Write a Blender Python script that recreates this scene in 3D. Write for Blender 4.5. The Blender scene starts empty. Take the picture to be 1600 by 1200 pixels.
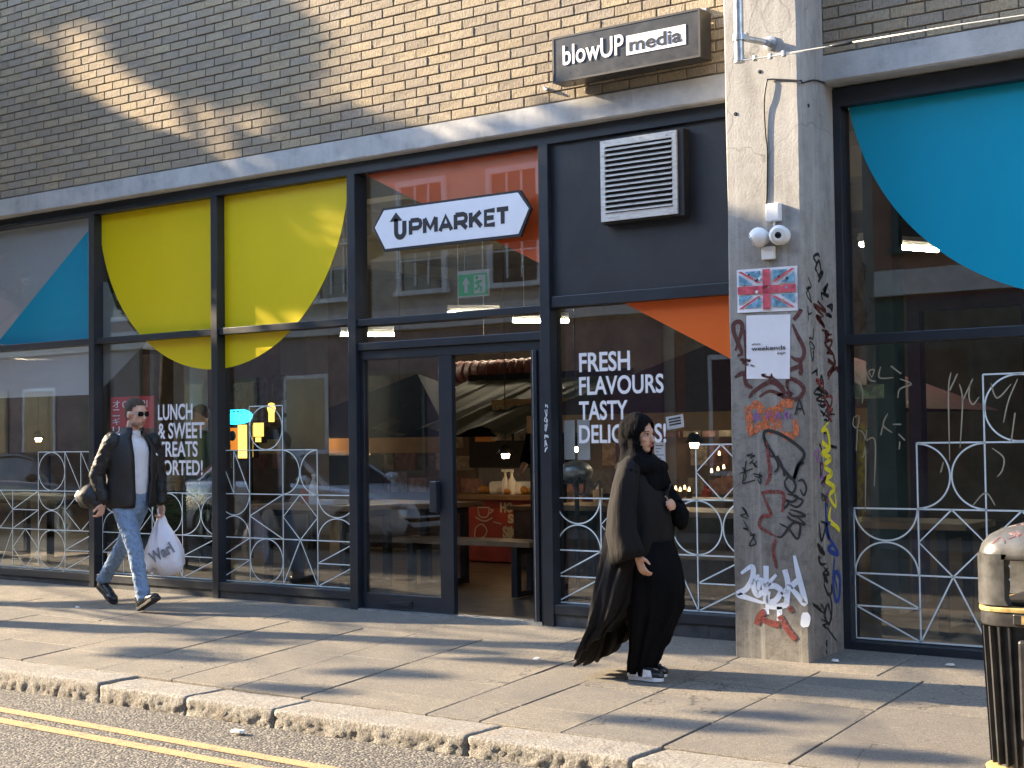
import bpy, bmesh, math, random
import numpy as np
from mathutils import Vector, Matrix, noise
random.seed(7)
PI = math.pi
scene = bpy.context.scene
COL = scene.collection

# ------------------------------------------------------------------ camera
F_PX, PSI, PIT, ROL, CD, CH = 2303.34, 0.626564, 0.0375632, -0.0130539, 8.71755, 1.33
_F = Vector((-math.sin(PSI)*math.cos(PIT), math.cos(PSI)*math.cos(PIT), math.sin(PIT)))
_R0 = Vector((math.cos(PSI), math.sin(PSI), 0))
_U0 = _R0.cross(_F)
_R = _R0*math.cos(ROL) + _U0*math.sin(ROL)
_U = -_R0*math.sin(ROL) + _U0*math.cos(ROL)
_C = Vector((0, -CD, CH))
cam_d = bpy.data.cameras.new('camera')
cam = bpy.data.objects.new('camera', cam_d)
COL.objects.link(cam)
M = Matrix((_R, _U, -_F)).transposed().to_4x4()
M.translation = _C
cam.matrix_world = M
cam_d.sensor_fit = 'HORIZONTAL'
cam_d.sensor_width = 36
cam_d.lens = F_PX/1600*36
cam_d.clip_start = 0.05
cam_d.clip_end = 800
scene.camera = cam

# ------------------------------------------------------------------ light
LX, LY, LZ = 1.0, 0.25, -0.41             # direction in which the sunlight travels
SUN_EL = math.atan2(-LZ, math.hypot(LX, LY))
SUN_AZ = math.atan2(-LY, -LX)             # azimuth of the sun, from +X, ccw
world = bpy.data.worlds.new('World')
scene.world = world
world.use_nodes = True
wn = world.node_tree
wn.nodes.clear()
sky = wn.nodes.new('ShaderNodeTexSky')
sky.sky_type = 'NISHITA'
sky.sun_disc = False
sky.sun_elevation = SUN_EL
sky.sun_rotation = PI/2 - SUN_AZ
sky.air_density = 1.0
sky.dust_density = 0.6
sky.ozone_density = 2.0
bgn = wn.nodes.new('ShaderNodeBackground')
bgn.inputs['Strength'].default_value = 0.15
won = wn.nodes.new('ShaderNodeOutputWorld')
wn.links.new(sky.outputs[0], bgn.inputs[0])
wn.links.new(bgn.outputs[0], won.inputs[0])
sun_d = bpy.data.lights.new('sun', 'SUN')
sun_d.energy = 3.3
sun_d.angle = math.radians(0.6)
sun_d.color = (1.0, 0.80, 0.55)
sun = bpy.data.objects.new('sun', sun_d)
COL.objects.link(sun)
sun.rotation_euler = Vector((LX, LY, LZ)).to_track_quat('-Z', 'Y').to_euler()
scene.view_settings.view_transform = 'Standard'
scene.view_settings.look = 'None'
scene.view_settings.exposure = 2.82
scene.view_settings.gamma = 1
scene.view_settings.use_curve_mapping = False
scene.cycles.max_bounces = 8
scene.cycles.transparent_max_bounces = 16

# ------------------------------------------------------------------ photograph point -> place on a real plane
def _ray(x, y):
    return _F*F_PX + _R*(x-800) - _U*(y-600)
def px(x, y, Y):                  # on the plane parallel to the facade at depth Y
    d = _ray(x, y); return _C + d*((Y-_C.y)/d.y)
def pX(x, y, X):
    d = _ray(x, y); return _C + d*((X-_C.x)/d.x)
def pz(x, y, z):
    d = _ray(x, y); return _C + d*((z-_C.z)/d.z)
def gz(x, y):                     # height of the pavement
    z = -0.006*(x+7.5)
    if y < 0:
        a = -y
        z -= 0.045*min(a, .5)/.5
        if a > .5: z -= 0.03*(a-.5)
    return z
def pg(x, y, off=0.0):
    z = 0
    for i in range(12):
        P = pz(x, y, z+off); z = gz(P.x, P.y)
    return P
def proj(P):
    v = Vector(P)-_C; z = v.dot(_F)
    return 800+F_PX*v.dot(_R)/z, 600-F_PX*v.dot(_U)/z

# ------------------------------------------------------------------ materials
MATS = {}
class NT:
    def __init__(s, name):
        m = bpy.data.materials.new(name); m.use_nodes = True
        s.m = m; s.t = m.node_tree; s.t.nodes.clear()
        s.out = s.t.nodes.new('ShaderNodeOutputMaterial')
    def n(s, typ, **k):
        nd = s.t.nodes.new(typ)
        ins = k.pop('ins', {})
        for a, b in k.items(): setattr(nd, a, b)
        for a, b in ins.items():
            if isinstance(b, bpy.types.NodeSocket): s.t.links.new(b, nd.inputs[a])
            else: nd.inputs[a].default_value = b
        return nd
    def l(s, a, b): s.t.links.new(a, b)
    def pos(s, scale=(1, 1, 1), obj=False):
        if obj: o = s.n('ShaderNodeTexCoord').outputs['Object']
        else: o = s.n('ShaderNodeNewGeometry').outputs['Position']
        mp = s.n('ShaderNodeMapping', ins={'Vector': o, 'Scale': scale})
        return mp.outputs[0]
    def noise(s, vec, sc, det=4, rough=.6):
        return s.n('ShaderNodeTexNoise', ins={'Vector': vec, 'Scale': sc, 'Detail': det, 'Roughness': rough}).outputs['Fac']
    def ramp(s, fac, stops):
        r = s.n('ShaderNodeValToRGB'); s.l(fac, r.inputs[0])
        e = r.color_ramp.elements
        while len(e) < len(stops): e.new(.5)
        for i, (p, c) in enumerate(stops):
            e[i].position = p; e[i].color = (*c, 1) if len(c) == 3 else c
        return r.outputs[0]
    def mix(s, fac, a, b, mode='MIX'):
        nd = s.n('ShaderNodeMix', data_type='RGBA', blend_type=mode)
        for i, v in ((0, fac), (6, a), (7, b)):
            if isinstance(v, bpy.types.NodeSocket): s.l(v, nd.inputs[i])
            else: nd.inputs[i].default_value = v if i == 0 else (*v, 1)
        return nd.outputs[2]
    def math(s, op, a, b=0.0, c=0.0):
        nd = s.n('ShaderNodeMath', operation=op)
        for i, v in enumerate((a, b, c)):
            if isinstance(v, bpy.types.NodeSocket): s.l(v, nd.inputs[i])
            else: nd.inputs[i].default_value = v
        return nd.outputs[0]
    def bump(s, h, strength=.5, dist=.01, normal=None):
        b = s.n('ShaderNodeBump', ins={'Height': h, 'Strength': strength, 'Distance': dist})
        if normal: s.l(normal, b.inputs['Normal'])
        return b.outputs[0]
    def pbr(s, col, rough=.6, metal=0.0, normal=None, **k):
        p = s.n('ShaderNodeBsdfPrincipled')
        for key, v in (('Base Color', col), ('Roughness', rough), ('Metallic', metal)):
            if isinstance(v, bpy.types.NodeSocket): s.l(v, p.inputs[key])
            else: p.inputs[key].default_value = (*v, 1) if key == 'Base Color' else v
        if normal: s.l(normal, p.inputs['Normal'])
        for a, b in k.items():
            p.inputs[a.replace('_', ' ')].default_value = b
        s.l(p.outputs[0], s.out.inputs[0])
        return p

def simple(name, col, rough=.5, metal=0., var=.12, scale=6, bump=.0, bscale=60, obj=False, **k):
    """a plain material with a little uneven colour and gloss"""
    t = NT(name)
    v = t.pos(obj=obj)
    n1 = t.noise(v, scale, 5)
    c = t.ramp(n1, [(.3, [x*(1-var) for x in col]), (.7, [min(1, x*(1+var)) for x in col])])
    r = t.math('MULTIPLY_ADD', t.noise(v, scale*3, 3), .25, rough-.12)
    nm = t.bump(t.noise(v, bscale, 4), bump, .004) if bump else None
    t.pbr(c, r, metal, nm, **k)
    MATS[name] = t.m
    return t.m

def m_brick():
    t = NT('brick')
    g = t.n('ShaderNodeNewGeometry')
    oi = t.n('ShaderNodeObjectInfo')
    rnd = t.math('FRACT', t.math('ADD', g.outputs['Random Per Island'], oi.outputs['Random']))
    v = t.pos((1, 1, 1))
    tone = t.ramp(rnd, [(0, (.29, .235, .165)), (.2, (.36, .29, .19)), (.45, (.42, .33, .20)), (.7, (.37, .30, .20)), (.86, (.32, .27, .205)), (1, (.45, .36, .22))])
    sp = t.noise(t.pos((90, 90, 34)), 1, 5, .7)
    c = t.mix(t.math('MULTIPLY', t.ramp(sp, [(.36, (1, 1, 1)), (.60, (0, 0, 0))]), .6), tone, (.15, .12, .09))
    big = t.noise(v, .55, 3)
    c = t.mix(t.ramp(big, [(.45, (0, 0, 0)), (.75, (.35, .35, .35))]), c, (.17, .15, .13))
    h = t.noise(t.pos((70, 70, 22)), 1, 6, .72)
    h2 = t.noise(v, 45, 4, .6)
    nm = t.bump(t.math('ADD', h, t.math('MULTIPLY', h2, .6)), .95, .010)
    t.pbr(c, .9, 0, nm)
    return t.m
def m_mortar():
    t = NT('mortar')
    c = t.ramp(t.noise(t.pos(), 12, 5), [(.3, (.15, .135, .115)), (.7, (.27, .24, .20))])
    t.pbr(c, .95, 0, t.bump(t.noise(t.pos(), 120, 4), .6, .004))
    return t.m
def m_lintel():
    t = NT('lintel_concrete')
    v = t.pos()
    c = t.ramp(t.noise(v, 2.2, 8, .72), [(.28, (.20, .195, .185)), (.45, (.37, .365, .35)), (.62, (.48, .47, .445)), (.8, (.30, .295, .285))])
    st = t.noise(t.pos((6, 6, .8)), 2.5, 6, .6)
    c = t.mix(t.ramp(st, [(.5, (0, 0, 0)), (.75, (.55, .55, .55))]), c, (.50, .49, .46))
    t.pbr(c, .85, 0, t.bump(t.noise(v, 40, 6, .7), .45, .006))
    return t.m
def m_pillar():
    t = NT('pillar_concrete')
    v = t.pos()
    base = t.ramp(t.noise(t.pos((1, 1, .35)), 4, 8, .68), [(.25, (.20, .19, .175)), (.5, (.345, .335, .31)), (.75, (.44, .425, .395))])
    # weathering: cleaner high up, grimy towards the foot
    z = t.n('ShaderNodeSeparateXYZ', ins={'Vector': v}).outputs[2]
    zz = t.math('ADD', z, t.math('MULTIPLY', t.math('SUBTRACT', t.noise(v, 2.5, 5), .5), 1.6))
    dirt = t.ramp(t.math('DIVIDE', zz, 4), [(0, (.95, .95, .95)), (.35, (.75, .75, .75)), (.75, (.10, .10, .10)), (1, (0, 0, 0))])
    c = t.mix(t.math('MULTIPLY', dirt, .80), base, (.135, .122, .10))
    gr = t.noise(v, 15, 7, .8)
    c = t.mix(t.math('MULTIPLY', t.ramp(gr, [(.46, (0, 0, 0)), (.62, (1, 1, 1))]), t.math('MULTIPLY_ADD', dirt, .55, .12)), c, (.075, .068, .058))
    holes = t.n('ShaderNodeTexVoronoi', ins={'Vector': v, 'Scale': 55.0}).outputs['Distance']
    hm = t.math('MULTIPLY', t.ramp(holes, [(.05, (1, 1, 1)), (.16, (0, 0, 0))]), t.ramp(t.noise(v, 6, 3), [(.5, (0, 0, 0)), (.62, (1, 1, 1))]))
    c = t.mix(t.math('MULTIPLY', hm, .7), c, (.06, .055, .05))
    cr = t.n('ShaderNodeTexVoronoi', feature='DISTANCE_TO_EDGE', ins={'Vector': t.mix(.35, t.pos((1, 1, .8)), t.n('ShaderNodeTexNoise', ins={'Vector': v, 'Scale': 3.0}).outputs['Color']), 'Scale': 1.6}).outputs['Distance']
    crm = t.ramp(cr, [(.0, (1, 1, 1)), (.006, (0, 0, 0))])
    c = t.mix(t.math('MULTIPLY', crm, .55), c, (.10, .09, .08))
    streak = t.noise(t.pos((22, 22, .7)), 1, 4)
    c = t.mix(t.ramp(streak, [(.52, (0, 0, 0)), (.75, (.4, .4, .4))]), c, (.52, .50, .45))
    hh = t.math('SUBTRACT', t.noise(v, 60, 6, .7), t.math('MULTIPLY', hm, .9))
    t.pbr(c, .85, 0, t.bump(hh, .5, .006))
    return t.m
def m_slab():
    t = NT('paving_stone')
    oi = t.n('ShaderNodeObjectInfo').outputs['Random']
    v = t.pos()
    tone = t.ramp(oi, [(0, (.175, .155, .13)), (.2, (.32, .275, .205)), (.4, (.225, .20, .165)), (.6, (.36, .305, .22)), (.8, (.20, .185, .16)), (1, (.30, .26, .20))])
    bl = t.noise(v, 1.7, 6, .65)
    c = t.mix(t.ramp(bl, [(.35, (0, 0, 0)), (.7, (.6, .6, .6))]), tone, (.135, .12, .10))
    med = t.noise(v, 42, 4, .8)
    c = t.mix(t.ramp(med, [(.40, (.55, .55, .55)), (.56, (0, 0, 0))]), c, (.10, .09, .075))
    fine = t.noise(v, 130, 3, .8)
    c = t.mix(t.ramp(fine, [(.40, (.8, .8, .8)), (.58, (0, 0, 0))]), c, (.07, .062, .052))
    c = t.mix(t.ramp(t.noise(v, 160, 2, .6), [(.56, (0, 0, 0)), (.68, (.6, .6, .6))]), c, (.40, .36, .28))
    stn = t.noise(t.pos((1, 1.6, 1)), .9, 7, .7)
    c = t.mix(t.ramp(stn, [(.52, (0, 0, 0)), (.66, (.55, .55, .55))]), c, (.10, .093, .085))
    ck = t.n('ShaderNodeTexVoronoi', feature='DISTANCE_TO_EDGE', ins={'Vector': t.mix(.3, v, t.n('ShaderNodeTexNoise', ins={'Vector': v, 'Scale': 4.0, 'Detail': 4.0}).outputs['Color']), 'Scale': .8}).outputs['Distance']
    c = t.mix(t.math('MULTIPLY', t.ramp(ck, [(0, (1, 1, 1)), (.004, (0, 0, 0))]), t.ramp(oi, [(.55, (0, 0, 0)), (.6, (.85, .85, .85))])), c, (.03, .028, .025))
    gum = t.n('ShaderNodeTexVoronoi', ins={'Vector': v, 'Scale': 4.2}).outputs['Distance']
    c = t.mix(t.ramp(gum, [(.06, (.6, .6, .6)), (.085, (0, 0, 0))]), c, (.09, .085, .08))
    nm = t.bump(t.math('ADD', t.noise(v, 140, 5, .8), t.math('MULTIPLY', t.noise(v, 9, 4), 1.5)), .8, .005)
    t.pbr(c, .8, 0, nm)
    return t.m
def m_kerb():
    t = NT('kerb_granite')
    v = t.pos()
    c = t.ramp(t.noise(v, 75, 4, .8), [(.32, (.085, .08, .075)), (.5, (.255, .24, .21)), (.68, (.44, .415, .36))])
    c = t.mix(t.ramp(t.noise(v, 5, 5), [(.45, (0, 0, 0)), (.7, (.5, .5, .5))]), c, (.22, .17, .13))
    nm = t.bump(t.math('ADD', t.noise(v, 38, 6, .72), t.math('MULTIPLY', t.noise(v, 130, 3), .4)), 1.0, .02)
    t.pbr(c, .85, 0, nm)
    return t.m
def m_road():
    t = NT('asphalt')
    v = t.pos()
    vo = t.n('ShaderNodeTexVoronoi', ins={'Vector': v, 'Scale': 70.0})
    c = t.ramp(t.n('ShaderNodeSeparateColor', ins={'Color': vo.outputs['Color']}).outputs[0], [(0, (.03, .028, .026)), (.35, (.12, .108, .09)), (.7, (.24, .21, .165)), (1, (.42, .37, .28))])
    c = t.mix(t.ramp(vo.outputs['Distance'], [(.35, (0, 0, 0)), (.65, (.85, .85, .85))]), c, (.03, .028, .026))
    c = t.mix(t.ramp(t.noise(v, 1.3, 5), [(.4, (0, 0, 0)), (.75, (.4, .4, .4))]), c, (.08, .073, .065))
    h = t.math('MULTIPLY', t.math('SUBTRACT', 1.0, vo.outputs['Distance']), 1.0)
    t.pbr(c, .75, 0, t.bump(t.math('ADD', h, t.math('MULTIPLY', t.noise(v, 200, 3), .3)), .9, .008))
    return t.m
def m_yellow_line():
    t = NT('yellow_road_paint')
    v = t.pos()
    c = t.ramp(t.noise(v, 30, 5), [(.3, (.47, .27, .11)), (.7, (.60, .36, .16))])
    c = t.mix(t.ramp(t.noise(v, 85, 4, .8), [(.50, (0, 0, 0)), (.62, (.85, .85, .85))]), c, (.15, .13, .105))
    c = t.mix(t.ramp(t.noise(v, 7, 5, .7), [(.55, (0, 0, 0)), (.66, (.7, .7, .7))]), c, (.17, .145, .11))
    t.pbr(c, .7, 0, t.bump(t.noise(v, 100, 5, .7), .8, .006))
    return t.m
def m_glass(name, tint=(.975, .985, .98), f0=.07, rough=0.004):
    t = NT(name)
    tr = t.n('ShaderNodeBsdfTransparent', ins={'Color': (*tint, 1)})
    wob = t.bump(t.noise(t.pos((1, 1, 1)), 1.1, 2), .03, .012)
    gl = t.n('ShaderNodeBsdfGlossy', ins={'Roughness': rough, 'Color': (1, 1, 1, 1)})
    t.l(wob, gl.inputs['Normal'])
    g = t.n('ShaderNodeNewGeometry')
    dt = t.n('ShaderNodeVectorMath', operation='DOT_PRODUCT', ins={0: g.outputs['Incoming'], 1: g.outputs['Normal']}).outputs['Value']
    c1 = t.math('SUBTRACT', 1.0, t.math('ABSOLUTE', dt))
    fac = t.math('MULTIPLY_ADD', t.math('POWER', c1, 5.0), 1-f0, f0)      # reflectance of each face of the pane
    mx = t.n('ShaderNodeMixShader')
    t.l(fac, mx.inputs[0]); t.l(tr.outputs[0], mx.inputs[1]); t.l(gl.outputs[0], mx.inputs[2])
    t.l(mx.outputs[0], t.out.inputs[0])
    return t.m
def m_emit(name, col, st):
    t = NT(name)
    e = t.n('ShaderNodeEmission', ins={'Color': (*col, 1), 'Strength': st})
    t.l(e.outputs[0], t.out.inputs[0]); return t.m
def m_louvre():
    t = NT('galvanised_louvre')
    v = t.pos()
    c = t.ramp(t.noise(t.pos((1, 1, 4)), 9, 6, .7), [(.3, (.34, .31, .27)), (.5, (.66, .65, .62)), (.75, (.50, .43, .34))])
    t.pbr(c, .4, .25, t.bump(t.noise(v, 60, 4), .2, .003)); return t.m
def m_film(name, col, cover=1.0, rough=.35):
    """printed window film: takes light from both sides"""
    t = NT(name)
    c = t.ramp(t.noise(t.pos((1, 1, .5)), 1.6, 4), [(.3, [x*.94 for x in col]), (.7, col)])
    d = t.n('ShaderNodeBsdfPrincipled', ins={'Roughness': rough}); t.l(c, d.inputs['Base Color'])
    tl = t.n('ShaderNodeBsdfTranslucent'); t.l(c, tl.inputs['Color'])
    m1 = t.n('ShaderNodeMixShader', ins={'Fac': .25}); t.l(d.outputs[0], m1.inputs[1]); t.l(tl.outputs[0], m1.inputs[2])
    o = m1.outputs[0]
    if cover < 1:
        tr = t.n('ShaderNodeBsdfTransparent')
        m2 = t.n('ShaderNodeMixShader', ins={'Fac': cover}); t.l(tr.outputs[0], m2.inputs[1]); t.l(o, m2.inputs[2]); o = m2.outputs[0]
    t.l(o, t.out.inputs[0]); return t.m
def m_spray(name, col, thin=.45):
    """spray paint that lets the concrete show through where it is thin"""
    t = NT(name)
    p = t.n('ShaderNodeBsdfPrincipled', ins={'Base Color': (*col, 1), 'Roughness': .55})
    tr = t.n('ShaderNodeBsdfTransparent')
    f = t.ramp(t.noise(t.pos(), 38, 5, .75), [(thin-.14, (0, 0, 0)), (thin+.06, (1, 1, 1))])
    mx = t.n('ShaderNodeMixShader'); t.l(f, mx.inputs[0]); t.l(tr.outputs[0], mx.inputs[1]); t.l(p.outputs[0], mx.inputs[2])
    t.l(mx.outputs[0], t.out.inputs[0]); return t.m

BRICK = m_brick(); MORTAR = m_mortar(); LINTEL = m_lintel(); PILLAR = m_pillar(); SLAB = m_slab()
KERB = m_kerb(); ROAD = m_road(); YLINE = m_yellow_line(); LOUVRE = m_louvre()
GLASS = m_glass('window_glass'); 
FRAME = simple('charcoal_frame_paint', (.015, .020, .028), .38, var=.25, scale=3, bump=.05)
PANEL = simple('dark_panel', (.014, .016, .020), .5, var=.4, scale=2.5, bump=.3, bscale=140)
PLINTH = simple('plinth_stone', (.05, .052, .055), .75, var=.4, scale=9, bump=.6)
YFILM = m_film('yellow_film', (.98, .78, .01)); BFILM = m_film('blue_film', (.0, .42, .62)); RFILM = m_film('red_film', (.95, .20, .05))
OFILM = m_film('orange_film', (.95, .20, .03)); WFILM = m_film('pale_grey_film', (.68, .71, .75), .95); GREYPATCH = m_film('thin_grey_patch', (.40, .43, .42), .5)
LINE = m_film('white_vinyl', (.90, .97, .97)); WHITE = simple('white_print', (.82, .82, .84), .5, var=.04)
BLACK = simple('black_print', (.015, .015, .018), .6, var=.1)
SIGNG = simple('sign_grey', (.032, .032, .033), .32, var=.25, scale=5)
STEEL = simple('galvanised_steel', (.42, .44, .45), .38, .8, var=.25, scale=20)
WPLAS = simple('white_plastic', (.72, .72, .70), .35, var=.08)
BPLAS = simple('black_plastic', (.018, .018, .02), .45, var=.3)
DIRT = simple('joint_dirt', (.035, .03, .025), .95, var=.4, scale=30)
DARKV = simple('dark_inside', (.02, .02, .02), .8)

# ------------------------------------------------------------------ mesh helpers
class MB:
    def __init__(s): s.v = []; s.f = []; s.mi = []
    def add(s, vs, fs, mi=0):
        o = len(s.v); s.v += [tuple(a) for a in vs]; s.f += [tuple(i+o for i in f) for f in fs]; s.mi += [mi]*len(fs); return s
    def box(s, a, b, mi=0):
        x0, y0, z0 = a; x1, y1, z1 = b
        if x0 > x1: x0, x1 = x1, x0
        if y0 > y1: y0, y1 = y1, y0
        if z0 > z1: z0, z1 = z1, z0
        return s.add([(x0,y0,z0),(x1,y0,z0),(x1,y1,z0),(x0,y1,z0),(x0,y0,z1),(x1,y0,z1),(x1,y1,z1),(x0,y1,z1)],
                     [(0,3,2,1),(4,5,6,7),(0,1,5,4),(1,2,6,5),(2,3,7,6),(3,0,4,7)], mi)
    def hexa(s, p, mi=0):            # 8 corners, same order as box
        return s.add(p, [(0,3,2,1),(4,5,6,7),(0,1,5,4),(1,2,6,5),(2,3,7,6),(3,0,4,7)], mi)
    def loft(s, rings, cap=True, closed=True, mi=0):
        n = len(rings[0]); vs = [p for r in rings for p in r]; fs = []
        for i in range(len(rings)-1):
            for j in range(n if closed else n-1):
                k = (j+1) % n
                fs.append((i*n+j, i*n+k, (i+1)*n+k, (i+1)*n+j))
        if cap and closed:
            fs.append(tuple(range(n-1, -1, -1))); fs.append(tuple((len(rings)-1)*n+j for j in range(n)))
        return s.add(vs, fs, mi)
    def tube(s, pts, r, seg=8, mi=0, cap=True):
        pts = [Vector(p) for p in pts]; rs = r if isinstance(r, (list, tuple)) else [r]*len(pts)
        rings = []; up = Vector((0, 0, 1)); last = None
        for i, p in enumerate(pts):
            t = (pts[min(i+1, len(pts)-1)]-pts[max(i-1, 0)]).normalized()
            if last is None:
                a = t.cross(up if abs(t.z) < .9 else Vector((1, 0, 0))).normalized()
            else:
                a = (last - t*last.dot(t)).normalized()
            last = a; b = t.cross(a)
            rings.append([p+(a*math.cos(2*PI*k/seg)+b*math.sin(2*PI*k/seg))*rs[i] for k in range(seg)])
        return s.loft(rings, cap, mi=mi)
    def lathe(s, prof, c, axis=(0, 0, 1), seg=24, mi=0):     # prof [(r, h)]
        ax = Vector(axis).normalized(); a = ax.orthogonal().normalized(); b = ax.cross(a); c = Vector(c)
        return s.loft([[c+ax*h+(a*math.cos(2*PI*k/seg)+b*math.sin(2*PI*k/seg))*max(r, 1e-4) for k in range(seg)] for r, h in prof], True, mi=mi)
    def prism(s, poly, y0, y1, mi=0):     # poly in (x,z), extruded in y
        n = len(poly); vs = [(x, y0, z) for x, z in poly]+[(x, y1, z) for x, z in poly]
        fs = [tuple(range(n)), tuple(range(2*n-1, n-1, -1))]+[(i, i+n, (i+1) % n+n, (i+1) % n) for i in range(n)]
        return s.add(vs, fs, mi)
    def build(s, name, mats, parent=None, smooth=False, bevel=0, loc=None, angle=None):
        me = bpy.data.meshes.new(name); me.from_pydata(s.v, [], s.f)
        mats = mats if isinstance(mats, (list, tuple)) else [mats]
        for m in mats: me.materials.append(m)
        for p, i in zip(me.polygons, s.mi): p.material_index = i
        bm = bmesh.new(); bm.from_mesh(me)
        bmesh.ops.recalc_face_normals(bm, faces=bm.faces)
        if bevel:
            es = [e for e in bm.edges if len(e.link_faces) == 2 and e.calc_face_angle(0) > .6]
            bmesh.ops.bevel(bm, geom=es, offset=bevel, segments=2, affect='EDGES', profile=.5)
        bm.to_mesh(me); bm.free()
        if smooth:
            for p in me.polygons: p.use_smooth = True
            if angle is not None:
                me.set_sharp_from_angle(angle=angle)
        o = bpy.data.objects.new(name, me); COL.objects.link(o)
        if loc is not None:
            L = Vector(loc); me.transform(Matrix.Translation(-L)); o.location = L
        if parent is not None:
            o.parent = parent
            o.matrix_parent_inverse = Matrix.Translation(parent.location).inverted()
        return o
def empty(name, loc=(0, 0, 0)):
    o = bpy.data.objects.new(name, None); COL.objects.link(o); o.location = loc; o.empty_display_size = .2; return o
def tag(o, label=None, cat=None, group=None, kind=None):
    if label: o['label'] = label
    if cat: o['category'] = cat
    if group: o['group'] = group
    if kind: o['kind'] = kind
    return o
def blob(parts, voxel=.012, smooth=6, fac=.5):
    """parts: list of (kind, ...) primitives fused into one continuous skin"""
    me = bpy.data.meshes.new('tmp'); bm = bmesh.new()
    for p in parts:
        if p[0] == 'e':      # ellipsoid centre, radii, optional rotation matrix
            mt = Matrix.Translation(p[1]) @ (p[3].to_4x4() if len(p) > 3 else Matrix()) @ Matrix.Diagonal((*p[2], 1))
            bmesh.ops.create_icosphere(bm, subdivisions=3, radius=1, matrix=mt)
        elif p[0] == 'c':    # tapered capsule a, b, ra, rb, flatten factor, side vector
            a, b = Vector(p[1]), Vector(p[2]); ra, rb = p[3], p[4]; d = b-a; L = d.length
            q = d.to_track_quat('Z', 'Y')
            n = 14; rings = []
            for t in [-.999]+[-math.cos(k*PI/8) for k in range(1, 5)]:
                rings.append((ra*math.sqrt(max(0, 1-t*t))+1e-4, t*ra))
            for k in range(1, 5): rings.append((ra+(rb-ra)*k/5, L*k/5))
            for t in [math.sin(k*PI/8) for k in range(0, 4)]+[.999]:
                rings.append((rb*math.sqrt(max(0, 1-t*t))+1e-4, L+t*rb))
            fl = p[5] if len(p) > 5 else 1
            vs = []
            qm = q.to_matrix()
            if len(p) > 6:
                zz = d.normalized(); xx = Vector(p[6]); xx = (xx-zz*xx.dot(zz)).normalized(); yy = zz.cross(xx)
                qm = Matrix((xx, yy, zz)).transposed()
            for r, h in rings:
                vs.append([bm.verts.new(a+qm @ Vector((r*math.cos(2*PI*k/n), r*fl*math.sin(2*PI*k/n), h))) for k in range(n)])
            for i in range(len(vs)-1):
                for k in range(n): bm.faces.new((vs[i][k], vs[i][(k+1) % n], vs[i+1][(k+1) % n], vs[i+1][k]))
            bm.faces.new(vs[0][::-1]); bm.faces.new(vs[-1])
    bm.to_mesh(me); bm.free()
    o = bpy.data.objects.new('tmp', me); COL.objects.link(o)
    r = o.modifiers.new('r', 'REMESH'); r.mode = 'VOXEL'; r.voxel_size = voxel
    if smooth:
        s_ = o.modifiers.new('s', 'SMOOTH'); s_.iterations = smooth; s_.factor = fac
    dg = bpy.context.evaluated_depsgraph_get()
    m2 = bpy.data.meshes.new_from_object(o.evaluated_get(dg))
    bpy.data.objects.remove(o); bpy.data.meshes.remove(me)
    return m2
def mesh_obj(name, me, mats, parent=None, smooth=True, loc=None):
    me.name = name
    me.materials.clear()
    for m in (mats if isinstance(mats, (list, tuple)) else [mats]): me.materials.append(m)
    for p in me.polygons: p.use_smooth = smooth
    o = bpy.data.objects.new(name, me); COL.objects.link(o)
    if parent is not None:
        o.parent = parent; o.matrix_parent_inverse = Matrix.Translation(parent.location).inverted()
    return o
def text_obj(name, s, x0, x1, z0, z1, Y, mat, parent=None, bold=0.0, depth=.002, shear=0.0, face=-1):
    cu = bpy.data.curves.new('t', 'FONT'); cu.body = s; cu.size = 1; cu.offset = bold; cu.shear = shear; cu.resolution_u = 5
    cu.extrude = .02
    o = bpy.data.objects.new('t', cu); COL.objects.link(o)
    dg = bpy.context.evaluated_depsgraph_get()
    me = bpy.data.meshes.new_from_object(o.evaluated_get(dg))
    bpy.data.objects.remove(o); bpy.data.curves.remove(cu)
    n = len(me.vertices); a = np.zeros(n*3); me.vertices.foreach_get('co', a); a = a.reshape(-1, 3)
    mn, mx = a.min(0), a.max(0)
    u = (a[:, 0]-mn[0])/(mx[0]-mn[0]); v = (a[:, 1]-mn[1])/(mx[1]-mn[1]); w = (a[:, 2]-mn[2])/(mx[2]-mn[2])
    b = np.stack([x0+u*(x1-x0), Y+(1-w)*depth-depth, z0+v*(z1-z0)], 1)
    me.vertices.foreach_set('co', b.ravel()); me.update()
    bm = bmesh.new(); bm.from_mesh(me); bmesh.ops.recalc_face_normals(bm, faces=bm.faces); bm.to_mesh(me); bm.free()
    return mesh_obj(name, me, mat, parent, smooth=False)
def cr(pts, n=6, closed=False):        # Catmull-Rom through points
    P = [Vector(p) for p in pts]; out = []
    if len(P) < 3: return P
    m = len(P)
    for i in range(m if closed else m-1):
        if closed: a, b, c, d = P[(i-1) % m], P[i], P[(i+1) % m], P[(i+2) % m]
        else: a, b, c, d = P[max(i-1, 0)], P[i], P[i+1], P[min(i+2, m-1)]
        for k in range(n):
            t = k/n
            out.append(.5*((2*b)+(c-a)*t+(2*a-5*b+4*c-d)*t*t+(3*b-a-3*c+d)*t**3))
    if not closed: out.append(P[-1])
    return out
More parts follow.
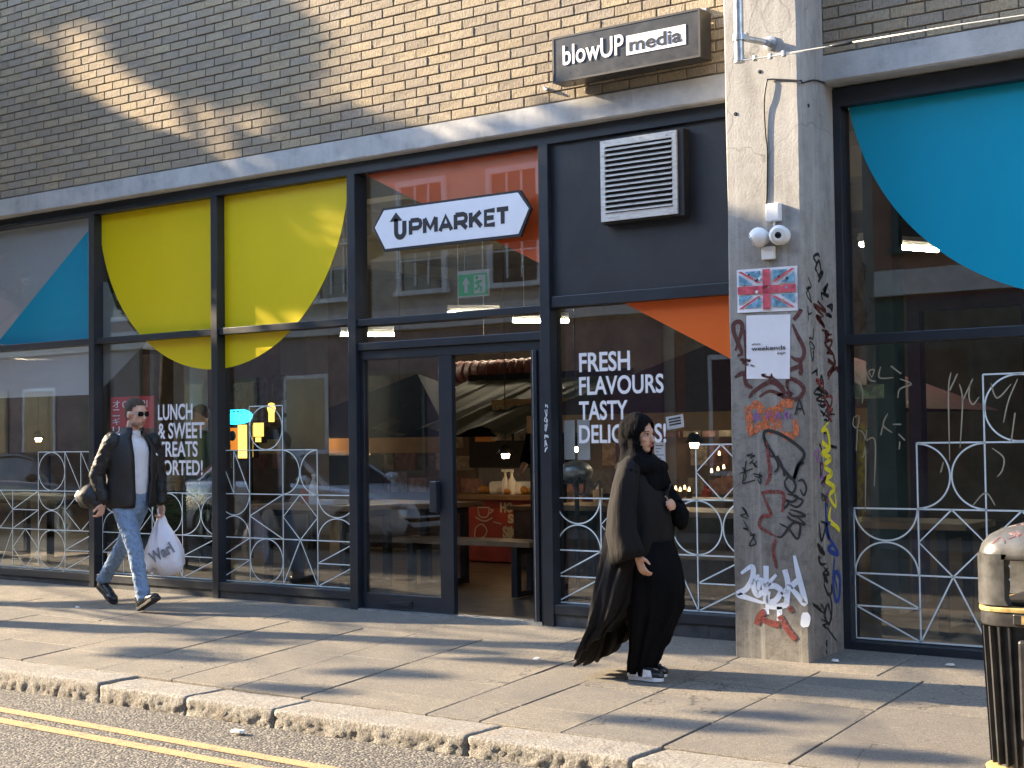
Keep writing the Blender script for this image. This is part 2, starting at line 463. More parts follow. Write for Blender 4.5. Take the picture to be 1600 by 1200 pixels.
def ribbon(mb, pts, w, nrm, mi=0, taper=False, closed=False, thick=.0006):
    """flat stroke of width w lying in a plane with normal nrm"""
    pts = [Vector(p) for p in pts]; nrm = Vector(nrm); L = []; R_ = []; n = len(pts)
    for i, p in enumerate(pts):
        if closed: t = pts[(i+1) % n]-pts[(i-1) % n]
        else: t = pts[min(i+1, n-1)]-pts[max(i-1, 0)]
        if t.length < 1e-9: t = Vector((1, 0, 0))
        t.normalize(); s_ = t.cross(nrm).normalized()
        ww = w/2
        if taper: ww *= .45+.55*min(1, 4*min(i+.5, n-i-.5)/n)
        L.append(p+s_*ww); R_.append(p-s_*ww)
    rings = []
    for a, b in zip(L, R_): rings.append([a+nrm*thick, b+nrm*thick, b, a])
    if closed: rings.append(rings[0])
    mb.loft(rings, cap=not closed, mi=mi)

# ================================================================== GROUND
road = MB()
nx = 2
road.add([(-60, -3.0, 0), (30, -3.0, 0), (30, -8.6, 0), (-60, -8.6, 0)], [(0, 1, 2, 3)])
ZR = -.235                       # road level
KY = pg(420, 1106).y             # kerb front edge
def gxyz(x, y): return (x, y, gz(x, y))
mb = MB(); mb.add([(-90, KY+.05, ZR), (40, KY+.05, ZR), (40, -8.75, ZR), (-90, -8.75, ZR)], [(0, 1, 2, 3)])
road = mb.build('road', ROAD); tag(road, 'coarse grey asphalt road along the kerb', kind='structure')
def yline(pa, pb, w):
    a = pz(*pa, ZR); b = pz(*pb, ZR); d = (b-a).normalized(); nrm = Vector((-d.y, d.x, 0))
    a2 = a-d*30; b2 = b+d*20
    m = MB(); n = 160
    L = []; 
    rnd = random.Random(3)
    for i in range(n+1):
        p = a2.lerp(b2, i/n); p.z = ZR+.004
        j = .003
        L.append((p+nrm*(w/2+rnd.uniform(-j, j)), p-nrm*(w/2+rnd.uniform(-j, j))))
    vs = [q for pr in L for q in pr]
    m.add(vs, [(2*i, 2*i+1, 2*i+3, 2*i+2) for i in range(n)])
    return m.build('yellow_line', YLINE, road)
yline((0, 1109), (392, 1180), .09)
yline((0, 1126), (320, 1186), .09)
# kerb stones
kerb = empty('kerb', (-6, KY, ZR)); tag(kerb, 'worn granite kerb with dark open joints between the pavement and the road', kind='structure')
kj = [pg(0, 1050).x-1.6, pg(0, 1050).x-.55] + [pg(*a).x for a in ((122, 1075), (266, 1093), (415, 1110), (724, 1152))]
kj += [kj[-1]+.95, kj[-1]+1.85, kj[-1]+2.7, kj[-1]+3.6]
k0 = kj[0]
while k0 > -20: k0 -= .92; kj.insert(0, k0)
KB = KY+.30
for a, b in zip(kj[:-1], kj[1:]):
    fine = b > -9
    bm = bmesh.new()
    sx, sy, sz = (max(6, int((b-a)/.020)), 12, 8) if fine else (4, 2, 2)
    g = .0045
    def P(i, j, k): return (a+g+(b-a-2*g)*i/sx, KY+(KB-KY)*j/sy, (ZR-.03)+(gz((a+b)/2, KY)-(ZR-.03))*k/sz)
    vs = {}
    def V(i, j, k):
        if (i, j, k) not in vs: vs[(i, j, k)] = bm.verts.new(P(i, j, k))
        return vs[(i, j, k)]
    for i in range(sx):
        for k in range(sz): bm.faces.new((V(i, 0, k), V(i+1, 0, k), V(i+1, 0, k+1), V(i, 0, k+1)))
        for j in range(sy): bm.faces.new((V(i, j, sz), V(i+1, j, sz), V(i+1, j+1, sz), V(i, j+1, sz)))
    for j in range(sy):
        for k in range(sz):
            bm.faces.new((V(0, j, k), V(0, j+1, k), V(0, j+1, k+1), V(0, j, k+1)))
            bm.faces.new((V(sx, j, k), V(sx, j+1, k), V(sx, j+1, k+1), V(sx, j, k+1)))
    bmesh.ops.recalc_face_normals(bm, faces=bm.faces)
    dz = random.uniform(-.006, .004)
    zt = gz((a+b)/2, KY)
    for (i, j, k), v in vs.items():
        p = Vector(v.co)
        n1 = noise.fractal(p*9, 1, 2, 4); n2 = noise.fractal(p*34, 1, 2, 3)
        ry = max(0, (p.y-KY)); rz = max(0, zt-p.z); rr = .016
        if ry < rr and rz < rr:                      # rounded, chipped arris
            d = rr-math.hypot(rr-ry, rr-rz)
            if d < 0:
                q = Vector((0, rr-ry, rr-rz)).normalized()
                v.co.y = KY+rr-q.y*rr; v.co.z = zt-rr+q.z*rr
        ex = min(p.x-a, b-p.x)
        if ex < .012: v.co.z -= (.012-ex)*.5*(1 if k == sz else 0); v.co.y += (.012-ex)*.5*(1 if j == 0 else 0)
        v.co.y += (n1*.008+n2*.009)*(1 if j < 2 else 0)*(1.3 if k < sz-2 else .3)
        v.co.z += dz+(n1*.004+n2*.002 if k == sz else 0)
    me = bpy.data.meshes.new('kerb_stone'); bm.to_mesh(me); bm.free()
    mesh_obj('kerb_stone', me, KERB, kerb, smooth=True)

# pavement: bedding sheet, then slabs one by one
mb = MB()
xs = [-60, -30, -16, -12, -8, -4, -2, 2, 20]; ys = [0.3, 0, -.5, KB+.0]
vs = [(x, y, gz(x, min(y, 0))-.03) for x in xs for y in ys]
mb.add(vs, [(i*4+j, i*4+j+1, (i+1)*4+j+1, (i+1)*4+j) for i in range(len(xs)-1) for j in range(3)])
pav = mb.build('pavement', DIRT); tag(pav, 'stone flagged pavement in front of the shopfront', kind='structure')
rp = random.Random(11)
# joint lines running across the pavement, from kerb to the apron (photograph points on the pavement)
JL = []
for A, B in (((178, 1044), (363, 992)), ((275, 1060), (500, 1000)), ((400, 1064), (542, 1022)), ((460, 1093), (690, 1020)),
             ((640, 1125), (900, 1030)), ((800, 1108), (990, 1038)), ((955, 1112), (1148, 1032)), ((1110, 1130), (1280, 1050)), ((1220, 1200), (1443, 1065))):
    a, b = pg(*A), pg(*B)
    t0 = (KB-a.y)/(b.y-a.y); t1 = (-.52-a.y)/(b.y-a.y)
    JL.append([a.x+(b.x-a.x)*t0, a.x+(b.x-a.x)*t1])
JL.sort(key=lambda q: q[1])
for q in JL:                       # keep the stones' joints nearly square to the kerb
    m_ = (q[0]+q[1])/2; d_ = max(-.16, min(.16, (q[1]-q[0])/2)); q[0], q[1] = m_-d_, m_+d_
x0 = JL[0][0]; x1 = JL[0][1]
while x1 > -22: x0 -= .78; x1 -= .76; JL.insert(0, [x0, x1])
x0 = JL[-1][0]; x1 = JL[-1][1]
while x0 < 6: x0 += .8; x1 += .8; JL.append([x0, x1])
for i in range(1, len(JL)):
    for k in (0, 1):
        if JL[i][k]-JL[i-1][k] < .28: JL[i][k] = JL[i-1][k]+.28
def slab_quad(c, name='paving_slab', mat=None, parent=pav, g=.0055, dz=None):
    cx = sum(p[0] for p in c)/4; cy = sum(p[1] for p in c)/4
    dz = rp.uniform(-.002, .002) if dz is None else dz
    t1, t2 = rp.uniform(-.003, .003), rp.uniform(-.003, .003)
    top = []
    for x, y in c:
        l = math.hypot(x-cx, y-cy); x2 = x-(x-cx)/l*g*1.4; y2 = y-(y-cy)/l*g*1.4
        top.append((x2, y2, gz(x2, min(y2, 0))+dz+t1*(x2-cx)+t2*(y2-cy)))
    e = .004
    mid = [(x-(x-cx)*.0, y, z-.004) for x, y, z in top]
    top2 = [(x-(x-cx)/math.hypot(x-cx, y-cy)*e, y-(y-cy)/math.hypot(x-cx, y-cy)*e, z) for x, y, z in top]
    bot = [(x, y, z-.035) for x, y, z in top]
    m = MB(); m.loft([bot, mid, top2], True)
    return m.build(name, mat or SLAB, parent, loc=(cx, cy, 0))
APY = -.52
for i in range(len(JL)-1):
    (a0, a1), (b0, b1) = JL[i], JL[i+1]
    if b1 < -16 or a0 > 3: rows = [KB, APY]
    else:
        rows = [KB]; y = KB + rp.uniform(.25, .85)
        while y < APY-.3: rows.append(y); y += rp.choice([.62, .78, .9, .45])
        rows.append(APY)
    for r0, r1 in zip(rows[:-1], rows[1:]):
        f = lambda a, b, y: a+(b-a)*(y-KB)/(APY-KB)
        slab_quad([(f(a0, a1, r0), r0), (f(b0, b1, r0), r0), (f(b0, b1, r1), r1), (f(a0, a1, r1), r1)])
# apron strip along the shopfront
x = -22; 
for x, x2 in zip([-22, -14.2, -12.6, -11.2, -9.7, -8.35, -6.9, -5.6, -4.32, -3.35, -2.2, -.8], [-14.2, -12.6, -11.2, -9.7, -8.35, -6.9, -5.6, -4.32, -3.35, -2.2, -.8, 4]):
    slab_quad([(x, APY), (x2, APY), (x2, .22), (x, .22)], 'apron_slab', g=.003, dz=.001)

# ================================================================== THE BUILDING
ZLT, ZLB = 3.745, 3.568           # lintel top, underside
bld = empty('market_building', (-7.5, 0, 0))
tag(bld, 'buff brick market hall with concrete lintel and dark glazed shopfront', 'building')
PX0, PX1, PD = px(1141, 600, -.35).x, -3.835, .35     # pillar left, right, projection
# wall backing above the lintel
mb = MB(); mb.box((-24, .012, ZLT), (PX0+.1, .4, 9.5)); mb.box((PX1-.1, .012, ZLT), (5, .4, 9.5))
mb.build('wall_backing', MORTAR, bld)
# bricks
bl, bh, bp, bc = .2165, .0665, .225, .075
def brick_geo(w, r):
    dy = [r.uniform(-.0022, .0022) for _ in range(4)]
    c = .0035; h = bh; x0, x1 = -w/2, w/2
    f = [(x0+c, dy[0], c), (x1-c, dy[1], c), (x1-c, dy[2], h-c), (x0+c, dy[3], h-c)]
    m = [(x0, .004, 0), (x1, .004, 0), (x1, .004, h), (x0, .004, h)]
    b = [(x0, .03, 0), (x1, .03, 0), (x1, .03, h), (x0, .03, h)]
    vs = f+m+b; fs = [(0, 1, 2, 3)]
    for k in range(4):
        j = (k+1) % 4; fs.append((4+k, 4+j, j, k)); fs.append((8+k, 8+j, 4+j, 4+k))
    return vs, fs
rb = random.Random(5)
cands = []
for (xa, xb, off) in ((-14.6, PX0+.05, .07), (PX1, .6, .0)):
    row = 0; z = ZLT+.009
    while z < 6.5:
        st = xb-off-(bp/2 if row % 2 else 0) if xb < -3 else xa
        if xb < -3:
            x = st
            first = xb
            while x > xa:
                cands.append((x-bp/2, z, bl)); x -= bp
            if xb-st > .05: cands.append(((xb+st)/2, z, xb-st-.009))
        else:
            x = xa + (bp/2 if row % 2 else 0)
            if row % 2: cands.append((xa+bp/4, z, bp/2-.009))
            while x < xb: cands.append((x+bp/2, z, bl)); x += bp
        row += 1; z += bc
def vis(c):
    u, v = proj((c[0], 0, c[1]+.03)); return -10 < u < 1610 and -10 < v < 1210
visb = sorted([c for c in cands if vis(c) and abs(c[2]-bl) < .001], key=lambda c: -(Vector((c[0], 0, c[1]))-_C).length*-1)
visb.sort(key=lambda c: (Vector((c[0], 0, c[1]))-_C).length)
single = visb[:298]; ss = set(single)
shared = []
for k in range(8):
    vs, fs = brick_geo(bl, rb); me = bpy.data.meshes.new('brick'); me.from_pydata(vs, [], fs); me.materials.append(BRICK); shared.append(me)
for (x, z, w) in single:
    o = bpy.data.objects.new('brick', rb.choice(shared)); COL.objects.link(o)
    o.location = (x+rb.uniform(-.0015, .0015), rb.uniform(-.002, .0025), z+rb.uniform(-.0012, .0012)); o.rotation_euler = (0, rb.uniform(-.004, .004), 0)
    o.parent = bld; o.matrix_parent_inverse = Matrix.Translation(bld.location).inverted()
mb = MB()
for c in cands:
    if c in ss: continue
    vs, fs = brick_geo(c[2], rb); dy = rb.uniform(-.002, .0025); dx = rb.uniform(-.0015, .0015)
    mb.add([(vx+c[0]+dx, vy+dy, vz+c[1]) for vx, vy, vz in vs], fs)
o = mb.build('brick_field', BRICK, bld); tag(o, kind='stuff')
# lintel with worn lower edge
def lintel(xa, xb, y0=-.012):
    mb = MB(); n = int((xb-xa)/.06); rings = []
    for i in range(n+1):
        x = xa+(xb-xa)*i/n; j = lambda s: noise.noise(Vector((x*s, 3.1, 0)))
        rings.append([(x, y0+.004*j(3), ZLT-.004), (x, .45, ZLT-.004), (x, .45, ZLB+.003*j(5)), (x, y0+.012+.004*j(4), ZLB+.003*j(5)), (x, y0+.003*j(2), ZLB+.012+.006*j(6))])
    mb.loft(rings); return mb.build('lintel', LINTEL, bld)
lintel(-24, PX0+.05); lintel(PX1-.01, 5)
# pillar (slightly uneven arris)
mb = MB(); rings = []
for i in range(61):
    z = -.06+i*(9.5/60) if i else -.12
    j = lambda s, k: .006*noise.noise(Vector((k, z*s, .3)))
    c_ = .018
    rings.append([(PX0+j(3, 1), .3, z), (PX0+j(3, 2), -PD+c_*.5, z), (PX0+c_*.5, -PD, z), (PX1-c_+j(5, 4), -PD, z), (PX1, -PD+c_+j(3, 5), z), (PX1, .3, z)])
mb.loft(rings); pillar = mb.build('pillar', PILLAR, bld)
# side return of the right bay reveal
YF, YG = .08, .165                # front of the frames, glass
YFR, YGR = .14, .215
def X(p, Y=YF): return px(p, 600, Y).x
PZB = lambda x: gz(x, 0)
HEAD0 = ZLB-.095
# frame members
def fr(mbx, xa, xb, za, zb, ya=YF, yb=YF+.14): mbx.box((xa, ya, za), (xb, yb, zb))
MX = [X(140), X(331.5), X(545.5), X(846.5)]     # left edges of the mullions
MW = [.075, .075, .085, .085]
XL = X(140)-1.70
ZT = 2.31
GB = .145                         # glass bottom
frame = MB()
fr(frame, -16, PX0+.2, HEAD0, ZLB+.004)
bays = []
xl = -16
for m, w in zip(MX, MW): fr(frame, m, m+w, -.03, HEAD0, YF-.012)
edges = [(XL, MX[0])] + [(MX[i]+MW[i], MX[i+1]) for i in range(3)] + [(MX[3]+MW[3], PX0+.2)]
fr(frame, XL-.075, XL, -.03, HEAD0, YF-.012)
for i, (a, b) in enumerate(edges):
    if i == 3: continue
    fr(frame, a, b, ZT-.045 if i < 4 else ZT-.03, ZT+.012 if i < 4 else ZT+.05, YF+.004)
    fr(frame, a, b, GB-.075, GB-.005, YF-.004)
    if i < 4:
        frame.box((a+.25, YF-.006, HEAD0+.02), (a+.62, YF+.01, HEAD0+.034))
a, b = edges[3]
ZF1, ZF2 = px(700, 488, YF).z, px(700, 527, YF).z    # bottom of upper pane / bottom of fanlight
fr(frame, a, b, ZF1-.055, ZF1, YF+.004)
fr(frame, a, b, ZF2-.06, ZF2, YF+.004)
fr(frame, a, b, ZF2-.135, ZF2-.061, YF+.03)
fo = frame.build('shopfront_frame', FRAME, bld, bevel=.004)
# plinths
for i, (a, b) in enumerate(edges):
    if i == 3: continue
    n_ = 3 if i == 4 else 1
    for k in range(n_):
        mb = MB(); mb.box((a+(b-a)*k/n_+.002, YF+.01, -.1), (a+(b-a)*(k+1)/n_-.002, YF+.12, GB-.076)); mb.build('plinth', PLINTH, bld)
# right bay frame
RX0 = px(1322, 600, YFR).x; ZTR = px(1460, 523, YFR).z; GBR = px(1340, 997, YGR).z
mb = MB()
fr(mb, PX1-.02, RX0+.0, -.1, ZLB-.02, YFR, YFR+.14)
fr(mb, PX1-.02, 1.2, ZLB-.13, ZLB-.012, YFR-.002, YFR+.14)
fr(mb, RX0, 1.2, ZTR-.035, ZTR+.03, YFR+.004, YFR+.14)
fr(mb, RX0, 1.2, GBR-.09, GBR-.012, YFR-.004, YFR+.14)
fr(mb, -1.9, -1.83, -.1, ZLB-.13, YFR-.01, YFR+.14)
mb.build('shopfront_frame', FRAME, bld, bevel=.004)
mb = MB(); mb.box((RX0-.05, YFR+.02, -.12), (1.2, YFR+.1, GBR-.091)); mb.build('plinth', PLINTH, bld)
# wall to the left of the glazing
mb = MB(); mb.box((-24, .03, -.1), (XL-.08, .3, ZLB)); mb.build('rendered_wall', PLINTH, bld)
mb = MB(); mb.box((1.2, .03, -.1), (5, .3, ZLB)); mb.build('rendered_wall', PLINTH, bld)

# ------------------------------------------------------------------ windows
def window(a, b, za, zb, Y=YG, label=None):
    m = MB(); m.box((a, Y, za), (b, Y+.008, zb)); w = m.build('window', GLASS, bld)
    if label: w['label'] = label
    return w
def clip(poly, a, b, za, zb):
    def cut(P, ins, inter):
        out = []
        for i in range(len(P)):
            p, q = P[i-1], P[i]
            if ins(q):
                if not ins(p): out.append(inter(p, q))
                out.append(q)
            elif ins(p): out.append(inter(p, q))
        return out
    def ix(c): return lambda p, q: (c, p[1]+(q[1]-p[1])*(c-p[0])/(q[0]-p[0]))
    def iz(c): return lambda p, q: (p[0]+(q[0]-p[0])*(c-p[1])/(q[1]-p[1]), c)
    for ins, it in ((lambda p: p[0] >= a, ix(a)), (lambda p: p[0] <= b, ix(b)), (lambda p: p[1] >= za, iz(za)), (lambda p: p[1] <= zb, iz(zb))):
        if not poly: return []
        poly = cut(poly, ins, it)
    return poly
def film(win, name, poly, mat, box, Y=YG, back=.009):
    poly = clip(poly, *box)
    if len(poly) < 3: return
    m = MB(); m.prism(poly, Y+back, Y+back+.0006); return m.build(name, mat, win)
def pp(pts, Y=YG): return [(px(x, y, Y).x, px(x, y, Y).z) for x, y in pts]
def circ(cx, cz, r, n=96): return [(cx+r*math.cos(2*PI*k/n), cz+r*math.sin(2*PI*k/n)) for k in range(n)]
WU, WL = [], []
for i, (a, b) in enumerate(edges):
    if i < 3:
        WU.append((window(a, b, ZT+.012, HEAD0), (a, b, ZT+.012, HEAD0)))
        WL.append((window(a, b, GB-.005, ZT-.045), (a, b, GB-.005, ZT-.045)))
a, b = edges[3]; WU.append((window(a, b, ZF1, HEAD0), (a, b, ZF1, HEAD0))); WL.append((window(a, b, ZF2, ZF1-.055), (a, b, ZF2, ZF1-.055)))
a, b = edges[4]
mb = MB(); mb.box((a, YF+.03, ZT+.05), (b, YF+.06, HEAD0)); mb.build('solid_panel', PANEL, bld)
WL.append((window(a, b, GB-.005, ZT-.03), (a, b, GB-.005, ZT-.03)))
RU = (window(RX0, 1.2, ZTR+.03, ZLB-.13, YGR), (RX0, -1.9, ZTR+.03, ZLB-.13))
RL = (window(RX0, 1.2, GBR-.012, ZTR-.035, YGR), (RX0, -1.9, GBR-.012, ZTR-.035))
# films and pale areas
w, bx = WU[0]
film(w, 'pale_area', pp([(-300, 300), (139, 300), (139, 361), (0, 530), (-300, 900)]), WFILM, bx)
film(w, 'blue_triangle', pp([(-5, 537), (141, 357), (141, 560)]), BFILM, bx, back=-.002)
w, bx = WL[0]
film(w, 'pale_area', pp([(-300, 500), (145, 500), (145, 616.5), (-300, 634)]), WFILM, bx)
cz = px(338, 577, YG).z; xl_ = px(155, 340, YG).x; xr_ = px(545, 340, YG).x; r = (xr_-xl_)/2; cxx = (xl_+xr_)/2
for k, (w, bx) in ((1, WU[1]), (2, WU[2]), (1, WL[1]), (2, WL[2])):
    film(w, 'yellow_half_disc', circ(cxx, cz+r, r), YFILM, bx, back=-.002)
w, bx = WU[1]; film(w, 'pale_area', pp([(150, 440), (166, 440), (180, 480), (214, 525), (214, 560), (150, 560)]), GREYPATCH, bx, back=.012)
w, bx = WL[1]; film(w, 'pale_area', pp([(150, 520), (222, 510), (230, 532), (150, 616)]), GREYPATCH, bx, back=.012)  # translucent grey polygon just below the transom
w, bx = WU[3]; film(w, 'red_triangle', pp([(560, 268), (850, 190), (850, 415)]), RFILM, bx)
w, bx = WL[4]; film(w, 'orange_triangle', pp([(955, 463), (1170, 440), (1170, 575)]), OFILM, bx, back=-.002)
w, bx = RU
P0, P1 = px(1321, 150, YGR), px(1600, 484.5, YGR)
rr_ = 1.60; c_x = P0.x+rr_+.0; film(w, 'blue_half_disc', circ(c_x, P1.z-.0+rr_+.045, rr_, 128), BFILM, bx, Y=YGR, back=-.002)

# lattice line work
def lattice(win, cells, xe, zr, Y, skip=(), lw=.0085, name='white_lattice', lines=()):
    """cells {(col,row): motif}; xe column edges, zr row edges from the top"""
    m = MB(); N = (0, -1, 0); y = Y-.0012
    def S(*p): ribbon(m, [(q[0], y, q[1]) for q in p], lw, N)
    used = set()
    for (c, rw), mo in cells.items():
        a, b = xe[c], xe[c+1]; t, bt = zr[rw], zr[rw+1]; mx_, mz = (a+b)/2, (t+bt)/2; hx, hz = (b-a)/2, (t-bt)/2
        for e in (('v', c, rw), ('v', c+1, rw), ('h', c, rw), ('h', c, rw+1)):
            if e in used: continue
            used.add(e)
            k, i, j = e
            if k == 'v': S((xe[i], zr[j]), (xe[i], zr[j+1]))
            else: S((xe[i], zr[j]), (xe[i+1], zr[j]))
        def arc(cx, cz, t0, t1, n=28, hx=hx, hz=hz): S(*[(cx+(hx-lw/2)*math.cos(t0+(t1-t0)*k/n), cz+(hz-lw/2)*math.sin(t0+(t1-t0)*k/n)) for k in range(n+1)])
        for ch in mo:
            if ch == 'O': arc(mx_, mz, 0, 2*PI, 56)
            elif ch == 'U': arc(mx_, t, PI, 2*PI); arc(mx_, bt, 0, PI)
            elif ch == ')': arc(a, mz, -PI/2, PI/2); arc(b, mz, PI/2, 3*PI/2)
            elif ch == 'D': S((mx_, t), (a, mz), (mx_, bt)); S((mx_, t), (b, mz), (mx_, bt))
            elif ch == 'K': S((b, t), (a, mz)); S((a, mz), (b, bt))
            elif ch == 'Z': S((b, t), (a, mz)); S((a, mz), (b, mz)); S((b, mz), (a, bt))
            elif ch == 'S': S((a, t), (b, mz)); S((a, mz), (b, mz)); S((a, mz), (b, bt))
            elif ch == 'N': S((a, t), (mx_, bt)); S((mx_, t), (mx_, bt)); S((mx_, t), (b, bt))
            elif ch == '^': S((mx_, t), (a, bt)); S((mx_, t), (b, bt))
            elif ch == '/': S((b, t), (mx_, bt))
    return m.build(name, LINE, win)
def xs_(v, y=830, Y=YG): return [px(q, y, Y).x for q in v]
ROWS = [px(470, 634, YG).z, px(440, 703, YG).z, px(440, 776, YG).z, px(440, 846.5, YG).z, px(440, 917.5, YG).z]
ROWS[4] = GB+.004
h_ = (ROWS[1]-ROWS[4])/3; ROWS = [ROWS[4]+h_*(4-k) for k in range(5)]
lattice(WL[0][0], {(1, 1): 'O', (2, 1): 'N', (-1+1, 2): 'D', (1, 2): 'U', (2, 2): 'D', (0, 3): 'D', (1, 3): 'O', (2, 3): 'Z'}, [px(20, 830, YG).x, px(59.5, 830, YG).x, px(101, 830, YG).x, px(143, 830, YG).x][0:4], ROWS, YG) if False else None
c0 = px(20, 830, YG).x; cw = px(101, 830, YG).x-px(59.5, 830, YG).x
xe = [c0-3*cw, c0-2*cw, c0-cw, c0, c0+cw, c0+2*cw, MX[0]-.001]
lattice(WL[0][0], {(4, 1): 'O', (5, 1): 'N', (2, 2): 'D', (3, 2): 'Z', (4, 2): 'U', (5, 2): 'D', (2, 3): '/', (3, 3): 'D', (4, 3): 'O', (5, 3): 'Z', (1, 2): 'U', (1, 3): 'N'}, xe, ROWS, YG)
xe = [MX[0]+MW[0]+.001]+xs_([193, 238, 285.3])+[MX[1]-.004]
lattice(WL[1][0], {(0, 2): 'U', (1, 2): 'D', (2, 2): 'O', (3, 2): ')', (0, 3): 'Z', (1, 3): 'N', (2, 3): '^', (3, 3): 'Z'}, xe, ROWS, YG)
xe = xs_([341.7, 390.8, 442.7, 496.5])+[MX[2]-.004]
lattice(WL[2][0], {(1, 0): 'O', (0, 1): 'N', (1, 1): '', (2, 1): ')', (0, 2): 'U', (1, 2): 'K', (2, 2): 'D', (3, 2): 'U', (0, 3): 'Z', (1, 3): 'O', (2, 3): '^', (3, 3): 'Z'}, xe, ROWS, YG)
c0 = px(869, 900, YG).x+.004; cw = (px(1090.7, 900, YG).x-c0)/3
xe = [c0+cw*k for k in range(5)]
R5 = [px(1100, 694.5, YG).z, px(1000, 782, YG).z, px(1000, 869.5, YG).z, GB+.004]; h5 = (R5[0]-R5[3])/3; R5 = [R5[3]+h5*(3-k) for k in range(4)]
lattice(WL[4][0], {(3, 0): 'D', (0, 1): 'U', (1, 1): 'D', (2, 1): ')', (3, 1): ')', (0, 2): 'Z', (1, 2): 'O', (2, 2): '^', (3, 2): 'Z'}, xe, R5, YG, lw=.0095)
c0 = px(1336, 900, YGR).x; cw = px(1437, 900, YGR).x-c0
xe = [c0+cw*k for k in range(5)]
zb = px(1440, 1003.5, YGR).z; zt = px(1440, 692, YGR).z; hr = (zt-zb)/3; RR = [zb+hr*(4-k) for k in range(5)]
lattice(RL[0], {(2, 0): 'O', (1, 1): ')', (2, 1): '', (0, 2): 'U', (1, 2): 'D', (2, 2): 'D', (0, 3): 'S', (1, 3): '^', (2, 3): 'Z', (3, 2): 'U', (3, 3): 'O', (3, 1): 'K'}, xe, RR, YGR, lw=.0105)

# lettering on the glass
def lett(win, s, xa, xb, yt, yb, Y=YG, mat=None, bold=.02, xr=None):
    A = px(xa, (yt+yb)/2, Y); B = px(xb, (yt+yb)/2, Y); zt, zb = px(xa, yt, Y).z, px(xa, yb, Y).z
    return text_obj('lettering', s, A.x, B.x, zb, zt, Y-.001, mat or WHITE, win, bold=bold, depth=.001)
for s, xa, xb, yt, yb in (('LUNCH', 247, 301, 632, 657), ('& SWEET', 247, 319.5, 661, 686), ('TREATS', 247, 309, 690, 714), ('SORTED!', 247, 317, 719, 742.5)):
    lett(WL[1][0], s, xa, xb, yt, yb)
for s, xa, xb, yt, yb in (('FRESH', 905, 984.5, 551.5, 582), ('FLAVOURS', 905, 1037, 589, 618), ('TASTY', 905, 981, 627, 657), ('DELICIOUS!', 905, 1041, 664, 693)):
    lett(WL[4][0], s, xa, xb, yt, yb)

# ------------------------------------------------------------------ door
a, b = edges[3]
dz0, dz1 = gz(-7, 0)+.012, ZF2-.136
D0, D1 = a, px(703, 750, YF).x
door = MB()
DY = YF+.035
s1 = px(570, 750, DY).x; s2 = px(686.5, 750, DY).x; dt = px(620, 560.5, DY).z; db = px(620, 929, DY).z
door.box((D0, DY, dz0), (s1, DY+.05, dz1)); door.box((s2, DY, dz0), (D1, DY+.05, dz1))
door.box((s1, DY+.002, dt), (s2, DY+.048, dz1)); door.box((s1, DY+.002, dz0), (s2, DY+.048, db))
dr = door.build('door', FRAME, bld, bevel=.004)
m = MB(); m.box((s1, DY+.022, db), (s2, DY+.03, dt)); m.build('pane', GLASS, dr)
la, lb = px(605, 940, DY), px(644, 948, DY)
m = MB(); m.box((la.x, DY-.012, lb.z-.01), (lb.x, DY+.001, la.z+.012)); m.box((la.x+.015, DY-.016, lb.z), (lb.x-.015, DY-.01, la.z+.002)); m.build('letter_plate', BLACK, dr, bevel=.003)
m = MB(); m.box((px(677, 780, DY).x, DY-.05, px(680, 800, DY).z), (px(688, 780, DY).x, DY+.0, px(680, 752, DY).z)); m.build('handle', FRAME, dr, bevel=.006)
# second leaf, folded back against the mullion
m = MB(); e0, e1 = px(832, 750, YF-.0).x, px(845, 750, YF).x
m.box((e0, YF-.005, dz0-.02), (e0+.05, YF+.05, dz1)); m.box((e0+.058, YF+.01, dz0-.02), (e1+.01, YF+.06, dz1)); m.build('open_door_leaf', FRAME, bld, bevel=.004)
m = MB(); m.box((e0+.016, YF-.008, dz0), (e0+.021, YF-.004, dz1)); m.build('edge_strip', STEEL, bld)  # thin steel strip down the edge of the leaf
m = MB(); m.box((a, YF-.01, dz0-.03), (e1, YF+.10, dz0-.002)); m.build('threshold', STEEL, bld)
# tag scratched on the post

# ================================================================== THINGS ON THE FACADE
def quad_front(p, Y): return [px(x, y, Y) for x, y in p]
# light box sign
SY = -.19
A = px(863, 61, SY); B = px(1093.5, 10.5, SY); Cb = px(864, 131, SY)
sx0, sx1, sz0, sz1 = A.x, B.x, Cb.z, (A.z+B.z)/2
sg = empty('sign_box', (sx0, SY, sz0)); tag(sg, 'dark grey sign box reading blowUP media, fixed to the brickwork above the vent', 'sign')
m = MB(); m.box((sx0, SY, sz0), (sx1, -.035, sz1)); m.build('casing', SIGNG, sg, bevel=.006)
m = MB(); e = .014
for a_, b_ in (((sx0, SY-.004, sz0), (sx1, SY, sz0+e)), ((sx0, SY-.004, sz1-e), (sx1, SY, sz1)), ((sx0, SY-.004, sz0+e), (sx0+e, SY, sz1-e)), ((sx1-e, SY-.004, sz0+e), (sx1, SY, sz1-e))): m.box(a_, b_)
m.build('trim', BLACK, sg)
ta, tb = px(881, 90, SY).x, px(975, 80, SY).x
text_obj('lettering', 'blowUP', px(880, 90, SY).x, px(975, 80, SY).x, px(880, 103, SY).z, px(880, 72, SY).z, SY-.0045, WHITE, sg, bold=.012, depth=.002)
w0, w1 = px(979, 75, SY).x, px(1072, 55, SY).x; wz0, wz1 = px(979, 87, SY).z, px(979, 56.5, SY).z
m = MB(); m.box((w0, SY-.0045, wz0), (w1, SY-.002, wz1)); m.build('white_panel', WHITE, sg)
text_obj('lettering', 'media', w0+.025, w1-.03, wz0+.022, wz1-.018, SY-.006, SIGNG, sg, bold=.02, depth=.0015)
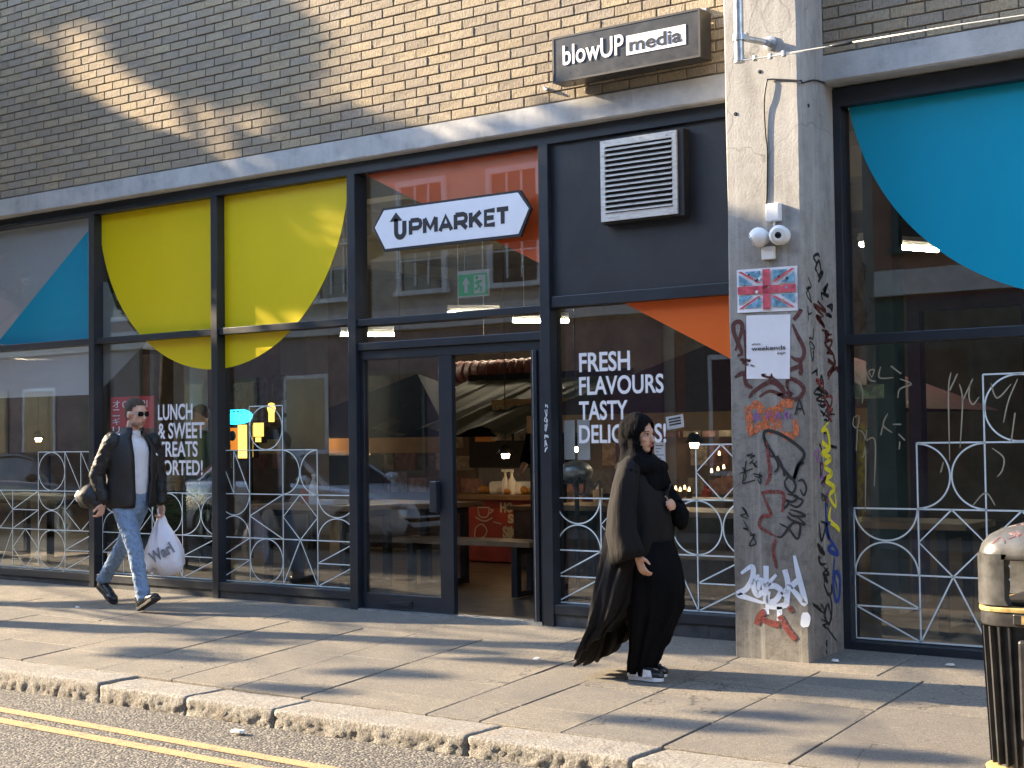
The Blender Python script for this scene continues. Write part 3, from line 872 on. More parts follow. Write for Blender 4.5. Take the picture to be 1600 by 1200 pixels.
for u in (sx0+.07, sx1-.09):
    m = MB(); m.box((u-.05, -.03, sz1+.0), (u+.05, .004, sz1+.045)); m.box((u-.05, SY+.03, sz1+.001), (u+.05, -.03, sz1+.008))
    for k in (-.03, .03): m.lathe([(0, 0), (.011, 0), (.011, .012), (0, .012)], (u+k, -.032, sz1+.026), (0, -1, 0), 8)
    m.build('bracket', STEEL, sg)
bolt = px(853, 139, -.02); m = MB(); m.tube([(bolt.x, .01, bolt.z), (bolt.x, -.03, bolt.z)], .014, 10); m.tube([(bolt.x-.01, -.03, bolt.z+.012), (bolt.x+.02, -.035, bolt.z-.012)], .009, 8)
tag(m.build('eye_bolt', STEEL), 'small steel bolt in the brickwork below the left end of the sign box', 'bolt')

# louvred vent
VY = YF-.06
a_, b_ = px(939, 220, VY), px(1062, 336, VY); vx0, vx1 = px(939, 280, VY).x, px(1058, 270, VY).x; vz1, vz0 = px(939, 221, VY).z, px(941, 347, VY).z
vt = empty('louvre_vent', (vx0, VY, vz0)); tag(vt, 'square galvanised louvre vent set in the dark panel under the sign box', 'vent')
m = MB(); m.box((vx0-.01, VY+.012, vz0-.015), (vx1+.045, YF+.04, vz1+.012)); m.build('housing', BLACK, vt, bevel=.003)
m = MB(); t_ = .045
m.box((vx0, VY-.006, vz1-t_), (vx1, VY+.011, vz1)); m.box((vx0, VY-.006, vz0), (vx1, VY+.011, vz0+t_*1.2)); m.box((vx0, VY-.006, vz0+t_*1.2), (vx0+t_*.8, VY+.011, vz1-t_)); m.box((vx1-t_*.8, VY-.006, vz0+t_*1.2), (vx1, VY+.011, vz1-t_))
for cx_, cz_ in ((vx0+.08, vz1-.022), (vx1-.08, vz1-.022), (vx0+.08, vz0+.026), (vx1-.08, vz0+.026)): m.lathe([(0, 0), (.007, 0), (.006, .004), (0, .005)], (cx_, VY-.006, cz_), (0, -1, 0), 8)
m.build('vent_frame', LOUVRE, vt)
ns = 13; zz0, zz1 = vz0+t_*1.2, vz1-t_
for k in range(ns):
    z0 = zz0+(zz1-zz0)*(k+.15)/ns; hh = (zz1-zz0)/ns
    m = MB(); xA, xB = vx0+t_*.8, vx1-t_*.8
    m.hexa([(xA, VY-.016, z0-.002), (xB, VY-.016, z0-.002), (xB, VY+.022, z0+hh*.62), (xA, VY+.022, z0+hh*.62),
            (xA, VY-.016, z0+.004), (xB, VY-.016, z0+.004), (xB, VY+.022, z0+hh*.62+.004), (xA, VY+.022, z0+hh*.62+.004)])
    m.build('slat', LOUVRE, vt)

# shop sign UPMARKET on the window
UY = YF-.03
hx = [px(585.5, 349, UY), px(602, 385.5, UY), px(810, 369, UY), px(826, 333, UY), px(809, 306.5, UY), px(600, 323.5, UY)]
zm = (hx[0].z+hx[3].z)/2; zb_ = (hx[1].z+hx[2].z)/2; zt_ = (hx[4].z+hx[5].z)/2
hexp = [(hx[0].x, zm), (hx[1].x, zb_), (hx[2].x, zb_), (hx[3].x, zm), (hx[4].x, zt_), (hx[5].x, zt_)]
us = empty('shop_sign', (hx[0].x, UY, zb_)); tag(us, 'white double pointed board reading UPMARKET above the entrance', 'sign')
def grow(poly, d):
    cx = sum(p[0] for p in poly)/len(poly); cz = sum(p[1] for p in poly)/len(poly)
    w = max(p[0] for p in poly)-cx; h = max(p[1] for p in poly)-cz
    return [(cx+(x-cx)*(1+d/w), cz+(z-cz)*(1+d/h)) for x, z in poly]
m = MB(); m.prism(grow(hexp, .018), UY+.004, UY+.03); m.build('backing', BLACK, us)
UWH = simple('sign_white', (.80, .82, .86), .35, var=.03)
m = MB(); m.prism(hexp, UY, UY+.004); m.build('face', UWH, us)
L0, L1 = px(637, 350, UY).x, px(792, 335, UY).x; lz0, lz1 = px(637, 371.5, UY).z, px(637, 340, UY).z
Lx0, Lx1, Lz0, Lz1 = px(638.5, 355, UY).x, px(794, 340, UY).x, px(640, 371, UY).z, px(640, 340.5, UY).z
GLY = {'P': [[(0, 0), (0, 1)], [(0, .97), (.6, .97), (.78, .88), (.82, .70), (.78, .52), (.6, .42), (0, .42)]], 'M': [[(0, 0), (0, 1)], [(0, 1), (.45, .28), (.9, 1)], [(.9, 1), (.9, 0)]], 'A': [[(0, 0), (.45, 1), (.9, 0)], [(.2, .32), (.7, .32)]],
       'R': [[(0, 0), (0, 1)], [(0, .97), (.6, .97), (.78, .88), (.82, .70), (.78, .52), (.6, .42), (0, .42)], [(.42, .42), (.85, 0)]], 'K': [[(0, 0), (0, 1)], [(.75, 1), (.05, .42)], [(.3, .58), (.8, 0)]], 'E': [[(.7, .97), (0, .97), (0, .03), (.7, .03)], [(0, .5), (.62, .5)]], 'T': [[(-.05, .97), (.8, .97)], [(.38, .97), (.38, 0)]]}
GW = {'P': .82, 'M': .9, 'A': .9, 'R': .85, 'K': .8, 'E': .7, 'T': .76}
Lx0 += .02; tw = sum(GW[c] for c in 'PMARKET')+.30*6; kx = (Lx1-Lx0)/tw; cx_ = Lx0
for ch in 'PMARKET':
    m = MB()
    for j, st_ in enumerate(GLY[ch]): ribbon(m, [(cx_+u*kx, UY-.001-.0004*j, Lz0+.02+v*(Lz1-Lz0-.04)) for u, v in st_], .036, (0, -1, 0))
    m.build('lettering', BLACK, us); cx_ += (GW[ch]+(.2 if ch == 'E' else .316))*kx
# the U with an arrow for its left stroke
m = MB(); ux0, ux1 = px(619, 360, UY).x, px(632, 358, UY).x; r_ = (ux1-ux0)/2; uzb = px(625, 374, UY).z; uzt = px(632, 342, UY).z
sw = .042; pts = [(ux0, UY-.001, uzt+.01)]+[(ux0+r_-r_*math.cos(k*PI/10), UY-.001, uzb+r_+sw*.4-r_*math.sin(k*PI/10)) for k in range(11)]+[(ux1, UY-.001, uzt-.015)]
ribbon(m, pts, sw, (0, -1, 0)); m.prism([(ux0-.065, uzt-.01), (ux0+.065, uzt-.01), (ux0, uzt+.06)], UY-.0016, UY-.0002); m.build('lettering', BLACK, us)

# conduit, cables and fittings on the pillar
PY = -PD
def pf(x, y, d=0.0): return px(x, y, PY-d)
cab = MB()
pts = cr([pf(1197, 319, .006), pf(1198, 300, .006), pf(1198.5, 235, .006), pf(1196, 210, .008), pf(1194, 172, .012), pf(1194.5, 150, .018), pf(1198, 128, .018), pf(1202, 124, .012), pf(1225, 124.5, .008), pf(1252, 126, .008)], 8)
cab.tube(pts, .0055, 6)
side = [pf(1252, 126, .008), Vector((PX1+.01, PY+.03, pf(1256, 127).z)), pX(1272, 125, PX1+.012), pX(1290, 130, PX1+.012)]
cab.tube(cr(side, 5), .0055, 6); tag(cab.build('cable', BPLAS, smooth=True), 'black cable looping across the pillar down to the white junction box', 'cable')
m = MB(); c0 = px(1197, 319, PY-.03); c1 = px(1219, 344.5, PY-.03); jb = empty('junction_box', (c0.x, PY, c1.z)); tag(jb, 'small white junction box on the pillar above the two dome cameras', 'junction box')
m.box((c0.x, PY-.045, c1.z), (c1.x, PY+.005, c0.z)); m.build('lid', WPLAS, jb, bevel=.008)
m = MB(); m.tube([((c0.x+c1.x)/2, PY-.02, c1.z), ((c0.x+c1.x)/2, PY-.02, c1.z-.035)], .007, 8)
m.build('cable_stub', WPLAS, jb)
def camera_dome(x, y, label, look, hole):
    c = px(x, y, PY-.06); r = .062
    t = empty('security_camera', (c.x, PY, c.z)); tag(t, label, 'security camera', 'dome cameras on the pillar')
    m = MB(); m.lathe([(.055, 0), (.055, .02), (.05, .028), (0, .028)], (c.x, PY+.003, c.z), (0, -1, 0), 24); m.build('base', WPLAS, t, smooth=True, angle=.6)
    d = Vector(look).normalized(); cc = Vector((c.x, PY-.05, c.z))
    m = MB(); m.lathe([(r*math.sin(a), r*math.cos(a)) for a in [PI*k/16 for k in range(16, 3, -1)]], cc, d, 28)
    m.lathe([(r*math.sin(.62), r*math.cos(.62)), (r*.45, r*.84), (r*.43, r*.72), (0, r*.72)], cc, d, 28)
    m.build('ball', WPLAS, t, smooth=True, angle=.7)
    if hole:
        m = MB(); m.lathe([(0, r*.74), (r*.40, r*.74), (r*.38, r*.80), (r*.2, r*.86), (0, r*.86)], cc, d, 20); m.build('lens', simple('lens_black', (.01, .01, .012), .12), t, smooth=True)
camera_dome(1184, 370.5, 'left white dome camera on the pillar, its lens turned away', (-.75, -.35, -.35), True)
camera_dome(1216, 367, 'right white dome camera on the pillar, its black lens showing', (.35, -1, -.15), True)
c0 = px(1190, 386, PY-.02); c1 = px(1210, 404.5, PY-.02)
m = MB(); m.box((c0.x, PY-.03, c1.z), (c1.x, PY+.003, c0.z)); sb = m.build('socket_box', WPLAS, bevel=.005); tag(sb, 'small white socket box on the pillar just below the dome cameras', 'socket')
# pole on a stand-off bracket
QY = PY-.20
pt = px(1152, -60, QY); pb_ = px(1155.5, 95, QY); px_ = pb_.x
po = empty('pole', (px_, QY, pb_.z)); tag(po, 'galvanised steel tube held off the top of the pillar by a clamp bracket', 'pole')
m = MB(); m.tube([(px_, QY, pb_.z), (px_, QY, pb_.z+1.6)], .030, 20); m.build('tube', STEEL, po, smooth=True, angle=.7)
m = MB(); bz = px(1160, 58, QY).z; fl = px(1204, 68, PY)
m.tube([(px_+.01, QY+.0, bz), (fl.x, PY, fl.z)], .020, 14); m.build('arm', STEEL, po, smooth=True, angle=.7)
m = MB(); m.lathe([(0, -.004), (.045, -.004), (.045, .012), (.024, .016), (.024, .05), (0, .05)], (fl.x, PY, fl.z), (0, -1, 0), 20); m.build('flange', STEEL, po, smooth=True, angle=.6)
m = MB(); m.lathe([(.031, -.02), (.038, -.02), (.038, .02), (.031, .02)], (px_, QY, bz), (0, 0, 1), 20); m.box((px_+.03, QY-.02, bz-.02), (px_+.06, QY+.02, bz+.02)); m.build('clamp', STEEL, po)
m = MB(); m.lathe([(0, -.012), (.033, -.012), (.033, .006), (0, .006)], (px_, QY, pb_.z), (0, 0, 1), 18); m.build('end_cap', STEEL, po)
wp = [px(1152, 91, QY), px(1185, 91, QY), px(1215, 85, QY), px(1240, 81.5, QY), px(1296, 72.5, QY)]
WIRE = simple('wire_rope', (.66, .63, .55), .45, .4)
wr = empty('wire_rope', wp[0]); tag(wr, 'steel wire rope running from the foot of the pole along the wall to the right', 'wire')
m = MB(); m.tube(cr(wp, 5), .0042, 6); m.tube(cr([px(1152, 91, QY), px(1150, 94, QY-.03), px(1165, 93.5, QY-.02), px(1240, 83, QY), px(1255, 80, QY)], 5), .0035, 6); m.build('loop', WIRE, wr, smooth=True)
wl = [px(1333, 66, QY), px(1500, 38.5, QY), px(1600, 24, QY)]; wl.append(wl[2]+(wl[2]-wl[1])*3)
m = MB(); m.tube(wl, .0048, 6); m.build('line', WIRE, wr, smooth=True)
m = MB(); a_, b_ = px(1296, 72, QY), px(1333, 66, QY); d = b_-a_
m.tube([a_, a_+d*.15, a_+d*.3, a_+d*.7, a_+d*.85, b_], [.004, .010, .012, .012, .011, .004], 8); m.build('turnbuckle', BPLAS, wr, smooth=True)
for u, v in ((1180, 91), (1204, 88), (1225, 84)):
    c = px(u, v, QY); m = MB(); m.box((c.x-.010, QY-.012, c.z-.018), (c.x+.010, QY+.012, c.z+.018)); m.build('rope_clip', STEEL, wr, bevel=.004)
# screws, bits in the concrete
for u, v in ((1187, 112), (1149, 178), (1263, 165)):
    c = pf(u, v) if u < 1255 else pX(u, v, PX1)
    m = MB(); m.lathe([(0, -.003), (.014, -.003), (.012, .004), (.006, .006), (0, .003)], (c.x, c.y, c.z), (0, -1, 0) if u < 1255 else (1, 0, 0), 8); tag(m.build('hole', DARKV, pillar))

# posters on the pillar
def poster(name, pts, label, mat, d=.003, curl=.004):
    q = [pf(x, y, d) for x, y in pts]          # TL TR BR BL
    t = empty(name, q[3]); tag(t, label, 'poster')
    n = 10; m = MB(); vs = []
    rr = random.Random(len(label))
    for j in range(n+1):
        for i in range(n+1):
            u, v = i/n, j/n
            p = (q[0]*(1-u)+q[1]*u)*(1-v)+(q[3]*(1-u)+q[2]*u)*v
            lift = curl*(abs(noise.noise(Vector((u*3, v*3, rr.random()*0+len(label)))))+(max(0, v-.85)*4 if u < .5 else 0))
            vs.append((p.x, p.y-lift, p.z))
    m.add(vs, [(j*(n+1)+i, j*(n+1)+i+1, (j+1)*(n+1)+i+1, (j+1)*(n+1)+i) for i in range(n) for j in range(n)])
    m.build('sheet', mat, t, smooth=True)
    def at(u, v): 
        p = (q[0]*(1-u)+q[1]*u)*(1-v)+(q[3]*(1-u)+q[2]*u)*v; return p
    return t, at, q
PAPER = simple('white_paper', (.70, .70, .73), .7, var=.04, scale=8)
t, at, q = poster('poster', [(1166, 493), (1235, 491), (1234, 592), (1166.5, 592)], 'white poster on the pillar reading where weekends begin', PAPER, curl=.0)
def ptxt(s, u0, u1, v0, v1, mat=BLACK, bold=.02):
    a_, b_ = at(u0, v1), at(u1, v0); return text_obj('lettering', s, a_.x, b_.x, a_.z, b_.z, min(a_.y, b_.y)-.0035, mat, t, bold=bold, depth=.0008)
ptxt('where', .13, .33, .43, .475, bold=.0); ptxt('weekends', .12, .90, .475, .56, bold=.014); ptxt('begin', .72, .90, .57, .63, bold=0)
t, at, q = poster('poster', [(1151, 422), (1246, 415), (1246.5, 485), (1152.5, 489)], 'torn collage poster on the pillar in the pattern of a union flag', PAPER, curl=.006)
fb, fr_, fw = simple('faded_blue', (.13, .30, .42), .7, var=.8, scale=22), simple('faded_red', (.50, .07, .10), .7, var=.5, scale=22), PAPER
def pq(uv, mat, nm, d): 
    m = MB(); P_ = [at(u, v) for u, v in uv]; n = len(P_); m.add([(p.x, p.y-d, p.z) for p in P_]+[(p.x, p.y-d+.0005, p.z) for p in P_], [tuple(range(n)), tuple(range(2*n-1, n-1, -1))]+[(i, i+n, (i+1) % n+n, (i+1) % n) for i in range(n)]); m.build(nm, mat, t)
for uv in ([(.14, .06), (.40, .06), (.40, .30)], [(.04, .12), (.04, .36), (.28, .36)], [(.60, .06), (.86, .06), (.60, .30)], [(.96, .12), (.96, .36), (.72, .36)], [(.14, .90), (.40, .90), (.40, .66)], [(.04, .84), (.04, .62), (.28, .62)], [(.60, .90), (.86, .90), (.60, .66)], [(.96, .84), (.96, .62), (.72, .62)]): pq(uv, fb, 'blue_field', .0085)
for uv in ([(.02, .40), (.98, .40), (.98, .58), (.02, .58)], [(.44, .03), (.56, .03), (.56, .95), (.44, .95)]): pq(uv, fr_, 'red_cross', .0092)
for uv in ([(.03, .05), (.09, .05), (.42, .34), (.36, .34)], [(.97, .05), (.91, .05), (.58, .34), (.64, .34)], [(.03, .92), (.09, .92), (.42, .64), (.36, .64)], [(.97, .92), (.91, .92), (.58, .64), (.64, .64)]): pq(uv, fr_, 'red_saltire', .0097)
rr = random.Random(2)
for k in range(16):
    u, v = rr.uniform(.08, .9), rr.uniform(.08, .85); s_ = rr.uniform(.02, .05)
    pq([(u+rr.uniform(0, s_), v), (u+s_, v+rr.uniform(0, s_)), (u+rr.uniform(0, s_), v+s_*2), (u-rr.uniform(0, s_), v+s_)], rr.choice([BLACK, fw, fb, simple('torn_tan', (.4, .28, .18), .7)]), 'torn_scrap', .0105)

# ------------------------------------------------------------------ graffiti (children of the pillar)
GB_ = {n: m_spray(n+'_spray', c, th) for n, c, th in (('oxblood', (.075, .018, .014), .40), ('black', (.012, .014, .014), .30), ('white', (.62, .68, .78), .32), ('orange', (.62, .17, .06), .53), ('yellow', (.68, .60, .03), .36), ('blue', (.02, .05, .22), .34), ('purple', (.28, .10, .30), .42), ('faded_red', (.20, .04, .035), .48))}
gk = [0]
def gstroke(lists, w, col, name, sidef=False, label=None, smooth=6):
    m = MB(); gk[0] += 1
    for pts in lists:
        d = .0012+.0003*(gk[0] % 9)
        if sidef: P_ = [pX(x, y, PX1+d) for x, y in pts]; N = (1, 0, 0)
        else: P_ = [pf(x, y, d) for x, y in pts]; N = (0, -1, 0)
        ribbon(m, cr(P_, smooth), w*(1.25 if sidef else 1.35), N, taper=len(pts) > 3, thick=.0003)
    o = m.build(name, GB_[col], pillar)
    if label: o['label'] = label
gstroke([[(1149, 548), (1155, 530), (1160, 512), (1156, 503), (1147, 506), (1147, 520), (1154, 538), (1159, 552), (1152, 556)], [(1163, 515), (1166, 540), (1167, 575), (1164, 596)], [(1148, 590), (1162, 583), (1166, 600), (1176, 606)]], .022, 'oxblood', 'graffiti_scrawl', label='dark red scrawl beside the white poster')
gstroke([[(1240, 500), (1250, 487), (1252, 483)], [(1238, 506), (1246, 524), (1256, 545), (1254, 560), (1244, 562), (1236, 557)], [(1250, 565), (1252, 580), (1248, 584)], [(1234, 578), (1244, 574), (1252, 572)], [(1186, 620), (1202, 611), (1218, 616), (1232, 624), (1248, 622), (1256, 608), (1246, 596), (1232, 592), (1230, 604), (1236, 618)], [(1170, 622), (1180, 610), (1205, 597), (1225, 612), (1214, 618)]], .02, 'oxblood', 'graffiti_scrawl', label='dark red loops around the right side of the poster')
gstroke([[(1168, 634), (1172, 668), (1176, 680)], [(1172, 636), (1184, 632), (1192, 646), (1200, 656)], [(1198, 638), (1214, 660), (1222, 664)], [(1216, 640), (1226, 630), (1240, 632)], [(1176, 676), (1192, 664), (1204, 672), (1214, 668)], [(1222, 672), (1230, 682), (1242, 676), (1242, 655)], [(1196, 664), (1210, 642), (1224, 636)]], .038, 'orange', 'graffiti_patch', label='flaking orange patch under the poster')
A_, B_ = pf(1176, 657, .003), pf(1238, 644, .003)
text_obj('lettering', '& FAR', A_.x, B_.x, A_.z, B_.z+.005, PY-.0045, GB_['purple'], pillar, bold=.0, depth=.0006)
A_, B_ = pf(1241, 648, .003), pf(1258, 622, .003)
text_obj('lettering', 'A', A_.x, B_.x, A_.z, B_.z, PY-.0045, GB_['black'], pillar, depth=.0006)
gstroke([[(1203, 712), (1196, 694), (1193, 680), (1198, 673), (1216, 677), (1238, 690), (1254, 704), (1256, 714), (1246, 728), (1240, 748), (1228, 738), (1212, 716), (1200, 696), (1194, 682)], [(1240, 748), (1248, 728), (1256, 722)]], .016, 'black', 'graffiti_loop', label='big dark pointed loop in the middle of the pillar')
gstroke([[(1202, 712), (1212, 716), (1216, 730), (1210, 738)], [(1214, 712), (1222, 728), (1226, 744)], [(1226, 752), (1234, 744), (1243, 758), (1238, 770), (1228, 762), (1226, 752)], [(1247, 752), (1254, 750), (1260, 762), (1256, 774), (1250, 764)],
         [(1230, 772), (1246, 776), (1238, 784), (1226, 780)], [(1222, 778), (1232, 786), (1222, 796)], [(1240, 776), (1254, 782), (1246, 792), (1234, 788)], [(1234, 796), (1248, 800), (1258, 806), (1240, 806), (1232, 800)], [(1246, 808), (1258, 820), (1236, 812), (1230, 806)],
         [(1218, 818), (1232, 826), (1246, 842), (1250, 820), (1238, 818), (1222, 838), (1214, 838)]], .011, 'black', 'graffiti_tag', label='black tag running down the lower middle of the pillar')
gstroke([[(1160, 730), (1166, 742), (1162, 752)], [(1156, 740), (1176, 732)], [(1160, 756), (1180, 750)], [(1166, 720), (1160, 755)]], .006, 'black', 'graffiti_scratch')
gstroke([[(1198, 690), (1201, 720), (1203, 742), (1196, 758)], [(1190, 768), (1200, 792), (1204, 804), (1190, 808), (1187, 822), (1198, 830), (1212, 838)], [(1212, 842), (1208, 860), (1212, 880), (1213, 888)], [(1190, 770), (1206, 768), (1224, 772), (1222, 800)]], .016, 'faded_red', 'graffiti_line', label='faded red line running down the pillar')
gstroke([[(1182, 976), (1188, 960), (1196, 956)], [(1188, 966), (1206, 974), (1218, 976)], [(1218, 962), (1228, 980), (1243, 1000)], [(1232, 953), (1238, 950)]], .030, 'faded_red', 'graffiti_arrow', label='faded red arrow near the foot of the pillar')
gstroke([[(1158, 896), (1175, 885), (1176, 902), (1166, 920), (1153, 928), (1168, 934), (1192, 942)], [(1186, 898), (1180, 906), (1178, 920), (1184, 930), (1192, 922), (1192, 908), (1184, 904)], [(1185, 908), (1186, 922)], [(1197, 884), (1197, 912), (1196, 944)], [(1213, 898), (1200, 914), (1212, 916), (1220, 924), (1212, 938), (1200, 940), (1202, 924)], [(1226, 890), (1231, 912), (1229, 944)], [(1222, 930), (1234, 918), (1250, 904)], [(1241, 868), (1248, 900), (1258, 942), (1246, 930), (1230, 912)], [(1196, 946), (1214, 948), (1233, 944)], [(1197, 950), (1198, 960)], [(1218, 948), (1218, 970)]], .027, 'white', 'graffiti_tag', label='white spray tag near the foot of the pillar')
gstroke([[(1258, 957), (1259, 966), (1258, 974), (1259, 980)]], .045, 'white', 'graffiti_dot')
def squig(x0, y0, x1, y1, n, amp, seed):
    r = random.Random(seed); out = []
    for k in range(n):
        f0, f1 = k/n, (k+1.15)/n
        P_ = []
        for j in range(r.choice([4, 5, 6])):
            f = f0+(f1-f0)*r.random(); P_.append((x0+(x1-x0)*f+r.uniform(-amp, amp), y0+(y1-y0)*f+r.uniform(-3, 3)))
        out.append(P_)
    return out
gstroke(squig(1274, 395, 1299, 500, 7, 7, 1), .016, 'black', 'graffiti_tag', True, 'black tag high on the side of the pillar')
gstroke(squig(1280, 470, 1303, 590, 6, 10, 2), .018, 'oxblood', 'graffiti_tag', True, 'dark red tag on the side of the pillar')
gstroke(squig(1272, 570, 1296, 650, 5, 9, 3), .014, 'black', 'graffiti_tag', True, 'black tag at mid height on the side of the pillar')
gstroke([[(1294, 660), (1283, 674), (1292, 672), (1296, 700), (1284, 708), (1298, 716), (1288, 728), (1300, 740), (1290, 750), (1304, 762), (1296, 775), (1306, 792), (1304, 770)], [(1284, 690), (1294, 700)], [(1298, 792), (1296, 812), (1308, 824), (1312, 830)]], .026, 'yellow', 'graffiti_tag', True, 'yellow tag on the side of the pillar')
gstroke([[(1290, 786), (1292, 820), (1296, 842), (1290, 822), (1298, 816)], [(1296, 840), (1310, 866), (1294, 858), (1304, 850)], [(1304, 872), (1302, 905), (1306, 938), (1312, 930), (1312, 900), (1304, 895), (1308, 920)]], .024, 'blue', 'graffiti_tag', True, 'dark blue tag low on the side of the pillar')
gstroke([[(1283, 815), (1290, 820), (1284, 845), (1280, 818)]]+squig(1282, 850, 1296, 930, 5, 6, 5)+[[(1296, 925), (1300, 950), (1296, 975), (1289, 962), (1294, 944), (1300, 968)], [(1288, 975), (1290, 982)], [(1292, 1000), (1292, 1010)], [(1292, 1016), (1292, 1022)]], .014, 'black', 'graffiti_tag', True, 'long black tag low on the side of the pillar')
gstroke(squig(1284, 690, 1290, 790, 4, 5, 8), .007, 'black', 'graffiti_scratch', True)
gstroke(squig(1262, 420, 1270, 560, 5, 4, 21), .009, 'black', 'graffiti_scratch', True)
gstroke(squig(1276, 600, 1300, 700, 6, 9, 22), .012, 'black', 'graffiti_tag', True, 'black scribble over the yellow tag on the side of the pillar')
gstroke(squig(1278, 700, 1300, 810, 5, 8, 23), .011, 'purple', 'graffiti_tag', True, 'purple scribble beside the yellow tag on the side of the pillar')
gstroke(squig(1274, 940, 1300, 1000, 3, 8, 24), .008, 'black', 'graffiti_scratch', True)
gstroke(squig(1170, 700, 1190, 760, 4, 8, 25)+squig(1160, 790, 1176, 850, 3, 8, 26), .007, 'black', 'graffiti_scratch')
gstroke(squig(1160, 560, 1240, 620, 4, 10, 27), .012, 'oxblood', 'graffiti_scrawl')
gstroke(squig(1280, 590, 1304, 660, 3, 9, 28), .016, 'faded_red', 'graffiti_scrawl', True)
# white paint-pen tag on the post beside the door
m = MB(); sq = squig(853.5, 625, 853.5, 708, 7, 2.6, 9)
for P_ in sq: ribbon(m, cr([px(x, y, YF-.0135) for x, y in P_], 5), .006, (0, -1, 0))
m.build('graffiti_tag', LINE, bld)
# scratched tags on the right-hand pane
m = MB(); CRM = m_spray('cream_marker', (.34, .31, .22), .3)
sc = [[(1340, 585), (1348, 612), (1347, 630)], [(1352, 573), (1358, 592), (1368, 596)], [(1362, 590), (1366, 578), (1358, 580), (1362, 590)], [(1376, 573), (1374, 590), (1396, 590)], [(1392, 572), (1408, 584)], [(1406, 592), (1424, 600), (1406, 608), (1403, 622)], [(1334, 652), (1342, 650), (1340, 668), (1333, 664), (1334, 652)], [(1340, 670), (1338, 704)], [(1342, 672), (1352, 690), (1352, 800)], [(1352, 690), (1364, 684), (1368, 700), (1366, 760)], [(1354, 672), (1350, 710), (1346, 714)], [(1387, 646), (1380, 664), (1394, 676)], [(1380, 664), (1376, 680)], [(1395, 663), (1408, 663)], [(1404, 678), (1414, 688)], [(1406, 690), (1405, 702)], [(1486, 582), (1482, 612), (1484, 720)], [(1484, 610), (1496, 584)], [(1499, 600), (1504, 626), (1500, 700)], [(1504, 626), (1520, 592)], [(1516, 600), (1514, 620), (1520, 632), (1530, 620)], [(1548, 598), (1558, 622), (1580, 600)], [(1590, 592), (1576, 625), (1568, 660)], [(1586, 645), (1580, 690)], [(1550, 700), (1568, 715), (1566, 735), (1558, 745)], [(1474, 722), (1470, 738)], [(1520, 790), (1540, 770), (1555, 790)]]
for P_ in sc: ribbon(m, cr([px(x, y, YGR-.0016) for x, y in P_], 5), .009, (0, -1, 0), taper=True)
m.build('scratched_tag', CRM, RL[0])
m = MB()
for P_ in [[(898, 752), (906, 742), (914, 756), (910, 772), (900, 768), (896, 752)], [(912, 745), (914, 775)], [(918, 772), (922, 752), (928, 764), (936, 752), (938, 776)]]: ribbon(m, cr([px(x, y, YG-.0016) for x, y in P_], 5), .018, (0, -1, 0))
m.build('scratched_tag', GB_['black'], WL[4][0])

# ------------------------------------------------------------------ litter bin
BP = Vector((-1.61, -2.62)); bz = gz(BP.x, BP.y); bw, bd = .36, .30
bn = empty('litter_bin', (BP.x, BP.y, bz)); tag(bn, 'black ribbed litter bin with gold bands and a domed top at the kerb', 'litter bin')
def rrect(w, d, r, z, n=7, cx=BP.x, cy=BP.y):
    out = []
    for sx, sy, a0 in ((1, 1, 0), (-1, 1, PI/2), (-1, -1, PI), (1, -1, 3*PI/2)):
        for k in range(n): a = a0+PI/2*k/(n-1); out.append((cx+sx*(w-r)+r*math.cos(a), cy+sy*(d-r)+r*math.sin(a), bz+z))
    return out
BINB = simple('bin_plastic', (.034, .034, .035), .34, var=.6, scale=8, bump=.15)
BINT = simple('bin_worn_plastic', (.075, .075, .073), .40, var=.75, scale=7, bump=.35, bscale=40)
GOLD = simple('gold_band', (.40, .29, .11), .55, .0, var=.45, scale=25)
ztop = 1.13; r0 = .12
def taper(z): return 1-.085*(1-z/.72) if z < .72 else 1
m = MB(); m.loft([rrect(bw*taper(z)-.02, bd*taper(z)-.02, r0-.01, z) for z in (0, .02, .06, .72)]); m.build('body', BINB, bn, smooth=True, angle=.5)
# ribs
m = MB(); ring0 = rrect(bw-.02, bd-.02, r0-.01, 0, 14)
def path_pts(nr):
    P_ = [Vector(p[:2]) for p in ring0]; seg = [(P_[(i+1) % len(P_)]-P_[i]).length for i in range(len(P_))]; tot = sum(seg); out = []
    for k in range(nr):
        s_ = tot*k/nr; i = 0
        while s_ > seg[i]: s_ -= seg[i]; i += 1
        a_, b_ = P_[i], P_[(i+1) % len(P_)]; p = a_.lerp(b_, s_/seg[i] if seg[i] else 0); t_ = (b_-a_).normalized(); out.append((p, Vector((t_.y, -t_.x))))
    return out
for p, nrm in path_pts(62):
    c = Vector((BP.x, BP.y)); n2 = nrm.normalized()
    lp = p-c
    if abs(lp.x) < .19 and n2.y < -.7: continue
    for z0, z1 in ((.175, .715),):
        def pt(z, off, tt): q = c+lp*taper(z)+n2*off+Vector((-n2.y, n2.x))*tt; return (q.x, q.y, bz+z)
        m.hexa([pt(z0, -.005, -.006), pt(z0, -.005, .006), pt(z0, .021, .004), pt(z0, .021, -.004), pt(z1, -.005, -.006), pt(z1, -.005, .006), pt(z1, .021, .004), pt(z1, .021, -.004)])
tag(m.build('rib_set', BINB, bn), kind='stuff')
m = MB(); fy = BP.y-bd
def fpan(x0, x1, z0, z1, y0, y1, mm): mm.hexa([(BP.x+x0, fy+.02*(1-z0/.72)+y0, bz+z0), (BP.x+x1, fy+.02*(1-z0/.72)+y0, bz+z0), (BP.x+x1, fy+.05+y1, bz+z0), (BP.x+x0, fy+.05+y1, bz+z0), (BP.x+x0, fy+.02*(1-z1/.72)+y0, bz+z1), (BP.x+x1, fy+.02*(1-z1/.72)+y0, bz+z1), (BP.x+x1, fy+.05+y1, bz+z1), (BP.x+x0, fy+.05+y1, bz+z1)])
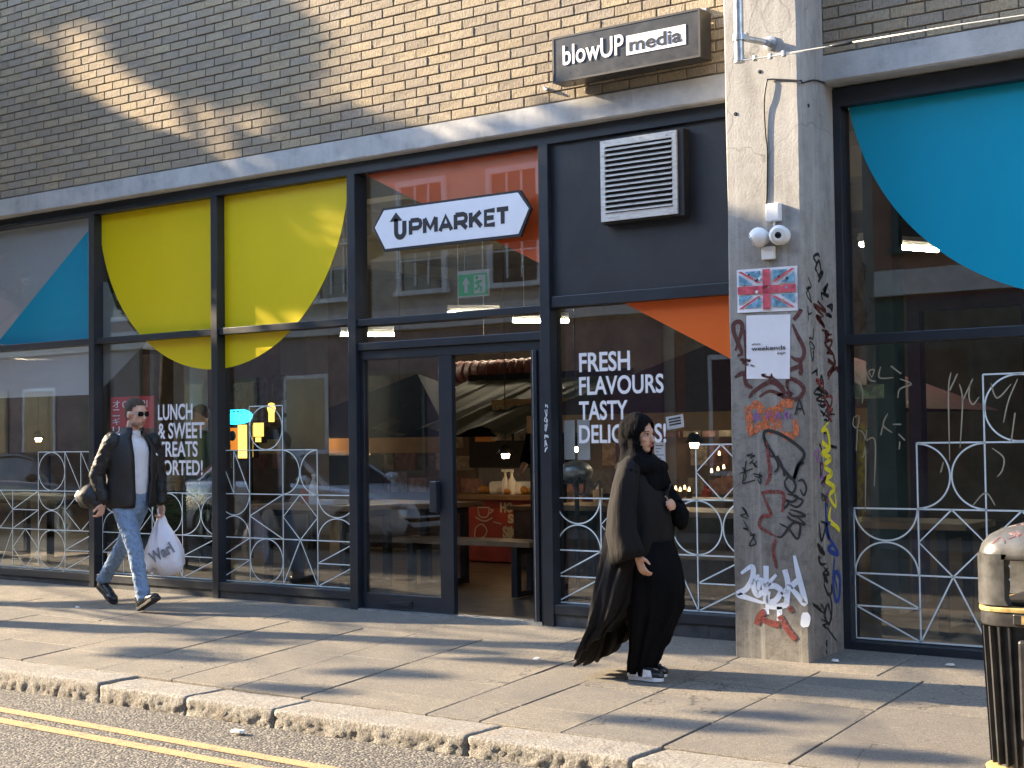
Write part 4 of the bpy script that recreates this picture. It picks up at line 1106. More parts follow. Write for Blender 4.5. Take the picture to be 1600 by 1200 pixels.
fpan(-.185, .185, .28, .67, -.004, 0, m); m.build('door', BINB, bn, bevel=.012)
m = MB(); fpan(-.15, .15, .31, .62, -.012, 0, m); m.build('poster_frame', BPLAS, bn, bevel=.01)
m = MB(); fpan(-.13, .13, .33, .60, -.016, 0, m); m.build('notice_panel', simple('bin_panel', (.05, .05, .048), .5, var=.5), bn)
m = MB()
for k in range(9):
    x = -.17+k*.0425; fpan(x-.005, x+.005, .175, .26, -.012, 0, m)
m.build('lower_rib', BINB, bn)
# bands
m = MB(); m.loft([rrect(bw+.002, bd+.002, r0, .775), rrect(bw+.003, bd+.003, r0, .778), rrect(bw+.003, bd+.003, r0, .790), rrect(bw+.001, bd+.001, r0, .793)]); m.build('gold_band', GOLD, bn, smooth=True, angle=.5)
m = MB(); m.loft([rrect(bw*.935+.012, bd*.935+.012, r0, .135), rrect(bw*.935+.016, bd*.935+.016, r0, .138), rrect(bw*.935+.018, bd*.935+.018, r0, .16), rrect(bw*.935+.01, bd*.935+.01, r0, .165)]); m.build('gold_band', GOLD, bn, smooth=True, angle=.5)
m = MB(); m.loft([rrect(bw-.004, bd-.004, r0, .72), rrect(bw-.002, bd-.002, r0, .725), rrect(bw-.002, bd-.002, r0, .774)]); nb = m.build('name_band', BINB, bn, smooth=True, angle=.5)
m = MB(); m.box((BP.x-.2, fy-.004, bz+.727), (BP.x+.2, fy+.02, bz+.771)); m.build('name_plate', BPLAS, bn, bevel=.006)
text_obj('lettering', 'LITTER', BP.x-.165, BP.x+.165, bz+.733, bz+.765, fy-.005, GOLD, bn, bold=.02, depth=.002)
# hood with openings: four corner posts, dome and lip
for sx in (-1, 1):
    for sy in (-1, 1):
        m = MB(); ring = []
        cxp, cyp = BP.x+sx*(bw-.07), BP.y+sy*(bd-.06)
        rings = []
        for z in (.80, .825, .975, 1.0):
            e = .012 if z in (.80, 1.0) else 0
            pts = []
            base = [( .07, .06), (-.055-e, .06), (-.075-e, -.0), (-.02, -.065-e), (.07, -.065-e)]
            n = 6
            arc = [(.07-.10+.10*math.cos(a), .06-.10+.10*math.sin(a)) for a in [PI/2*k/n for k in range(n+1)]]
            pts = [(cxp+sx*x, cyp+sy*y, bz+z) for x, y in arc+[(-.06-e, .06), (-.06-e, .0), (-.03, -.05-e), (.07, -.05-e)]]
            rings.append(pts)
        m.loft(rings); m.build('hood_post', BINT, bn, smooth=True, angle=.6)
m = MB(); m.box((BP.x-bw+.06, BP.y-bd+.06, bz+.80), (BP.x+bw-.06, BP.y+bd-.06, bz+.81)); m.tube([(BP.x, BP.y, bz+.8), (BP.x, BP.y, bz+1.0)], .05, 10); m.build('inner_liner', BPLAS, bn)
m = MB(); rings = []
for z, s_ in ((.975, -.012), (.98, 0), (1.0, .0), (1.035, -.010), (1.068, -.035), (1.095, -.08), (1.115, -.15), (1.128, -.25)):
    rings.append(rrect(bw+s_, max(.03, bd+s_*.95), max(.02, r0+s_*.4) if s_ > -.2 else .03, z))
m.loft(rings); dome = m.build('dome_top', BINT, bn, smooth=True)
# graffiti marks on the dome
m = MB()
rr = random.Random(4)
for k in range(5):
    P_ = []
    x, y = BP.x-bw+.06+rr.random()*.2, BP.y-bd+.03+rr.random()*.1
    for j in range(6):
        x += rr.uniform(-.03, .035); y += rr.uniform(-.02, .02); hit, loc_, _n, _i = dome.ray_cast(Vector((x, y, bz+3)), Vector((0, 0, -1)))
        if hit: P_.append(loc_+Vector((0, 0, .001)))
    if len(P_) < 2: continue
    m.tube(cr(P_, 4), .0018, 4)
m.build('graffiti_tag', simple('pink_marker', (.22, .09, .09), .6), bn)

# emergency exit sign hanging behind the fanlight
EY = .75
a_, b_ = px(716, 430, EY), px(761.5, 459.5, EY)
t = empty('exit_sign', (a_.x, EY, b_.z)); tag(t, 'green emergency exit sign with arrow and running figure above the doorway', 'exit sign')
EG = simple('exit_green', (.0, .34, .14), .4, var=.05, Emission_Color=(0, .34, .14, 1), Emission_Strength=.02)
m = MB(); m.box((a_.x-.01, EY+.004, b_.z-.012), (b_.x+.01, EY+.02, a_.z+.03)); m.build('housing', WPLAS, t)
m = MB(); m.box((a_.x, EY, b_.z), (b_.x, EY+.004, a_.z)); m.build('face', EG, t)
w_, h_e = b_.x-a_.x, a_.z-b_.z
m = MB(); m.box((a_.x+w_*.55, EY-.002, b_.z+h_e*.08), (a_.x+w_*.93, EY+.0, a_.z-h_e*.08)); m.build('white_half', WHITE, t)
m = MB(); ax_ = a_.x+w_*.27; m.prism([(ax_-w_*.14, b_.z+h_e*.5), (ax_, a_.z-h_e*.12), (ax_+w_*.14, b_.z+h_e*.5), (ax_+w_*.055, b_.z+h_e*.56), (ax_+w_*.055, b_.z+h_e*.14), (ax_-w_*.055, b_.z+h_e*.14), (ax_-w_*.055, b_.z+h_e*.56)], EY-.002, EY); m.build('arrow', WHITE, t)
m = MB(); q_ = lambda u, v: (a_.x+w_*u, EY-.0035, b_.z+h_e*v)
for P_ in ([q_(.66, .66), q_(.72, .42)], [q_(.72, .42), q_(.80, .32), q_(.77, .14)], [q_(.72, .44), q_(.66, .30), q_(.58, .26)], [q_(.67, .64), q_(.76, .60), q_(.82, .66)], [q_(.66, .62), q_(.60, .52)]): ribbon(m, P_, .022, (0, -1, 0))
m.lathe([(0, 0), (.016, 0), (.016, .002), (0, .002)], q_(.655, .80), (0, -1, 0), 12); m.build('running_figure', EG, t)
for u in (.2, .8):
    m = MB(); m.tube([(a_.x+w_*u, EY+.012, a_.z+.03), (a_.x+w_*u, EY+.012, 4.6)], .004, 5); m.build('hanger', STEEL, t)
# small litter on the pavement
SCRAP = simple('scrap_paper', (.6, .58, .52), .8)
for k, (u, v, lab) in enumerate(((121, 950, 'tiny white scrap on the pavement left of the man'), (812, 972, 'pale scrap on the apron by the open door'), (838, 1031, 'white scrap on the slab left of the cloak hem'), (1247, 1027, 'white fleck at the foot of the pillar'), (1306, 1034, 'pale scrap in the corner right of the pillar'), (1485, 1040, 'small scrap under the right-hand window'), (372, 1144, 'crushed white scrap in the gutter by the kerb'))):
    p = pg(u, v) if v < 1100 else pz(u, v, ZR+.012); r_ = random.Random(k); m = MB(); s_ = .018 if v < 1100 else .035
    P_ = [(p.x+s_*1.6*math.cos(a)*r_.uniform(.6, 1.2), p.y+s_*math.sin(a)*r_.uniform(.6, 1.2)) for a in [2*PI*i/7 for i in range(7)]]
    m.loft([[(x, y, p.z+.003) for x, y in P_], [(p.x+(x-p.x)*.8, p.y+(y-p.y)*.8, p.z+.012*r_.uniform(.6, 1.4)) for x, y in P_]]); tag(m.build('paper_scrap', SCRAP), lab, 'litter')

# ================================================================== ACROSS THE STREET (seen in the glass)
def opp(x, y=400, Y=None): return px(x, y, 2*YG+10.6).x
OY = -10.6
CREAM = simple('cream_render', (.36, .33, .27), .85, var=.12, scale=1.2, bump=.2)
BAND = simple('pale_cornice', (.50, .49, .46), .8, var=.1)
PURP = simple('purple_paint', (.085, .05, .085), .5, var=.2)
DGREEN = simple('dark_green_paint', (.035, .06, .055), .5, var=.2)
SASHW = simple('white_sash_paint', (.62, .64, .64), .5, var=.05)
DGL = simple('dark_window_glass', (.03, .035, .04), .08, var=.2)
REDB = simple('red_brick_wall', (.22, .10, .065), .85, var=.3, scale=30, bump=.3)
SLATE = simple('slate_roof', (.07, .07, .08), .7, var=.3, scale=12)
mb = MB(); mb.add([(-95, -8.75, ZR+.12), (45, -8.75, ZR+.12), (45, -8.74, ZR-.02), (-95, -8.74, ZR-.02), (-95, -30, ZR+.12), (45, -30, ZR+.12)], [(0, 1, 5, 4), (0, 3, 2, 1)])
tag(mb.build('far_pavement', SLAB), 'pavement on the other side of the street', kind='structure')
def terrace(xa, xb, h, wallm, seed, label, sash_x=None, ground=PURP, band=True, wm=None):
    t = empty('terrace_building', ((xa+xb)/2, OY, ZR+.12)); tag(t, label, 'building', 'buildings across the street')
    z0 = ZR+.1
    m = MB(); m.box((xa, OY-9, z0), (xb, OY, h)); m.build('wall', wallm, t)
    if band:
        m = MB(); m.box((xa-.01, OY, 6.05), (xb+.01, OY+.12, 6.65)); m.build('cornice', BAND, t)
        m = MB(); m.box((xa, OY, 3.25), (xb, OY+.16, 3.6)); m.build('fascia', BAND, t)
    xsn = sash_x if sash_x else [xa+1.3+2.7*k for k in range(int((xb-xa-1.6)/2.7)+1)]
    for x in xsn:
        for zb_, zt__ in ((4.0, 5.75),)+(((7.3, 8.9),) if h > 9.5 else ()):
            w = .55
            m = MB(); m.box((x-w, OY, zb_-.08), (x-w+.09, OY+.06, zt__)); m.box((x+w-.09, OY, zb_-.08), (x+w, OY+.06, zt__)); m.box((x-w, OY, zt__), (x+w, OY+.06, zt__+.1)); m.box((x-w-.05, OY, zb_-.16), (x+w+.05, OY+.1, zb_-.08))
            m.box((x-w+.09, OY, (zb_+zt__)/2-.03), (x+w-.09, OY+.05, (zb_+zt__)/2+.03))
            for k in (-.15, .15): m.box((x+k-.015, OY+.004, zb_), (x+k+.015, OY+.03, zt__))
            for zz in (zb_+.45, zt__-.45): m.box((x-w+.09, OY+.005, zz-.012), (x+w-.09, OY+.028, zz+.012))
            f = m.build('window', wm or SASHW, t)
            m = MB(); m.box((x-w+.09, OY-.02, zb_-.08), (x+w-.09, OY+.004, zt__)); m.build('pane', DGL, f)
    # shopfronts below
    m = MB(); m.box((xa+.2, OY, z0), (xb-.2, OY+.06, 3.2)); m.build('shopfront', ground, t)
    r = random.Random(seed); x = xa+.6
    while x < xb-1.8:
        w = r.choice([1.1, 1.5, .9]); 
        if r.random() < .7:
            m = MB(); m.box((x, OY+.06, .75), (x+w, OY+.09, 2.55)); f = m.build('shop_window', SASHW if r.random() < .4 else DGREEN, t)
            m = MB(); m.box((x+.07, OY+.075, .82), (x+w-.07, OY+.095, 2.48)); m.build('pane', DGL, f)
        else:
            m = MB(); m.box((x, OY+.06, z0), (x+.9, OY+.1, 2.3)); m.build('door', DGREEN, t)
        x += w+r.uniform(.3, .9)
    return t
s0, s1_ = opp(660), opp(805)
sp = s1_-s0
sx_ = [s0+sp*k for k in range(-3, 3)]
terrace(s0-3.6*sp, s0+2.5*sp, 8.2, CREAM, 1, 'cream rendered terrace with white sash windows over purple shopfronts', [x for x in sx_ if s0-3.4*sp < x < s0+2.3*sp])
terrace(s0+2.5*sp+.02, 14, 10.5, REDB, 2, 'red brick terrace behind the camera', ground=DGREEN, wm=DGREEN)
terrace(-36, s0-3.6*sp-.02, 9.2, REDB, 3, 'red brick terrace farther up the street', ground=PURP)
terrace(-62, -36.02, 10.2, CREAM, 4, 'tall cream terrace farthest up the street', ground=DGREEN)
# same-side neighbour and the street end
m = MB(); m.box((-95, -24, -.3), (-88, 12, 11)); tag(m.build('street_end_building', REDB), 'brick building closing the far end of the street', 'building')
m = MB(); m.box((30, -24, -.3), (36, 12, 12)); tag(m.build('street_end_building', CREAM), 'pale building closing the near end of the street', 'building')

# parked cars
def car(x, y, length, colr, label, name='parked_car', hdir=1):
    """hdir 1: bonnet towards +x"""
    L = length; t = empty(name, (x+L/2, y+.9, ZR)); tag(t, label, 'car', 'cars parked across the street')
    def sec(u, w, zb, zt, r=.12, n=4):
        xx = x+(u if hdir > 0 else 1-u)*L; out = []
        for sx, sz, a0 in ((1, 1, 0), (-1, 1, PI/2), (-1, -1, PI), (1, -1, 3*PI/2)):
            for k in range(n): a = a0+PI/2*k/(n-1); out.append((xx, y+.9+sx*(w-r)+r*math.cos(a), ZR+(zt-r if sz > 0 else zb+r)+r*math.sin(a)))
        return out
    m = MB(); m.loft([sec(0, .62, .38, .80), sec(.012, .78, .30, .92), (sec(.06, .87, .24, 1.0)), sec(.2, .90, .22, 1.0), sec(.5, .90, .22, .98), sec(.72, .90, .22, .93), sec(.88, .87, .22, .84), sec(.965, .78, .24, .72), sec(.992, .68, .30, .62), sec(1, .55, .36, .54)])
    b = m.build('body', colr, t, smooth=True, angle=.9)
    def csec(u, w, z, r=.05): 
        xx = x+(u if hdir > 0 else 1-u)*L; return [(xx, y+.9-w, ZR+z), (xx, y+.9+w, ZR+z)]
    prof = [(.10, .72, .98), (.20, .66, 1.32), (.30, .62, 1.42), (.45, .61, 1.44), (.55, .63, 1.38), (.70, .74, .95)]
    m = MB(); rings = []
    for u, w, z in prof:
        xx = x+(u if hdir > 0 else 1-u)*L
        rings.append([(xx, y+.9-.80, ZR+.93), (xx, y+.9-w-.03, ZR+z-.05), (xx, y+.9-w+.06, ZR+z), (xx, y+.9+w-.06, ZR+z), (xx, y+.9+w+.03, ZR+z-.05), (xx, y+.9+.80, ZR+.93)])
    m.loft(rings); m.build('cabin_glass', DGL, t, smooth=False)
    m = MB(); rr_ = []
    for u, w, z in prof[1:5]:
        xx = x+(u if hdir > 0 else 1-u)*L; rr_.append([(xx, y+.9-w, ZR+z-.015), (xx, y+.9-w+.06, ZR+z+.012), (xx, y+.9+w-.06, ZR+z+.012), (xx, y+.9+w, ZR+z-.015)])
    m.loft(rr_, True)
    for sg_ in (-1, 1):
        pl_ = [(x+(u if hdir > 0 else 1-u)*L, y+.9+sg_*(w+.035), ZR+z-.045) for u, w, z in prof]
        m.tube(pl_, .035, 6)
    xx = x+(.42 if hdir > 0 else .58)*L
    m.build('roof', colr, t, smooth=True, angle=.8)
    for u in (.18, .80):
        for sg_ in (-1, 1):
            xx = x+(u if hdir > 0 else 1-u)*L; c = (xx, y+.9+sg_*.90, ZR+.33)
            m = MB(); m.lathe([(0, -.22), (.31, -.22), (.33, -.18), (.33, -.02), (.30, .01), (.22, .0)], c, (0, sg_, 0), 26); w_ = m.build('wheel', BPLAS, t, smooth=True, angle=.6)
            m = MB(); m.lathe([(.23, -.01), (.22, .008), (.07, -.02), (.0, .0)], c, (0, sg_, 0), 26)
            for k in range(5):
                a = 2*PI*k/5; m.box((c[0]+.14*math.cos(a)-.03, c[1]+sg_*.002-.01, c[2]+.14*math.sin(a)-.08), (c[0]+.14*math.cos(a)+.03, c[1]+sg_*.002+.01, c[2]+.14*math.sin(a)+.08))
            m.build('rim', STEEL, w_)
    xf = x+L if hdir > 0 else x
    for sg_ in (-1, 1):
        hm = blob([('e', (xf-hdir*.16, y+.9+sg_*.64, ZR+.66), (.17, .15, .075))], .02, 2); mesh_obj('headlight', hm, simple('headlamp', (.55, .56, .58), .08), t)
    m = MB(); m.box((xf-hdir*.10, y+.9-.36, ZR+.50), (xf+hdir*.012, y+.9+.36, ZR+.68)); m.build('grille', BPLAS, t, bevel=.03)
    m = MB(); m.lathe([(.07, 0), (.075, .01), (.065, .015), (.06, .01)], (xf+hdir*.012, y+.9, ZR+.60), (hdir, 0, 0), 20); 
    for k in range(3):
        a = PI/2+2*PI*k/3; m.tube([(xf+hdir*.02, y+.9, ZR+.60), (xf+hdir*.02, y+.9+.065*math.cos(a), ZR+.60+.065*math.sin(a))], .008, 5)
    m.build('badge', STEEL, t)
    m = MB(); m.box((xf-hdir*.08, y+.9-.6, ZR+.27), (xf-hdir*.006, y+.9+.6, ZR+.42)); m.build('lower_intake', BPLAS, t, bevel=.02)
    for sg_ in (-1, 1):
        xx = x+(.64 if hdir > 0 else .36)*L; hm = blob([('e', (xx, y+.9+sg_*1.0, ZR+1.02), (.09, .12, .075))], .02, 2); mesh_obj('wing_mirror', hm, colr, t)
    return t
CARW = simple('silver_white_paint', (.78, .80, .82), .16, .25, var=.03); CARD = simple('dark_car_paint', (.03, .033, .037), .14, var=.1); CARG = simple('grey_car_paint', (.16, .17, .18), .2, .4, var=.05)
gp = px(640, 868, 0)
car(-17.9, -8.3, 4.65, CARW, 'silver white coupe parked across the street, mirrored in the door glass')
car(-24.2, -8.35, 4.5, CARD, 'dark hatchback parked behind the silver white coupe')
car(-31, -8.3, 4.6, CARG, 'grey saloon parked farthest up the street')

# ------------------------------------------------------------------ street trees up the road (they shade the shopfront)
BARK = simple('bark', (.09, .07, .05), .9, var=.4, scale=14, bump=.6)
def m_leaf(name, c1, c2):
    t = NT(name); g = t.n('ShaderNodeNewGeometry').outputs['Random Per Island']
    c = t.ramp(g, [(0, c1), (1, c2)])
    d = t.n('ShaderNodeBsdfDiffuse'); t.l(c, d.inputs[0]); tl = t.n('ShaderNodeBsdfTranslucent'); t.l(c, tl.inputs[0])
    m = t.n('ShaderNodeMixShader', ins={'Fac': .35}); t.l(d.outputs[0], m.inputs[1]); t.l(tl.outputs[0], m.inputs[2]); t.l(m.outputs[0], t.out.inputs[0]); return t.m
LEAF = m_leaf('leaves', (.035, .065, .02), (.10, .13, .035))
def tree(x, y, h, clumps, seed, label, nleaf=5200):
    r = random.Random(seed); t = empty('street_tree', (x, y, gz(x, y))); tag(t, label, 'tree', 'street trees up the road')
    m = MB(); z0 = gz(x, y) if y > KY else ZR
    top = Vector((x+.15, y, h*.62))
    m.tube(cr([(x, y, z0-.1), (x+.05, y+.03, h*.3), top], 5), [.19-.011*k for k in range(11)], 10)
    for c, rad in clumps:
        c = Vector(c); a_ = Vector((x, y, h*.34)).lerp(top, r.random())
        m.tube(cr([a_, a_.lerp(c, .5)+Vector((0, 0, .25)), c], 4), [(.075-.007*k)*(1 if rad > .3 else .25) for k in range(9)], 6)
        for _ in range(5):
            d = Vector((r.gauss(0, 1), r.gauss(0, 1), r.gauss(0, .7))).normalized()*rad*.85; m.tube([c, c+d*.5+Vector((0, 0, .08)), c+d], [.02*min(1, rad*1.6), .012*min(1, rad*1.6), .004], 5)
    m.build('trunk', BARK, t, smooth=True)
    tot = sum(rad**3*1.0 for c, rad in clumps); V = []; Fc = []
    for c, rad in clumps:
        n = int(nleaf*rad**3/tot)+(40 if rad < .3 else 0); c = Vector(c)
        for _ in range(n):
            d = Vector((r.gauss(0, 1), r.gauss(0, 1), r.gauss(0, 1))).normalized()*rad*(r.random()**.42)*Vector((1, 1, .72)).length/1.6
            p = c+Vector((d.x*1.1, d.y*.5, d.z*.85)); s_ = r.uniform(.06, .12)
            a_ = Vector((r.gauss(0, 1), r.gauss(0, 1), r.gauss(0, .6))).normalized(); b_ = a_.cross(Vector((r.gauss(0, 1), r.gauss(0, 1), r.gauss(0, 1)))).normalized()
            o = len(V); V += [tuple(p-a_*s_), tuple(p+b_*s_*.45), tuple(p+a_*s_), tuple(p-b_*s_*.45)]; Fc.append((o, o+1, o+2, o+3))
    me = bpy.data.meshes.new('crown'); me.from_pydata(V, [], Fc); o = mesh_obj('crown', me, LEAF, t, smooth=False); tag(o, kind='stuff')
def occ(X0, Z0, tt, dy=0, Y0=0): return (X0-tt*LX, Y0-tt*LY+dy, Z0-tt*LZ)   # where something must stand to shade facade point (X0, Z0)
rt = random.Random(17)
groups = {0: [], 1: [], 2: []}
tx = [-13.2, -17.2, -21.8]
def add_target(X0, Z0, rad, tmin=5.6, tmax=9.5, Y0=0):
    tt = rt.uniform(tmin, tmax); tt = max(tt, X0+12.3)
    p = occ(X0, Z0, tt, 0, Y0); k = min(range(3), key=lambda i: abs(tx[i]-p[0])); groups[k].append((p, rad))
for i in range(13):
    for j in range(4):
        X0 = -13.6+i*.85+rt.uniform(-.25, .25); Z0 = .8+j*.85+rt.uniform(-.2, .2)
        if X0 > -7.2: Z0 = min(Z0, 2.85)
        if X0 > -4.7: add_target(min(X0, -3.95), min(Z0, 2.2), .55, Y0=-.36); continue
        if -10.3 < X0 < -8.0 and 1.9 < Z0 < 3.5: continue
        add_target(X0, Z0, rt.uniform(.55, .75))
for i in range(7):
    for j in range(3):
        if (i+2*j) % 4 == 1 or rt.random() < .12: continue
        X0 = -14.5+i*.95+rt.uniform(-.2, .2); Z0 = 4.1+j*.95+rt.uniform(-.2, .2)
        if X0 > -9.3-(Z0-4)*.2 or (-11.6 < X0 < -10.6 and Z0 < 4.6): continue
        add_target(X0, Z0, rt.uniform(.6, .8), 7, 10.5)
for k_i in range(20):
    xg, yg = rt.uniform(-9.5, -2.6), rt.uniform(-2.7, -.7)
    tt = rt.uniform(9, 13); p = (xg-tt*LX, yg-tt*LY, -tt*LZ); k = min(range(3), key=lambda i: abs(tx[i]-p[0])); groups[k].append((p, rt.uniform(.13, .24)))
TL = ['slim street tree nearest the shopfront, out of view to the left', 'middle street tree up the road from the shopfront', 'farthest street tree up the road']
for k in range(3):
    tree(tx[k], -2.45, 7.2, groups[k], 30+k, TL[k], nleaf=15000)

# ================================================================== INSIDE THE MARKET HALL
FLOOR = simple('hall_floor', (.11, .085, .06), .45, var=.25, scale=2)
CEIL = simple('hall_ceiling', (.30, .27, .22), .8, var=.15, scale=1.5)
HWALL = simple('hall_wall', (.15, .12, .10), .8, var=.35, scale=2)
WOOD = simple('table_wood', (.20, .12, .06), .5, var=.3, scale=5, obj=False); METB = simple('black_metal', (.02, .02, .022), .4)
RED = simple('red_board', (.36, .045, .03), .55, var=.3, scale=4); NAVY = simple('navy_canvas', (.012, .018, .03), .8, var=.3); OLIVE = simple('olive_canvas', (.035, .038, .025), .8, var=.4, scale=9)
ORNG = simple('orange_canvas', (.45, .17, .04), .7, var=.2); TAN = simple('tan_banner', (.42, .24, .09), .7, var=.15); CREAMP = simple('cream_letters', (.60, .50, .30), .7)
HZ = 4.6; HY = 14.0
m = MB(); m.box((-26, YG+.25, -.25), (6, HY, -.012)); tag(m.build('hall_floor', FLOOR), 'brown floor of the market hall behind the glass', kind='structure')
m = MB(); m.box((-26, .46, HZ), (6, HY, HZ+.2)); tag(m.build('hall_ceiling', CEIL), 'beige ceiling of the market hall', kind='structure')
m = MB(); m.box((-26, HY, -.2), (6, HY+.2, HZ)); m.box((-26.2, .4, -.2), (-26, HY, HZ)); m.box((6, .4, -.2), (6.2, HY, HZ)); tag(m.build('hall_wall', HWALL), 'dark rear wall of the market hall', kind='structure')
beams = empty('ceiling_beams', (-8, 4, HZ)); tag(beams, 'beige concrete beams under the hall ceiling', 'beams')
for yy in (2.2, 4.6, 7, 9.4): 
    m = MB(); m.box((-26, yy, HZ-.35), (6, yy+.3, HZ)); m.build('beam', CEIL, beams)
for xx in (-22, -17.5, -13, -8.8, -4.4, 0):
    m = MB(); m.box((xx, .5, HZ-.22), (xx+.25, HY, HZ-.01)); m.build('cross_beam', CEIL, beams)
TUBE = m_emit('lit_tube', (1, .86, .62), 26.0)
def tube_light(u, v, Y, lab, w=1.2, ang=.25):
    c = px(u, v, Y); t = empty('ceiling_light', c); tag(t, lab, 'light', 'strip lights in the market hall')
    a_ = Vector((c.x-w/2, c.y-ang, c.z)); b_ = Vector((c.x+w/2, c.y+ang, c.z))
    m = MB(); m.tube([a_, b_], .024, 8); m.build('tube', TUBE, t)
    m = MB(); m.tube([a_+Vector((0, 0, .06)), b_+Vector((0, 0, .06))], .05, 6); m.tube([a_.lerp(b_, .2), a_.lerp(b_, .2)+Vector((0, 0, max(.1, HZ-c.z)))], .006, 4); m.build('housing', WPLAS, t)
tube_light(740, 489.5, 6.5, 'lit strip light seen left of centre through the fanlight over the door', .45)
tube_light(845, 501, 6.5, 'lit strip light beside the mullion right of the fanlight', .5)
tube_light(574, 522.5, 6.0, 'lit strip light at the left end of the fanlight', .5)
tube_light(778, 540, 9.0, 'lit strip light at the top of the open doorway', .5)
tube_light(1406, 386, 4.6, 'lit strip light behind the blue disc window', .4, .45)
tube_light(300, 470, 6.5, 'lit strip light hidden behind the yellow disc', .8)
tube_light(60, 560, 7.5, 'lit strip light deep behind the pale film', .8)
tube_light(1126, 600, 4.5, 'warm lamp hanging beside the pillar behind the orange triangle', .28, .02)
# column inside
def column(u, Y, w, mat, lab):
    c = px(u, 700, Y); m = MB(); m.box((c.x-w/2, Y, -.01), (c.x+w/2, Y+w, HZ)); tag(m.build('hall_column', mat), lab, 'column')
column(284, 2.2, .26, simple('white_column', (.55, .56, .56), .6), 'white column inside the hall behind the SORTED lettering')
column(458, 2.6, .36, simple('grey_column', (.20, .19, .175), .7), 'grey column inside the hall behind the lattice')
column(1378, 1.9, .22, DGREEN, 'dark green column inside the hall beside the pillar')
column(160, 4.5, .5, DGREEN, 'dark green column deep inside the hall')
# duct
m = MB(); dz_ = px(760, 580, 6.0).z; dA, dB = px(694, 580, 6).x, px(850, 580, 6).x; m.tube([(dA, 6.0, dz_), (dB, 6.0, dz_)], .13, 16)
for k in range(int((dB-dA)/.12)): xk = dA+k*.12; m.lathe([(.13, 0), (.143, .025), (.13, .05)], (xk, 6.0, dz_), (1, 0, 0), 16)
tag(m.build('duct', simple('red_duct', (.13, .028, .022), .6), smooth=True), 'ribbed dark red duct under the ceiling inside the doorway', 'duct')
# canopies: gazebo tents
def gazebo(u, v, Y, w, d, drop, mat, trim, lab):
    c = px(u, v, Y); t = empty('stall_canopy', (c.x, c.y, c.z)); tag(t, lab, 'canopy')
    e = c.z-drop; m = MB(); A_ = [(c.x-w/2, Y-d/2, e), (c.x+w/2, Y-d/2, e), (c.x+w/2, Y+d/2, e), (c.x-w/2, Y+d/2, e)]
    m.add([tuple(c)]+A_, [(0, 1, 2), (0, 2, 3), (0, 3, 4), (0, 4, 1)]); m.build('roof', mat, t)
    m = MB(); m.box((c.x-w/2-.004, Y-d/2-.004, e-.16), (c.x+w/2+.004, Y-d/2+.01, e+.004)); m.build('valance', trim, t)
    for sx in (-1, 1):
        m = MB(); m.box((c.x+sx*(w/2-.03)-.02, Y-d/2+.02, 0), (c.x+sx*(w/2-.03)+.02, Y-d/2+.06, e)); m.build('leg', METB, t)
    return t, e
gazebo(652, 584, 4.6, 3.0, 2.6, .75, NAVY, TAN, 'navy gazebo canopy behind the closed door leaf')
gazebo(1190, 505, 3.9, 3.6, 2.6, .85, simple('maroon_canvas', (.06, .02, .03), .8), TAN, 'maroon canopy with tan edge behind the FLAVOURS lettering')
gazebo(90, 470, 5.5, 3, 2.6, .8, NAVY, NAVY, 'navy canopy at the left end of the hall')
# Hong Kong stall
SYh = 4.2
st = empty('food_stall', px(780, 850, SYh)); tag(st, 'food stall with HONG KONG banner and red HO SIU SIK counter inside the doorway', 'food stall')
a_, b_ = px(728, 780, SYh), px(840, 852, SYh); 
m = MB(); m.box((a_.x-.1, SYh, 0.0), (b_.x+.35, SYh+.8, a_.z)); m.build('counter', RED, st, bevel=.01)
m = MB(); m.box((a_.x-.2, SYh-.05, a_.z), (b_.x+.4, SYh+.9, a_.z+.05)); m.build('counter_top', WOOD, st)
def ltx(s, u0, u1, v0, v1, Y, mat, parent, bold=.02, name='lettering'):
    A1, B1 = px(u0, v1, Y), px(u1, v1, Y); z1 = px((u0+u1)/2, v0, Y).z; z0 = px((u0+u1)/2, v1, Y).z
    return text_obj(name, s, A1.x, B1.x, z0, z1, Y-.004, mat, parent, bold=bold, depth=.003)
ltx('HO', 782, 802, 785, 801, SYh, CREAMP, st, .05); ltx('SiU', 794, 818, 803, 818, SYh, CREAMP, st, .05); ltx('SiK', 786, 810, 822, 842, SYh, CREAMP, st, .05)
# cup icon
cup = px(757, 800, SYh); m = MB(); y_ = SYh-.004
ribbon(m, [(cup.x-.09, y_, cup.z+.05), (cup.x+.07, y_, cup.z+.05), (cup.x+.05, y_, cup.z-.04), (cup.x+.01, y_, cup.z-.06), (cup.x-.03, y_, cup.z-.06), (cup.x-.07, y_, cup.z-.04)], .015, (0, -1, 0), closed=True)
ribbon(m, cr([(cup.x+.07, y_, cup.z+.03), (cup.x+.12, y_, cup.z+.02), (cup.x+.06, y_, cup.z-.02)], 5), .012, (0, -1, 0)); ribbon(m, cr([(cup.x-.12, y_, cup.z-.06), (cup.x, y_, cup.z-.10), (cup.x+.11, y_, cup.z-.06)], 5), .014, (0, -1, 0))
m.build('cup_emblem', CREAMP, st)
m = MB(); fc = px(752, 832, SYh); ribbon(m, cr([(fc.x-.08, y_, fc.z-.06), (fc.x-.07, y_, fc.z+.05), (fc.x+.02, y_, fc.z+.09), (fc.x+.08, y_, fc.z+.02), (fc.x+.03, y_, fc.z-.05)], 5, True), .014, (0, -1, 0), closed=True); ribbon(m, [(fc.x+.17, y_, fc.z+.12), (fc.x+.28, y_, fc.z+.10)], .012, (0, -1, 0)); m.build('food_emblem', CREAMP, st)
